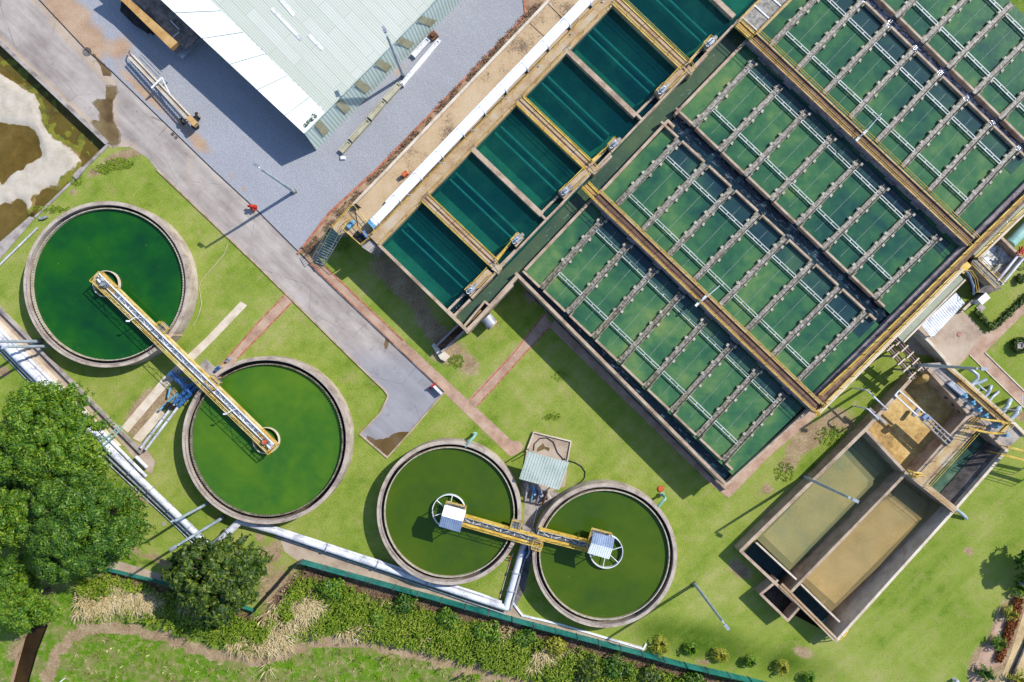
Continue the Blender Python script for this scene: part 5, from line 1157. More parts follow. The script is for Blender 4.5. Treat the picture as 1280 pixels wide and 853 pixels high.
water_poly('silty_water', [(949, 676), (1083, 537), (1133, 592), (997, 722)], -.22, 'water_silty_green', HS)
water_poly('silty_water', [(1004, 728), (1133, 593), (1194, 637), (1050, 774)], -.22, 'water_silty', HS)
water_poly('dark_water', [(928, 690), (946, 679), (995, 724), (978, 738)], -.24, 'water_dark', HS)
water_poly('dark_water', [(991, 741), (1002, 731), (1049, 777), (1040, 792)], -.4, 'water_dark', HS)
# sludge compartment
m = MB(); m.prism(poly([(1084, 536), (1142, 474), (1160, 464), (1212, 520), (1146, 592), (1132, 588)], HS), -1.8, -.35); m.build('sludge_bed', 'sludge', e)
# inner lining slopes of the sludge compartment
water_poly('pit_water', [(1227, 532), (1254, 556), (1190, 630), (1160, 606)], -.1, 'water_pit', HS)
m = MB(); q5 = poly([(1259, 563), (1195, 635), (1184, 626), (1248, 553)], HS); m.prism(q5, -1.9, [1.1, 1.1, .0, .0]); m.build('side_slope', 'concrete_dark', e)
# walkway between sludge and green pit
m = MB(); m.prism(poly([(1216, 520), (1228, 531), (1158, 608), (1147, 595)], HS + .1), -1.9, HS + .06); m.build('walkway', 'deck_tan', e)
for a, b in (((1227, 531), (1158, 607)), ((1217, 521), (1149, 595))):
    m = MB(); A, Bq = poly([a, b], HS + .1); railing(m, [A, Bq], HS + .05, .95, 1.5, .03); m.build('railing', 'yellow', e)
m = MB(); m.prism(poly([(1134, 594), (1140, 589), (1196, 634), (1192, 641)], HS + .08), HS, HS + .08); m.build('walkway', 'deck_tan', e)
m = MB(); A, Bq = poly([(1135, 594), (1192, 640)], HS); railing(m, [A, Bq], HS + .05, .95, 1.5, .025); m.build('railing', 'yellow_tan', e)
# sloped apron of the gate wall and its walkway
m = MB(); m.prism(poly([(1150, 462), (1162, 455), (1180, 453), (1266, 530), (1280, 545), (1262, 562), (1216, 519), (1161, 463)], HS), -1.9, HS - .25); m.build('gate_deck', 'concrete_grey', e)
m = MB(); 
for a, b in (((1144, 412), (1161, 428)), ((1161, 428), (1179, 448)), ((1179, 448), (1186, 459)), ((1186, 459), (1268, 531)), ((1268, 531), (1282, 545))): m.bar(X(*a, 1.3), X(*b, 1.3), .26, 0, 1.5 + jig(), .1)
m.build('outer_wall', 'cream_strip', e)
for a, b in (((1182, 458), (1262, 527)), ((1196, 478), (1256, 532))):
    m = MB(); A, Bq = poly([a, b], HS + .1); m.bar(A, Bq, .12, HS - .2, HS + .12); railing(m, [A, Bq], HS, .95, 1.6, .025); m.build('railing', 'yellow_tan', e)
m = MB(); m.prism(poly([(1184, 480), (1190, 476), (1209, 491), (1203, 496)], HS + .3), HS - .25, HS + .35); m.build('grey_hatch', 'galv', e)
for i, (px, py) in enumerate(((1205, 496), (1215, 504.5), (1223, 513), (1231, 521), (1245, 533), (1256, 544))):
    c = X(px, py, HS + .4); m = MB(); m.box((c[0], c[1], HS + .2), (.32, .3, .6), .8); m.cyl(c[0], c[1], HS + .5, HS + .8, .14, .12, 12); m.tube([(c[0], c[1], HS + .4), (c[0] + .3, c[1] + .3, HS + .4)], .1, 8)
    m.build('sluice_motor', 'light_blue', label='small light blue sluice motor, %s along the gate wall counted from the white curved wall' % ordn[i], cat='motor', group='sluice motors on the gate wall')
# inflow pipes with brown jets
for i, (px, py) in enumerate(((1189, 497), (1198, 506), (1206, 514))):
    c = X(px, py, .8); m = MB(); m.tube([(c[0] + .9, c[1] - .5, 1.1), (c[0] + .3, c[1] - .05, 1.0), (c[0] - .3, c[1] + .1, .4)], [.1, .15, .28], 10); m.build('inflow_nozzle', 'wet_concrete', label='brown inflow nozzle over the sludge, %s from the upper corner' % ordn[i], cat='nozzle', group='inflow nozzles of the sludge compartment')
# yellow frames bridging
def frame(P, z, label, mat='yellow'):
    m = MB()
    q = [X3(p[0], p[1], z) for p in P]
    for a, b in zip(q[:-1], q[1:]): m.bar(a[:2], b[:2], .16, z - .25, z)
    railing(m, [v[:2] for v in q], z, .9, 1.2, .03)
    for v in (q[0], q[-1]): m.tube([(v[0], v[1], 0), v], .05, 6)
    m.build('overhead_walkway', mat, label=label, cat='walkway frame', group='yellow frames over the gate wall')
frame([(1212, 536), (1240, 542), (1251, 541), (1262, 530), (1252, 527), (1226, 524)], HS + .9, 'yellow frame crossing the corner of the green pit')
frame([(1252, 568), (1290, 578), (1330, 590)], HS + .9, 'lower yellow beam leading out of the photo beside the green pit')
frame([(1260, 559), (1290, 566), (1330, 575)], HS + .9, 'upper yellow beam leading out of the photo beside the green pit')
m = MB(); m.tube([X3(1134, 588, 1.7), X3(1142, 591, 2.2), X3(1152, 592, 2.2)], .09, 8); m.tube([X3(1136, 594, 1.7), X3(1145, 596, 2.2), X3(1153, 594, 2.2)], .09, 8)
for t in (.1, .3, .5, .7, .9): m.tube([lerp(X3(1134, 588, 1.9), X3(1152, 592, 2.2), t), lerp(X3(1136, 594, 1.9), X3(1153, 594, 2.2), t)], .05, 5)
m.build('yellow_ladder', 'yellow', label='short yellow ladder bridging the corner where the three compartments meet', cat='ladder')
m = MB()
for s in (0, 1): m.tube([X3(1046 + s * 7, 800 - s * 3, 1.5), X3(1051 + s * 5, 800 - s * 5, .8), X3(1054 + s * 6, 796 - s * 8, 0.05)], .05, 6)
for t in (.1, .35, .6, .85): m.tube([lerp(X3(1046, 800, 1.5), X3(1054, 796, .05), t), lerp(X3(1053, 797, 1.5), X3(1060, 788, .05), t)], .035, 5)
m.build('yellow_ladder', 'yellow', label='yellow ladder at the outer bottom corner of the basins', cat='ladder')
# white guard beams over the sludge
sb = empty('scraper_gantry', X3(1140, 505, HS), 'white twin beam gantry reaching over the brown sludge', 'gantry')
for k, (a, b) in enumerate((((1119, 494), (1152, 524)), ((1124, 488), (1158, 518)))):
    m = MB(); m.bar(X(*a, 1.75), X(*b, 1.75), .1, 1.6, 1.75 + k * .004); m.build('beam', 'white', sb)
m = MB(); m.bar(X(119 + 1000, 494, 1.7), X(1124, 488, 1.7), .1, 1.6, 1.73); m.build('beam_end', 'white', sb)
for k, (a, b) in enumerate((((1152, 524), (1186, 557)), ((1159, 518), (1193, 549)), ((1156, 521), (1190, 553)))):
    m = MB(); m.bar(X(*a, 1.75), X(*b, 1.75), .12, 1.5, 1.72 + k * .004); m.build('beam', 'concrete_grey', sb)
m = MB()
for t in [i / 7 for i in range(8)]: m.bar(X(*lerp((1152, 524), (1186, 557), t), 1.7), X(*lerp((1159, 518), (1193, 549), t), 1.7), .06, 1.55, 1.66)
m.build('cross_bar', 'galv', sb)
m = MB(); c = X(1155, 521, 1.9); m.box((c[0], c[1], 2.0), (.5, .4, .45), .8); m.cyl(c[0] + .3, c[1] - .1, 1.9, 2.4, .15, .15, 10); m.build('trolley', 'steel_blue', sb)
m = MB(); m.tube([X3(1148, 511, .3), X3(1141, 520, .3)], .2, 8); m.build('skimmer', 'galv', sb)
# goosenecks dipping into the sludge compartment
for k, (a, b, lb) in enumerate((((1083, 487.5), (1110, 513), 'upper bent white pipe arching over the sludge basin edge'), ((1084, 511), (1099, 525), 'lower bent white pipe arching over the sludge basin edge'))):
    m = MB(); z = 2.6; g0 = X(a[0] * 1.0, a[1], z); g1 = X(*b, z)
    m.tube([(g0[0], g0[1], 0), (g0[0], g0[1], z - .2), (g0[0] + .12, g0[1] - .1, z), (g1[0] - .1, g1[1] + .1, z), (g1[0], g1[1], z - .2), (g1[0], g1[1], 1.4)], .075, 8); m.build('bent_pipe', 'white_pipe', smooth=True, label=lb, cat='pipe', group='bent white pipes at the sludge basin')
m = MB(); c = X(1093, 513, 1.6)
for i in range(5): m.box((c[0] + i * .28 - .3, c[1] - i * .25, 1.62), (.25, .5, .12 + i * .03), .8)
m.build('step_cover', 'concrete_grey', label='row of pale covers on the basin wall between the bent pipes', cat='cover')
# twin pipe bridges from the gallery
for k, (a, b, off) in enumerate((((1109, 431), (1148, 474), 3.6), ((1120, 424), (1159, 464), 3.6))):
    e3 = empty('pipe_bridge', X3(*a, 0), ('left' if 0 else '') + ['brown twin pipe bridge nearer the bent white pipes', 'brown twin pipe bridge nearer the metal roof'][k], 'pipe bridge', 'brown pipe bridges between gallery and sludge basin')
    z = 2.8; A = Vector(X(*a, z)); Bq = Vector(X(*b, z)); dd = (Bq - A).normalized(); nn = Vector((-dd.y, dd.x))
    for s in (-1, 0, 1):
        m = MB(); m.tube([(A.x + nn.x * s * .22, A.y + nn.y * s * .22, z), (Bq.x + nn.x * s * .22, Bq.y + nn.y * s * .22, z - .6)], .08, 8); m.build('pipe', 'rust' if s else 'girder', e3, smooth=True)
    m = MB()
    for t in (.1, .3, .5, .7, .9):
        p = A.lerp(Bq, t); zz_ = z - .6 * t; m.bar((p - nn * .42), (p + nn * .42), .12, zz_ - .2, zz_ + .12)
    m.build('tie', 'cream_strip', e3)
    m = MB(); p = A.lerp(Bq, .5)
    for t in (.35, .75): p = A.lerp(Bq, t); m.tube([(p.x, p.y, 0), (p.x, p.y, z - .4)], .09, 8)
    m.build('post', 'concrete_grey', e3)
m = MB(); c = X(1154, 471, 1.6); m.tube([(c[0], c[1], 2.0), (c[0] + .1, c[1] - .15, 1.7), (c[0] - .1, c[1] - .5, .9)], [.28, .34, .3], 12); m.build('pipe_outfall', 'yellow_tan', label='ochre outfall where the brown pipe bridges enter the sludge basin', cat='outfall')
# elbows on the lawn outside the gate wall
G = 'blue grey pipe elbows on the lawn outside the gate wall'
def elbow(pts, r, lb): 
    m = MB(); m.tube([X3(*p) for p in pts], r, 12); m.build('elbow_pipe', 'pole', smooth=True, label=lb, cat='pipe', group=G)
elbow([(1207, 460, .1), (1212, 462, .9), (1216, 464, 1.0), (1222, 469, 1.0), (1222, 473, 1.0), (1219, 476, .9), (1211, 484, .9)], .16, 'hooked elbow pipe closest to the yard')
elbow([(1233, 474, 1.0), (1226, 478, .9), (1217, 480, .9), (1210, 487, .9)], .16, 'short elbow pipe with a white cap beside the hooked one')
elbow([(1218, 477, .9), (1226, 484, .9), (1236, 492, .9)], .08, 'thin pipe joining the elbows')
elbow([(1224, 486, .9), (1219, 492, .9)], .08, 'thin stub joining the elbows to the wall')
elbow([(1239, 483, 0), (1238.5, 483.5, .9), (1237, 488, 1.0), (1235, 492, .9), (1226, 501, .9)], .15, 'elbow pipe third along the gate wall')
elbow([(1248, 490, 0), (1246, 492, .8), (1241, 496, .9), (1233, 506, .9)], .12, 'slim elbow pipe fourth along the gate wall')
elbow([(1263, 500, 0), (1262, 502, .9), (1260, 507, 1.0), (1250, 519, .9)], .2, 'thick elbow pipe fifth along the gate wall')
elbow([(1274, 510, 0), (1272.5, 511, .9), (1271, 516, 1.0), (1259, 529, .9)], .2, 'thick elbow pipe nearest the yellow frame')
m = MB(); m.tube([X3(1247, 510, 0), (X3(1247, 510, 0)[0], X3(1247, 510, 0)[1], 3.0)], .05, 6); m.tube([(X3(1247, 510, 0)[0], X3(1247, 510, 0)[1], 3.0), (X3(1247, 510, 0)[0] + .05, X3(1247, 510, 0)[1] + 1.4, 3.1)], .03, 6); m.build('antenna_mast', 'white', label='thin white mast among the elbow pipes', cat='mast')
m = MB(); m.tube([X3(1194, 636, .9), X3(1203, 643, .5), X3(1208, 648, .1)], .16, 10); m.build('drain_pipe', 'pole', smooth=True, label='short blue grey drain pipe leaving the outer wall onto the lawn', cat='pipe')

# low metal roof and yard edge ---------------------------------------------------
e = empty('lean_to', X3(1175, 395, 0), 'low white ribbed metal lean-to roof beside the gallery', 'lean-to')
P = [(1150, 407), (1166, 423), (1207, 379), (1193, 366)]; hz = 2.3; a, b, c, dd = [Vector(X(*p, hz)) for p in P]; Z = (hz + .2, hz - .1, hz - .1, hz + .2)
m = MB(); m.add([(v.x, v.y, z) for v, z in zip((a, b, c, dd), Z)] + [(v.x, v.y, z - .05) for v, z in zip((a, b, c, dd), Z)], [(0, 1, 2, 3), (7, 6, 5, 4), (0, 4, 5, 1), (1, 5, 6, 2), (2, 6, 7, 3), (3, 7, 4, 0)])
for i in range(19):
    t = (i + .5) / 19; p = a.lerp(dd, t); q_ = b.lerp(c, t); m.tube([(p.x, p.y, Z[0]), (q_.x, q_.y, Z[1])], .025, 5)
m.build('roof', 'white', e)
m = MB(); ce = (a + b + c + dd) / 4
for v in (a, b, c, dd): p = ce + (v - ce) * .92; m.tube([(p.x, p.y, 0), (p.x, p.y, hz)], .05, 6)
m.build('post', 'galv', e)
# foaming box
e = empty('aeration_box', X3(1245, 330, 0), 'raised concrete box of foaming white water beside the gallery', 'water box'); hz = 2.6
L = [(1217, 329), (1251, 296), (1277, 322), (1247, 354)]
for a_, b_ in zip(L, L[1:] + L[:1]): m = MB(); wallpx(m, a_, b_, 3.2, hz, 0); m.build('wall', 'concrete', e)
m = MB(); m.prism(poly(L, hz), 0, 1.7); m.build('foaming_water', 'water_foam', e)
for a_, b_ in (((1247, 351), (1272, 320)), ((1252, 356), (1282, 320))): m = MB(); m.tube([X3(*a_, 2.9), X3(*b_, 2.9)], .11, 10); m.build('white_pipe', 'white_pipe', e, smooth=True)
m = MB(); m.prism(poly([(1215, 327), (1221, 322), (1254, 355), (1247, 361)], 3.0), 2.6, 2.9); m.build('walkway', 'grating', e)
for a_, b_ in (((1214, 329), (1246, 361)), ((1222, 323), (1254, 354))): m = MB(); A, Bq = poly([a_, b_], 3.0); railing(m, [A, Bq], 2.9, .95, 1.1, .03); m.bar(A, Bq, .1, 2.85, 2.98); m.build('railing', 'yellow_tan', e)
m = MB(); m.prism(poly([(1205, 328), (1214, 330), (1245, 362), (1226, 368), (1214, 366)], 0), 0, 0.9); m.build('buttress', 'concrete_dark', e)
m = MB(); m.tube([X3(1199, 342, 3.3), X3(1206, 336, 3.3), X3(1212, 345, 3.0), X3(1217, 358, 2.2), X3(1217, 368, 1.5)], .1, 10); m.build('bypass_pipe', 'steel_blue', smooth=True, label='curved blue pipe dropping from the flume end beside yellow rails', cat='pipe')
m = MB(); railing(m, poly([(1203, 339), (1209, 339), (1216, 349), (1219, 366)], 3.0), 2.9, .9, 1.0, .035); m.bar(X(1200, 338, 3.4), X(1210, 328, 3.4), .9, 3.2, 3.4); m.build('gate_platform', 'yellow', label='small yellow railed platform between the two flumes', cat='platform')
e = empty('teal_launder', X3(1268, 295, 0), 'pale teal covered channel entering at the right edge behind the foaming box', 'channel')
m = MB(); m.tube([X3(1262, 305, 1.5), X3(1390, 172, 1.5)], .5, 20); m.build('barrel', 'pale_teal', e, smooth=True)
m = MB(); wallpx(m, (1253, 295), (1390, 155), 3.0, 2.3, 0); m.build('wall', 'brick_wall', e)
m = MB(); c = X(1275, 316, 3); 
for i in range(4): a_ = i * .7; m.tube([(c[0], c[1], 3.0), (c[0] + .55 * math.cos(a_), c[1] + .55 * math.sin(a_), 3.0 + .1 * i)], .07, 8)
m.ring(c[0], c[1], .22, .3, 3.0, 3.1, 16); m.tube([(c[0], c[1], 2.4), (c[0], c[1], 3.1)], .07, 8); m.build('red_valve', 'red', label='bright red valve gear at the right edge above the foaming box', cat='valve')
# yard things
m = MB(); c = X(1225, 374, .5); m.box((c[0], c[1], .5), (.9, .55, 1.0), .7); m.box((c[0], c[1], 1.03), (1.0, .65, .06), .7); m.build('control_cabinet', 'white', label='white cabinet beside the hedge corner and concrete slab', cat='cabinet')
m = MB(); c = X(1208, 382, .3); m.box((c[0], c[1], .3), (1.2, .25, .6), .75); m.box((c[0] - .1, c[1] - .25, .15), (1.0, .2, .3), .75); m.build('bench_wall', 'cream_strip', label='short cream wall at the lower end of the metal roof', cat='wall')
m = MB(); m.prism(poly([(1219, 385), (1225, 379), (1231, 385), (1225, 391)]), 0, .14); m.prism(poly([(1221.5, 385), (1225, 381.5), (1228.5, 385), (1225, 388.5)]), .14, .18); m.build('concrete_slab', 'concrete_grey', label='small square concrete slab on grass inside the hedge', cat='slab')
m = MB(); c = X(1199, 418, 0); m.cyl(c[0], c[1], 0, .06, .22, .22, 20); m.build('manhole_cover', 'brick_wall', label='round reddish manhole cover in the middle of the paved yard', cat='manhole cover')
m = MB(); c = X(1271, 432, 0); m.ring(c[0], c[1], .28, .42, 0, .5, 4, math.pi / 4, math.pi / 4 + 2 * math.pi); m.box((c[0], c[1], .2), (.4, .4, .4)); m.build('planter', 'concrete_grey', label='square concrete planter ringed by a clipped round hedge', cat='planter')
def leaf_quads(m, c, n, rad, size, up=.55, flat=.75, rnd=R, elong=1.5):
    V = m.v; F = m.f
    for _ in range(n):
        while True:
            x, y, z = rnd.uniform(-1, 1), rnd.uniform(-1, 1), rnd.uniform(-1, 1); l = x * x + y * y + z * z
            if .05 < l <= 1: break
        l = math.sqrt(l); s = (rnd.random() ** .4) / l
        p = (c[0] + x * s * rad, c[1] + y * s * rad, c[2] + z * s * rad * flat)
        nx, ny, nz = x / l + rnd.uniform(-.7, .7), y / l + rnd.uniform(-.7, .7), z / l + up + rnd.uniform(-.5, .5)
        q = Vector((nx, ny, nz)).normalized(); a = q.orthogonal().normalized(); t = rnd.uniform(0, 6.28)
        a = (a * math.cos(t) + q.cross(a) * math.sin(t)); b = q.cross(a); sz = size * rnd.uniform(.6, 1.35)
        a *= sz * .5 * elong; b *= sz * .33; i = len(V)
        pv = Vector(p)
        V += [tuple(pv - a), tuple(pv - a * .1 + b), tuple(pv + a), tuple(pv - a * .1 - b)]; F.append((i, i + 1, i + 2, i + 3))
# ---------------------------------------------------------------- warehouse, trailer, conveyor, lamps
HW1 = 3.35
e = empty('warehouse', X3(300, 60, 0), 'large warehouse with pale ribbed metal roof and blue green side wall', 'warehouse')
def ql(name, pts, mat, th=.08):
    v = [X3(p[0], p[1], p[2]) for p in pts]; n = len(v)
    m = MB(); m.add(v + [(a, b, c - th) for a, b, c in v], [tuple(range(n)), tuple(reversed(range(n, 2 * n)))] + [(i, i + n, (i + 1) % n + n, (i + 1) % n) for i in range(n)])
    o = m.build(name, mat, e)
    bm = bmesh.new(); bm.from_mesh(o.data); bmesh.ops.recalc_face_normals(bm, faces=bm.faces); bm.to_mesh(o.data); bm.free(); return o
zr = lambda px, py: HW1 + .0008 * ((407 - px) * .72 + (140 - py) * .69)   # roof rises away from the eave
def rp3(px, py): return (px, py, zr(px, py))
ql('roof', [rp3(406, 141), rp3(545, 0), rp3(660, -118), rp3(148, -118), rp3(262, 0)], 'roof_sheet')
ql('roof_edge', [rp3(380, 167), rp3(407.5, 140), rp3(262, -1), rp3(148, -119), rp3(80, -113), rp3(201, 0)], 'ridge_white')
for i in range(5):
    t = (i + .5) / 5.2; a = lerp((201, 0), (380, 167), t); b = lerp((262, 0), (407, 140), t)
    m = MB(); m.tube([X3(a[0], a[1], zr(*a) + .02), X3(b[0], b[1], zr(*b) + .02)], .03, 5); m.build('sheet_joint', 'mint_sheet', e)
ql('side_wall', [(380, 167, HW1 - .03), (660, -118, HW1 - .03), (695, -121, .05), (395, 188, .05)], 'wall_sheet', .05)
m = MB()
for a, b in (((381, 167, HW1), (395.5, 187.5, .05)), ((381, 167, HW1), (660, -117, HW1))): m.tube([X3(*a), X3(*b)], .06, 6)
m.build('edge_trim', 'mint_sheet', e)
for (x, y) in ((410, 156), (436, 128), (460, 101), (485, 73), (512, 47), (538, 20)):
    t0 = ((x - 396) / (576 - 396)) * .59; t0 = (x - 398) / 283; q = [(t0, .12), (t0 + .024, .12), (t0 + .024, .80), (t0, .80)]
    ql('wall_window', [tuple(lerp(lerp((380, 167), (660, -118), u_), lerp((395, 188), (695, -121), u_), v_)) + (lerp((HW1,), (.05,), v_)[0] + .16,) for u_, v_ in q], 'cream', .04)
for P in ([(338, 12), (341, 9), (378, 48), (375, 51)], [(348, 0), (352, -3), (369, 17), (366, 21)], [(384, 45), (388, 42), (405, 60), (402, 64)]):
    ql('skylight', [(p[0], p[1], zr(*p) + .04) for p in P], 'white', .03)
m = MB(); a, b = X3(382, 171, HW1), X3(385, 175, HW1)
for t in range(5):
    p = lerp((374, 163), (205, 5), t / 6); m = MB(); m.tube([X3(p[0] + 14, p[1] + 9, 0, 0), (X3(p[0] + 14, p[1] + 9, 0)[0], X3(p[0] + 14, p[1] + 9, 0)[1], HW1)], .12, 8); m.build('column', 'concrete_grey', e)
m = MB(); a = [X3(p[0], p[1], zr(*p) + .1) for p in ((382, 157), (394, 144))]; 
for k, t in enumerate((0, .3, .62, .95)): p = lerp(a[0], a[1], t); leaf_quads(m, (p[0], p[1], p[2] + .02), 26, .26, .12, flat=.12)
m.build('roof_moss_patch', 'hedge', e)
# trailer with cargo bed under the roof edge
e = empty('flatbed_trailer', X3(190, 40, 0), 'dark flatbed trailer with an ochre side board half under the warehouse roof', 'trailer')
hz = 1.5
m = MB(); m.prism(poly([(150, -18), (232, 62), (262, 32), (180, -48)], hz), hz - .15, hz); m.build('bed', 'bed', e)
m = MB(); m.prism(poly([(136, -22), (152, -10), (222, 53), (213, 61), (153, 2), (126, -18)], hz + .55), hz, hz + .55); m.build('side_board', 'ochre', e)
m = MB(); m.prism(poly([(212, 60), (223, 52), (246, 30), (262, 33), (226, 72)], 1.0), .6, [1.0, 1.0, 1.0, .7, .7]); 
for i in range(5): t = i / 5; m.bar(X(*lerp((217, 62), (248, 34), 0 if 0 else t * 0 + .0), 1.0), X(*lerp((217, 62), (248, 34), 1), 1.0), .05, .9, 1.02)
m.build('ramp', 'galv', e)
for i in range(3):
    p0 = lerp((215, 63), (222, 69), i / 2); m = MB(); m.bar(X(*p0, 1.02), X(p0[0] + 33, p0[1] - 31, 1.02), .06, .98, 1.06 + i * .004); m.build('ramp_slat', 'concrete_grey', e)
for (px, py) in ((165, 18), (176, 28), (187, 37)):
    c = X(px, py, .5); m = MB(); dd = Vector((.7, .72, 0)).normalized(); m.tube([Vector((c[0], c[1], .5)) - dd * .18, Vector((c[0], c[1], .5)) + dd * .18], .5, 20); w_ = m.build('wheel', 'rubber', e)
    m = MB(); m.tube([Vector((c[0], c[1], .5)) - dd * .2, Vector((c[0], c[1], .5)) + dd * .2], .24, 12); m.build('rim', 'galv', w_)
m = MB(); m.prism(poly([(152, 0), (150, 14), (166, 30), (176, 36), (182, 40), (190, 34), (160, 4)], 1.0), .5, 1.0); m.build('toolbox', 'dark', e)
m = MB(); m.tube([X3(213, 26, hz + .1), X3(224, 37, hz + .1)], .05, 6); m.tube([X3(216, 47, hz + .1), X3(224, 40, hz + .1)], .05, 6); m.build('tie_bar', 'white', e)
# belt conveyor
e = empty('belt_conveyor', X3(205, 115, 0), 'long cream portable belt conveyor on small wheels beside the gutter', 'conveyor')
A = X3(165, 72, 1.0); Bq = X3(242, 153, 1.5); A = X3(165, 72, .5); Bq = X3(242, 153, .75)
dv = (Vector(Bq) - Vector(A)).normalized(); nv = Vector((-dv.y, dv.x, 0)).normalized()
for s in (-1, 1):
    m = MB(); a_ = Vector(A) + nv * .2 * s; b_ = Vector(Bq) + nv * .2 * s
    m.tube([a_, b_], .06, 6); m.tube([a_ + Vector((0, 0, .32)), b_ + Vector((0, 0, .32))], .065, 6)
    for i in range(27):
        p = a_.lerp(b_, i / 26); m.tube([p, p + Vector((0, 0, .32))], .025, 5)
        if i < 26: m.tube([p, a_.lerp(b_, (i + 1) / 26) + Vector((0, 0, .32))], .02, 5)
    m.build('side_frame', 'cream_strip', e)
m = MB(); m.add([tuple(Vector(A) - nv * .11 + Vector((0, 0, .2))), tuple(Vector(Bq) - nv * .11 + Vector((0, 0, .2))), tuple(Vector(Bq) + nv * .11 + Vector((0, 0, .2))), tuple(Vector(A) + nv * .11 + Vector((0, 0, .2)))], [(0, 1, 2, 3)]); 
for i in range(52): p = Vector(A).lerp(Vector(Bq), i / 51); m.tube([p - nv * .13 + Vector((0, 0, .22)), p + nv * .13 + Vector((0, 0, .22))], .03, 5)
m.build('belt', 'cream_strip', e)
m = MB(); p0, p1 = X3(189, 110, 1.2), X3(202, 97, 1.2); p0 = (p0[0], p0[1], 1.15); p1 = (p1[0], p1[1], 1.15); m.tube([p0, p1], .09, 8)
m.tube([p1, (X3(211, 117, 1.2)[0], X3(211, 117, 1.2)[1], 1.0)], .05, 6); m.tube([p0, (p0[0], p0[1], .1)], .06, 6); m.tube([p1, (p1[0], p1[1], .1)], .06, 6); m.build('cross_brace', 'white', e)
m = MB(); c = X(233, 145, 1.6); m.box((c[0] + .25, c[1] - .25, 1.05), (.8, .5, .35), math.atan2(dv.y, dv.x)); m.box((X(241, 153, 1.5)[0], X(241, 153, 1.5)[1], 1.05), (.35, .5, .5), math.atan2(dv.y, dv.x)); m.build('drive_head', 'ochre', e)
m = MB(); m.tube([X3(228, 151, .35), X3(248, 145, .35)], .05, 6); m.tube([X3(236, 148, .35), (Vector(A).lerp(Vector(Bq), .93))], .06, 6); m.build('axle', 'dark', e)
for px, py in ((228, 152), (247, 145)):
    c = X(px, py, .35); dd = Vector((.85, .3, 0)).normalized(); m = MB(); m.tube([Vector((c[0], c[1], .35)) - dd * .1, Vector((c[0], c[1], .35)) + dd * .1], .34, 16); w_ = m.build('wheel', 'rubber', e)
    m = MB(); m.tube([Vector((c[0], c[1], .35)) - dd * .12, Vector((c[0], c[1], .35)) + dd * .12], .18, 12); m.build('rim', 'concrete_grey', w_)
m = MB(); c = X(243, 157, .4); m.cyl(c[0], c[1], 0, .42, .3, .3, 20); m.build('counterweight', 'dark', e)
m = MB(); c = X3(165, 71, .6); m.tube([(c[0], c[1], .8), (c[0] - .25, c[1] + .35, .7), (c[0] - .35, c[1] + .6, .4)], .06, 6); m.build('chute_lip', 'rust', e)
m = MB()
for i in range(5): a_ = (178 + i * 5, 62 + i * 0 ); m.tube([X3(172 + i * 2.4, 74 - i * 3, .04), X3(196 + i * 2.4, 99 - i * 3, .04)], .03, 5)
m.build('steel_rods', 'galv', label='thin steel rods lying parallel on the gravel beside the conveyor', cat='steel rods')
# precast beams lying on gravel
G = 'concrete channel pieces lying along the warehouse'
for i, (a, b, w, mt, lb) in enumerate((((427, 191), (438, 179), .5, 'beam_cream', 'shortest cream channel piece at the lower end of the row'), ((439, 177), (462, 152), .5, 'beam_cream', 'second cream channel piece from the lower end of the row'), ((463, 150), (481, 128), .5, 'beam_cream', 'third cream channel piece beside the lamp shadow'),
        ((482, 127), (500, 107), .55, 'beam_cream', 'cream channel piece ending next to the lamp post foot'), ((503, 108), (550, 52), .42, 'white', 'longest white channel piece beyond the lamp post'), ((517, 72), (536, 51), .5, 'white', 'short thick white box piece nearest the warehouse wall'))):
    A, Bq = X(*a), X(*b); d_ = (Vector(Bq) - Vector(A)).normalized(); n_ = Vector((-d_.y, d_.x))
    m = MB(); m.bar(A, Bq, w, .0, .28)
    for s in (-1, 1): m.bar(Vector(A) + n_ * s * (w / 2 - .05), Vector(Bq) + n_ * s * (w / 2 - .05), .1, .28, .4)
    for t in (0.03, .97): p = Vector(A).lerp(Vector(Bq), t); m.bar(p - n_ * (w / 2 - .1), p + n_ * (w / 2 - .1), .08, .28, .37)
    m.build('channel_piece', mt, label=lb, cat='concrete channel', group=G)
m = MB(); c = X(542, 46, 0); m.box((c[0], c[1], .15), (.7, .7, .3), .7); m.cyl(c[0], c[1], .3, .45, .2, .2, 10); m.build('junction_box', 'rust', label='small rusty junction box at the upper end of the white pieces', cat='box')
m = MB(); c = X(429, 198, 0); m.box((c[0], c[1], .08), (.48, .3, .16)); m.box((c[0], c[1], .18), (.4, .22, .04)); m.build('tile_block', 'white', label='small white block alone on the gravel below the channel pieces', cat='block')
# red hydrant and road barrier
m = MB(); c = X(318, 260, 0); m.cyl(c[0], c[1], 0, .75, .2, .16, 14); m.cyl(c[0], c[1], .75, .95, .2, .06, 14); m.tube([(c[0] - .42, c[1] + .1, .5), (c[0] + .42, c[1] - .12, .5)], .12, 12); m.tube([(c[0], c[1], .5), (c[0] + .1, c[1] - .36, .45)], .1, 10); m.ring(c[0], c[1], .18, .3, 0, .08, 16)
m.build('fire_hydrant', 'red', label='red fire hydrant standing on the road gutter', cat='hydrant')
e = empty('road_barrier', X3(545, 485), 'small white and red barrier at the end of the road by the footpath', 'barrier')
m = MB(); m.bar(X(543, 482), X(553, 492), .2, .3, .7); m.build('board', 'white', e)
m = MB(); m.bar(X(540, 483), X(546, 479), .18, .28, .74); m.bar(X(537, 487), X(541, 483), .12, .05, .3); m.build('red_arm', 'red', e)
m = MB(); m.tube([X3(544, 483), X3(544, 483, 0, .5)], .05, 6); m.tube([X3(552, 491), X3(552, 491, 0, .5)], .05, 6); m.build('leg', 'galv', e)
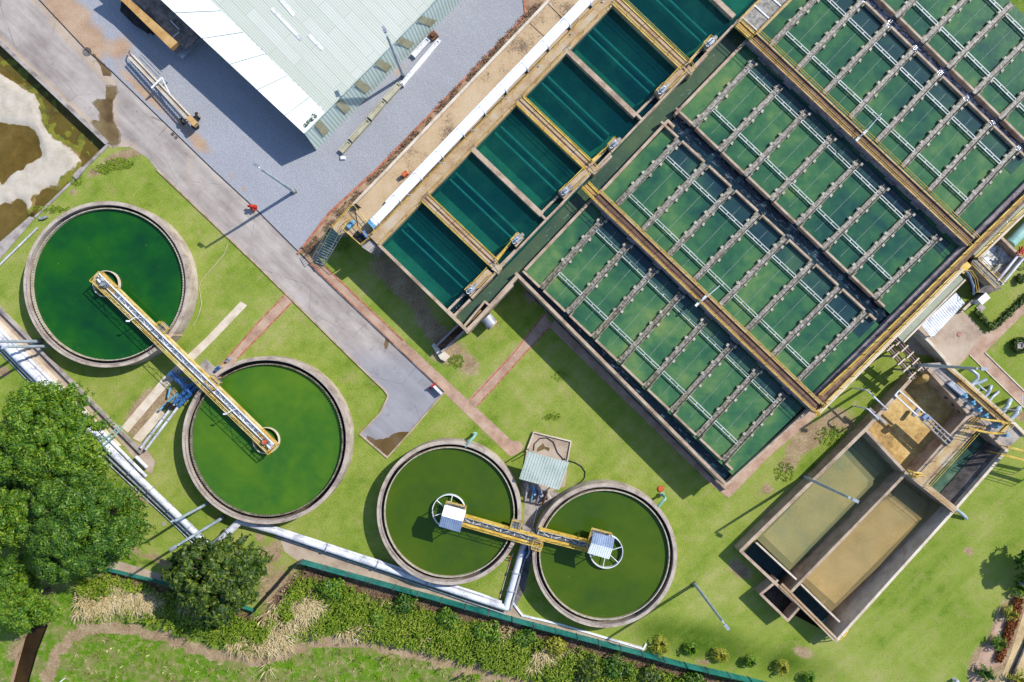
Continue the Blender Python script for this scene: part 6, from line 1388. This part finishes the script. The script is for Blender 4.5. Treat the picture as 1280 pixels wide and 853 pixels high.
MBL = [('near the gravel edge, its tip toward the warehouse corner', (368, 240), 8.7), ('on the gravel with its tip over the warehouse roof', (504.5, 96), 8.7), ('on the lawn between the small clarifier and the sludge basins', (868, 730), 8.7), ('leaning across the silty basin water', (1005, 596), 8.7),
       ('beside the bright green clarifier with its tip over the lawn', (279, 647), 8.7), ('beside the emerald clarifier crossing the pipe rack', (51, 427), 8.9), ('on the gate wall with its tip over the paved yard', (1140, 456), 8.9)]
for i, (lb, p, h) in enumerate(MBL):
    x, y = X(*p); z0 = 0 if i != 6 else 1.3
    if i == 6: x, y = X(p[0], p[1], 1.3)
    e = empty('lamp_post', (x, y, z0), 'tall grey lamp post ' + lb, 'lamp post', 'lamp posts of the treatment works')
    m = MB(); m.tube([(x, y, z0), (x, y, z0 + h * .5), (x, y, z0 + h)], [.16, .13, .10], 12); m.build('pole', 'pole', e, smooth=True)
    m = MB(); m.box((x, y, z0 + .09), (.42, .42, .18), .6); m.build('foot', 'concrete_dark', e)
    rd = Vector((x, y, 0)).normalized() if i != 1 else Vector((x, y, 0)).normalized()
    m = MB(); m.tube([(x, y, z0 + h - .1), (x + rd.x * .35, y + rd.y * .35, z0 + h + .05)], .04, 8); m.build('arm', 'pole', e)
    m = MB(); a = math.atan2(rd.y, rd.x); m.box((x + rd.x * .5, y + rd.y * .5, z0 + h + .08), (.55, .26, .14), a); hd = m.build('lamp_head', 'galv', e)
    m = MB(); m.box((x + rd.x * .55, y + rd.y * .55, z0 + h), (.34, .18, .03), a); m.build('lens', 'dark', hd)
# shorter posts near the tanks
for (p, h, lb) in (((63.5, 433), 5.6, 'shorter blue grey post over the pipe rack beside the emerald clarifier'), ((260.5, 629), 6.2, 'shorter blue grey post at the foot of the bright green clarifier')):
    x, y = X(*p); e = empty('short_post', (x, y, 0), lb, 'post', 'shorter posts beside the big clarifiers')
    m = MB(); m.tube([(x, y, 0), (x, y, h)], [.14, .12], 12); m.build('pole', 'pole', e, smooth=True)
    m = MB(); m.tube([(x, y, h - .15), (x - .5, y - .15, h)], .08, 8); m.build('arm', 'pole', e)
# bridge floodlights
for (p, tip, lb) in (((874, 377), (900, 357), 'white floodlight pole fixed on the lower footbridge'), ((1073, 172), (1102, 142), 'white floodlight pole fixed on the upper footbridge')):
    zb = 3.7; x, y = X(*p, zb); e = empty('floodlight', (x, y, zb), lb, 'floodlight', 'floodlights on the footbridges')
    tx, ty = X(*tip, 5.2)
    m = MB(); m.tube([(x, y, zb), (x, y, 4.6), (tx, ty, 5.2)], .045, 8); m.build('pole', 'white', e)
    m = MB(); m.tube([(x - .35, y - .3, 4.2), (x + .3, y + .3, 4.2)], .05, 6); m.box((x - .35, y - .3, 4.25), (.4, .2, .15), .8); m.box((x + .3, y + .3, 4.25), (.4, .2, .15), .8); m.build('lamp_head', 'white', e)

# fences ------------------------------------------------------------------
def fence(pts, label, mat, h=1.5, name='panel_fence', sp=2.2, rail='galv'):
    P = [Vector(X(*p)) for p in pts]
    e = empty(name, (P[0].x, P[0].y, 0), label, 'fence')
    for a, b in zip(P[:-1], P[1:]):
        L = (b - a).length; k = max(1, round(L / sp)); d = (b - a).normalized(); n_ = Vector((-d.y, d.x))
        for i in range(k):
            u, v = a.lerp(b, i / k), a.lerp(b, (i + 1) / k); m = MB()
            j = 9; vs = []; fs = []
            for q_ in range(j + 1):
                w_ = u.lerp(v, q_ / j) + n_ * (.006 if q_ % 2 else -.006); vs += [(w_.x, w_.y, .05), (w_.x, w_.y, h + .04 * math.sin(i * 2.1))]
            for q_ in range(j): fs.append((2 * q_, 2 * q_ + 2, 2 * q_ + 3, 2 * q_ + 1))
            m.add(vs, fs); m.build('panel', mat, e)
        for i in range(k + 1):
            p = a.lerp(b, i / k); m = MB(); m.tube([(p.x, p.y, 0), (p.x, p.y, h + .12)], .05, 6); m.build('post', rail, e)
fence([(379, 699), (640, 770.5), (855, 827.5), (935, 846), (1060, 879)], 'long teal panel fence along the service strip below the clarifiers', 'teal_fence', 1.35, rail='grey_fence')
fence([(320, 763), (348, 732), (376, 700)], 'dark grey fence section turning down toward the dry reeds', 'grey_fence', 1.1, rail='concrete_dark')
fence([(133, 709), (225, 731), (320, 761)], 'faded teal fence section behind the dark single tree', 'teal_fence', .8, rail='grey_fence')

# vegetation ----------------------------------------------------------------
def tree(name, px, py, h, rpx, label, mat, n_cl, leaves, cl_r, size, rx=1.0, ry=1.0, group=None, seed=1, ztop=None):
    """px,py: where the crown centre shows in the photo, h: height of the crown centre"""
    rnd = random.Random(seed); x, y = X(px, py, h); Rr = rpx * S * (1 - h / H)
    e = empty(name, (x, y, 0), label, 'tree', group)
    m = MB(); cs = []
    for i in range(n_cl):
        a = rnd.uniform(0, 2 * math.pi); q = rnd.random() ** .55; lump = 1 + .16 * math.sin(3 * a + seed) + .1 * math.sin(7 * a + seed * 2)
        rr = q * (Rr - cl_r * .6) * lump
        zt = h + (Rr * .42) * math.sqrt(max(0, 1 - q * q)) - rnd.random() ** 1.6 * Rr * .75
        c = (x + rr * math.cos(a) * rx, y + rr * math.sin(a) * ry, zt); cs.append(c)
        leaf_quads(m, c, leaves, cl_r * rnd.uniform(.6, 1.4), size, flat=rnd.uniform(.35, .7), rnd=rnd)
        if q > .55:
            for k in range(6): aa = a + rnd.uniform(-.5, .5); leaf_quads(m, (c[0] + math.cos(aa) * cl_r * (.5 + .22 * k), c[1] + math.sin(aa) * cl_r * (.5 + .22 * k), c[2] - .12 * k), 16 - 2 * k, .24, size, flat=.5, rnd=rnd)
    m.build('crown', mat, e)
    m = MB(); m.tube([(x, y, -.1), (x + .1, y, h * .45), (x, y + .1, h * .8)], [.28, .22, .14], 10)
    for c in cs[::5]:
        st_ = Vector((x, y, h * rnd.uniform(.3, .6))); m.tube([st_, st_.lerp(Vector(c), .55) + Vector((0, 0, .3)), Vector(c)], [.11, .07, .03], 6)
    m.build('trunk', 'trunk', e)
    return e
G = 'bright green trees at the left edge'
tree('broadleaf_tree', 50, 550, 6.0, 61, 'large bright green feathery tree beside the pipe rack', 'leaf_bright', 330, 300, .62, .17, group=G, seed=3)
tree('broadleaf_tree', 98, 658, 6.0, 64, 'large green tree with yellowish top above the dry stream bank', 'leaf_mid', 330, 300, .62, .17, group=G, seed=8)
tree('broadleaf_tree', 18, 640, 4.8, 42, 'darker green tree at the left edge between the two largest ones', 'leaf_bright', 120, 260, .55, .17, group=G, seed=13)
tree('broadleaf_tree', 22, 758, 4.0, 34, 'small light green tree overhanging the brown stream', 'leaf_bright', 90, 260, .5, .17, group=G, seed=21)
tree('broadleaf_tree', -22, 720, 4.5, 40, 'small tree cut by the left edge above the stream', 'leaf_mid', 90, 260, .55, .17, group=G, seed=22)
tree('broadleaf_tree', 267, 726, 4.6, 55, 'dark round single tree with glossy leaves over the teal fence', 'leaf_dark', 210, 110, .5, .27, seed=31, rx=1.0, ry=.86)
tree('broadleaf_tree', 1304, 708, 2.2, 24, 'tree at the lower right edge shading the lawn corner', 'leaf_mid', 40, 220, .6, .26, seed=41)
def shrub(px, py, r, h, label, mat, seed, n=6, leaves=90, size=.2, name='shrub', group=None):
    rnd = random.Random(seed); x, y = X(px, py, h * .6); e = empty(name, (x, y, 0), label, 'shrub', group); m = MB()
    for i in range(n):
        a = rnd.uniform(0, 6.28); q = rnd.random() ** .5 * r * .6; leaf_quads(m, (x + q * math.cos(a), y + q * math.sin(a), h * rnd.uniform(.45, .8)), leaves, r * .5, size, rnd=rnd)
    m.build('foliage', mat, e); m = MB()
    for i in range(5): a = rnd.uniform(0, 6.28); m.tube([(x, y, 0), (x + r * .4 * math.cos(a), y + r * .4 * math.sin(a), h * .6)], .03, 5)
    m.build('stem', 'trunk', e)
def rosette(px, py, r, label, mat, seed, group, name='palm_plant', h=.9, cat='plant', nb=22):
    rnd = random.Random(seed); x, y = X(px, py, h * .6); e = empty(name, (x, y, 0), label, cat, group); m = MB()
    for i in range(nb):
        a = rnd.uniform(0, 6.28); L = r * rnd.uniform(.65, 1.1); el = rnd.uniform(.5, 1.2); ca, sa = math.cos(a), math.sin(a); w = .1
        P = [Vector((x, y, .15)), Vector((x + ca * L * .5, y + sa * L * .5, h * el)), Vector((x + ca * L, y + sa * L, h * el * .55))]
        nn = Vector((-sa, ca, 0)) * w; b = len(m.v)
        m.v += [tuple(P[0] - nn * .3), tuple(P[0] + nn * .3), tuple(P[1] + nn), tuple(P[1] - nn), tuple(P[2])]; m.f += [(b, b + 1, b + 2, b + 3), (b + 3, b + 2, b + 4)]
        for t in (.3, .45, .6, .75, .9):
            p = P[0].lerp(P[1], t * 1.2) if t < .6 else P[1].lerp(P[2], (t - .5) * 2)
            for s in (-1, 1):
                q_ = p + Vector((ca * .12, sa * .12, -.02)) + Vector((-sa, ca, 0)) * s * .22; b = len(m.v); m.v += [tuple(p), tuple(p + Vector((ca * .08, sa * .08, 0))), tuple(q_)]; m.f.append((b, b + 1, b + 2))
    m.build('fronds', mat, e); m = MB(); m.cyl(x, y, 0, .3, .1, .07, 8); m.build('stem', 'trunk', e)
G = 'small yellow green palms along the lower fence'
for i, (px, py, lb) in enumerate(((827, 808, 'first small palm counted from the clarifiers along the fence'), (864, 812, 'second small palm along the fence'), (901, 820, 'third small palm along the fence'), (938, 827, 'fourth small palm along the fence'), (978, 836, 'fifth small palm, below the grey soil patch'), (1011, 848, 'last small palm at the bottom edge before the bare lawn'))):
    rosette(px, py, (.95, .7, .85, .6, .8, .65)[i], lb, 'leaf_yellow' if i % 2 == 0 else 'leaf_bright', 60 + i, G)
G = 'young plants in the lower right garden'
for i, (px, py, lb) in enumerate(((1262, 767, 'young plant at the upper part of the red flower bed'), (1248, 804, 'young plant by the lower part of the red flower bed'), (1232, 843, 'low bushy plant at the bottom of the dirt path'), (1274, 850, 'yellowish plant in the lower right corner'))):
    rosette(px, py, .75 if i < 2 else 1.0, lb, ['leaf_yellow', 'leaf_bright', 'leaf_mid', 'leaf_yellow'][i], 80 + i, G, 'garden_plant')
rosette(1276, 736, .9, 'lavender flowered plant at the right edge above the flower bed', 'leaf_bright', 91, None, 'garden_plant')
m = MB(); leaf_quads(m, X3(1278, 728, 1, 1.1), 60, .28, .14); m.build('lavender_blossom', 'lavender', label='pale lavender blossom at the right edge of the lawn', cat='flower')
# flower bed and hedges
m = MB(); P = [(1270, 747), (1280, 749), (1272, 780), (1253, 828), (1245, 827)]
for _ in range(1500):
    while True:
        px, py = R.uniform(1243, 1282), R.uniform(745, 830)
        if in_poly(px, py, P): break
    leaf_quads(m, X3(px, py, .3, R.uniform(.1, .4)), 3, .14, .13)
m.build('flower_bed', 'flower', label='strip of rusty orange flowers beside the dirt path', cat='flower bed', kind='stuff')
def hedge(P, w, h, label):
    m = MB()
    for a, b in zip(P[:-1], P[1:]):
        A, Bq = X3(*a), X3(*b); L = math.dist(A, Bq)
        for i in range(int(L * 70)):
            p = lerp(A, Bq, R.random()); leaf_quads(m, (p[0] + R.uniform(-w, w) / 2, p[1] + R.uniform(-w, w) / 2, h * R.uniform(.3, 1)), 4, .12, .13)
        m.bar(A[:2], Bq[:2], w * .8, 0, h * .8)
    m.build('hedge', 'hedge', label=label, cat='hedge')
hedge([(1217, 389), (1238, 411)], .4, .55, 'short clipped hedge edging the paved yard beside the white cabinet')
hedge([(1239, 410), (1262, 389), (1300, 353), (1330, 325)], .42, .55, 'long clipped hedge along the diagonal path on the right')
m = MB(); c = X(1271, 432)
for i in range(900): a = R.uniform(0, 6.28); r_ = R.uniform(.42, .72); leaf_quads(m, (c[0] + r_ * math.cos(a), c[1] + r_ * math.sin(a), R.uniform(.15, .62)), 3, .1, .13)
m.build('round_hedge', 'hedge', label='clipped round hedge around the square planter', cat='hedge')
shrub(1262, 330, .6, .6, 'leafy bush at the foot of the foaming box', 'leaf_bright', 101); shrub(1276, 349, .5, .5, 'smaller leafy bush beyond the foaming box', 'leaf_dark', 102)
# wild strip beyond the fence: blades of grass and dry reeds
def blades(m, x, y, z, n, hgt, spread, w, lean=(0, 0), rnd=R):
    for _ in range(n):
        a = rnd.uniform(0, 6.28); l = hgt * rnd.uniform(.5, 1.1); o = rnd.random() * spread * .3; ca, sa = math.cos(a), math.sin(a)
        bx, by = x + ca * o, y + sa * o; s1 = spread * rnd.uniform(.3, 1.0)
        mx, my = bx + ca * s1 * .35 + lean[0] * .3, by + sa * s1 * .35 + lean[1] * .3; tx, ty = bx + ca * s1 + lean[0], by + sa * s1 + lean[1]
        nx, ny = -sa * w, ca * w; b = len(m.v)
        m.v += [(bx - nx * .5, by - ny * .5, z), (bx + nx * .5, by + ny * .5, z), (mx + nx, my + ny, z + l * .8), (mx - nx, my - ny, z + l * .8), (tx, ty, z + l * .75)]
        m.f += [(b, b + 1, b + 2, b + 3), (b + 3, b + 2, b + 4)]
def wild_density(px, py):
    s = south_of_fence(px, py); d = line_d(px, py, TRAIL)
    band = sstep(14, 26, s) * (1 - sstep(66, 96, s)) if px > 330 else sstep(6, 20, s) * (1 - sstep(36, 60, s)) * (0 if px < 100 else 1)
    band *= sstep(5, 14, d); return band, s, d
g1, g2, g3 = MB(), MB(), MB()
for _ in range(23000):
    px, py = R.uniform(90, 1060), R.uniform(700, 900)
    b, s, d = wild_density(px, py)
    if s < 8: continue
    nz = mnoise.noise(Vector((px * .022, py * .03, 5))) ; nz2 = mnoise.noise(Vector((px * .07, py * .07, 9)))
    x, y = X(px, py)
    if R.random() < b and nz2 < .30 - .12 * (nz > .2):
        st_ = (nz + .35 * nz2 + (.10 if 335 < px < 390 else (-.03 if px < 150 else (.12 if 290 < px < 335 else -.16))) + (.16 if s < 24 else 0)) > .14
        if st_: blades(g2, x, y, 0, 9, .9, 1.0, .034, (0.15, -.45))
        else: blades(g1, x, y, 0, 9, 1.15 if nz < .1 else .8, .6, .045)
    elif R.random() < .12 * sstep(3, 9, d) and nz2 > .0: blades(g1, x, y, 0, 5, .22, .3, .035)
    elif R.random() < .035 * sstep(2, 6, d): blades(g2 if nz2 < 0 else g3, x, y, 0, 5, .28, .3, .03)
g1.build('wild_grass', 'wildgrass', label='tall bright green grass growing beyond the teal fence', cat='grass', kind='stuff')
g2.build('dry_reeds', 'straw', label='dry straw coloured reeds leaning beyond the fence', cat='reeds', kind='stuff')
g3.build('dry_weeds', 'dryplant', label='low brown weeds scattered along the dirt trail', cat='weeds', kind='stuff')
G = 'green bushes in the wild strip beyond the fence'
BL = [(418, 738, 1.5, 1.6, 'dark green bush highest in the dry reeds near the service strip corner', 'leaf_bright'), (505, 752, 1.4, 1.3, 'bush beyond the fence below the left small clarifier', 'leaf_mid'), (560, 772, 1.3, 1.3, 'bush beyond the fence near the pipe corner', 'leaf_bright'),
      (608, 790, 1.4, 1.4, 'wide bush beyond the fence right of the pipe corner', 'leaf_bright'), (690, 812, 1.4, 1.3, 'bush beyond the fence between the small clarifiers', 'leaf_yellow'), (735, 838, 1.5, 1.6, 'dark bush low beyond the fence near the bottom edge', 'leaf_dark'),
      (772, 835, 1.5, 1.6, 'round dark green bush beside the teal fence end', 'leaf_mid'), (810, 848, 1.4, 1.4, 'bush at the bottom edge below the first small palm', 'leaf_dark'), (865, 852, 1.2, 1.1, 'bush at the bottom edge below the second small palm', 'leaf_mid'), (560, 735 + 40, .9, .9, '', ''), (655, 795, 1.1, 1.1, 'small bush against the fence near its middle', 'leaf_mid'), (470, 775, 1.0, .9, 'small bush on the slope above the dirt trail', 'leaf_bright')]
for i, (px, py, r, h, lb, mt) in enumerate(BL):
    if lb: shrub(px, py, r, h, lb, mt, 120 + i, 9, 110, .2, group=G)
# brown brush along the fence and in the planting strip
m = MB()
for _ in range(1600):
    px = R.uniform(385, 930); py = 700 + (px - 377) * .27 + R.uniform(9, 22) if px < 640 else 771 + (px - 640) * .262 + R.uniform(9, 20)
    blades(m, *X(px, py), 0, 5, .3, .4, .03)
for _ in range(500):
    px = R.uniform(135, 330); py = 706 + (px - 135) * .3 + R.uniform(8, 26); blades(m, *X(px, py), 0, 5, .35, .45, .03)
for _ in range(420):
    px, py = R.uniform(330, 400), R.uniform(700, 755)
    if south_of_fence(px, py) > 8: blades(m, *X(px, py), 0, 6, .4, .5, .03)
for _ in range(560):
    t = R.random(); p = lerp((384, 318), (690, -6), t); q = R.uniform(-5, 5); c = X(p[0] + q * .7 - 2, p[1] + q * .7 - 2); 
    if mnoise.noise(Vector((t * 22, 3, 0))) > -.15: blades(m, c[0], c[1], 0, 6, .3, .35, .025)
m.build('dry_brush', 'dryplant', label='low dry brown brush along fences and the planting strip', cat='brush', kind='stuff')
m = MB()
for (cx, cy, rx, ry, n) in ((425, 305, 14, 9, 130), (150, 205, 18, 7, 120), (132, 212, 14, 6, 60), (1040, 545, 22, 12, 110), (980, 590, 12, 12, 60), (690, 520, 12, 4, 30), (64, 262, 26, 4, 70), (95, 225, 8, 8, 40), (570, 452, 10, 8, 60), (1275, 330, 8, 8, 40), (700, 470, 10, 6, 20)):
    for _ in range(n):
        a = R.uniform(0, 6.28); q = R.random() ** .5; blades(m, *X(cx + rx * q * math.cos(a), cy + ry * q * math.sin(a)), 0, 5, .14, .22, .03)
m.build('grass_tufts', 'wildgrass', label='scattered green grass tufts on the bare soil patches', cat='grass', kind='stuff')
# small lone things
m = MB(); c = X(1192, 849, 0); m.box((c[0], c[1], .25), (.3, .3, .5), .4); m.cyl(c[0], c[1], .5, .62, .2, .16, 12); m.build('garden_light', 'white', label='small white garden light on the lawn at the bottom edge', cat='garden light')
m = MB(); c = X(81, 848, 0); m.tube([(c[0], c[1], 0), (c[0] - .05, c[1] - .1, 1.4)], .05, 6); m.tube([(c[0] - .05, c[1] - .1, 1.4), (c[0] - .2, c[1] - .1, 1.5)], .04, 6); m.build('marker_stake', 'white', label='white stake in the grass beside the dirt trail', cat='stake')
# ---------------------------------------------------------------- camera, sun, sky
cam = bpy.data.cameras.new('camera'); co = bpy.data.objects.new('camera', cam); COL.objects.link(co)
co.location = (0, 0, H); co.rotation_euler = (0, 0, 0); cam.sensor_width = 36; cam.lens = 36 * H / (1280 * S); cam.clip_end = 3000; SC.camera = co
EL = math.radians(41.5); sd = Vector((.846, .533, 0)).normalized()
sl = bpy.data.lights.new('sun', 'SUN'); sl.energy = 4.35; sl.angle = math.radians(.55); sl.color = (1, .95, .86)
so = bpy.data.objects.new('sun', sl); COL.objects.link(so)
to = -(sd * math.cos(EL) + Vector((0, 0, math.sin(EL)))); so.rotation_euler = to.to_track_quat('-Z', 'Y').to_euler()
w = bpy.data.worlds.new('World'); SC.world = w; w.use_nodes = True; nt = w.node_tree
sk = nt.nodes.new('ShaderNodeTexSky'); sk.sky_type = 'NISHITA'; sk.sun_disc = False; sk.sun_elevation = EL; sk.sun_rotation = math.atan2(sd.x, sd.y)
sk.air_density = 1.0; sk.dust_density = .4; sk.ozone_density = 3.0
bg = nt.nodes['Background']; nt.links.new(sk.outputs[0], bg.inputs[0]); bg.inputs[1].default_value = .15
v = SC.view_settings; v.view_transform = 'Standard'; v.look = 'None'; v.exposure = .66; v.gamma = 1; v.use_curve_mapping = False
SC.cycles.max_bounces = 6; SC.cycles.transparent_max_bounces = 8; SC.cycles.use_denoising = True
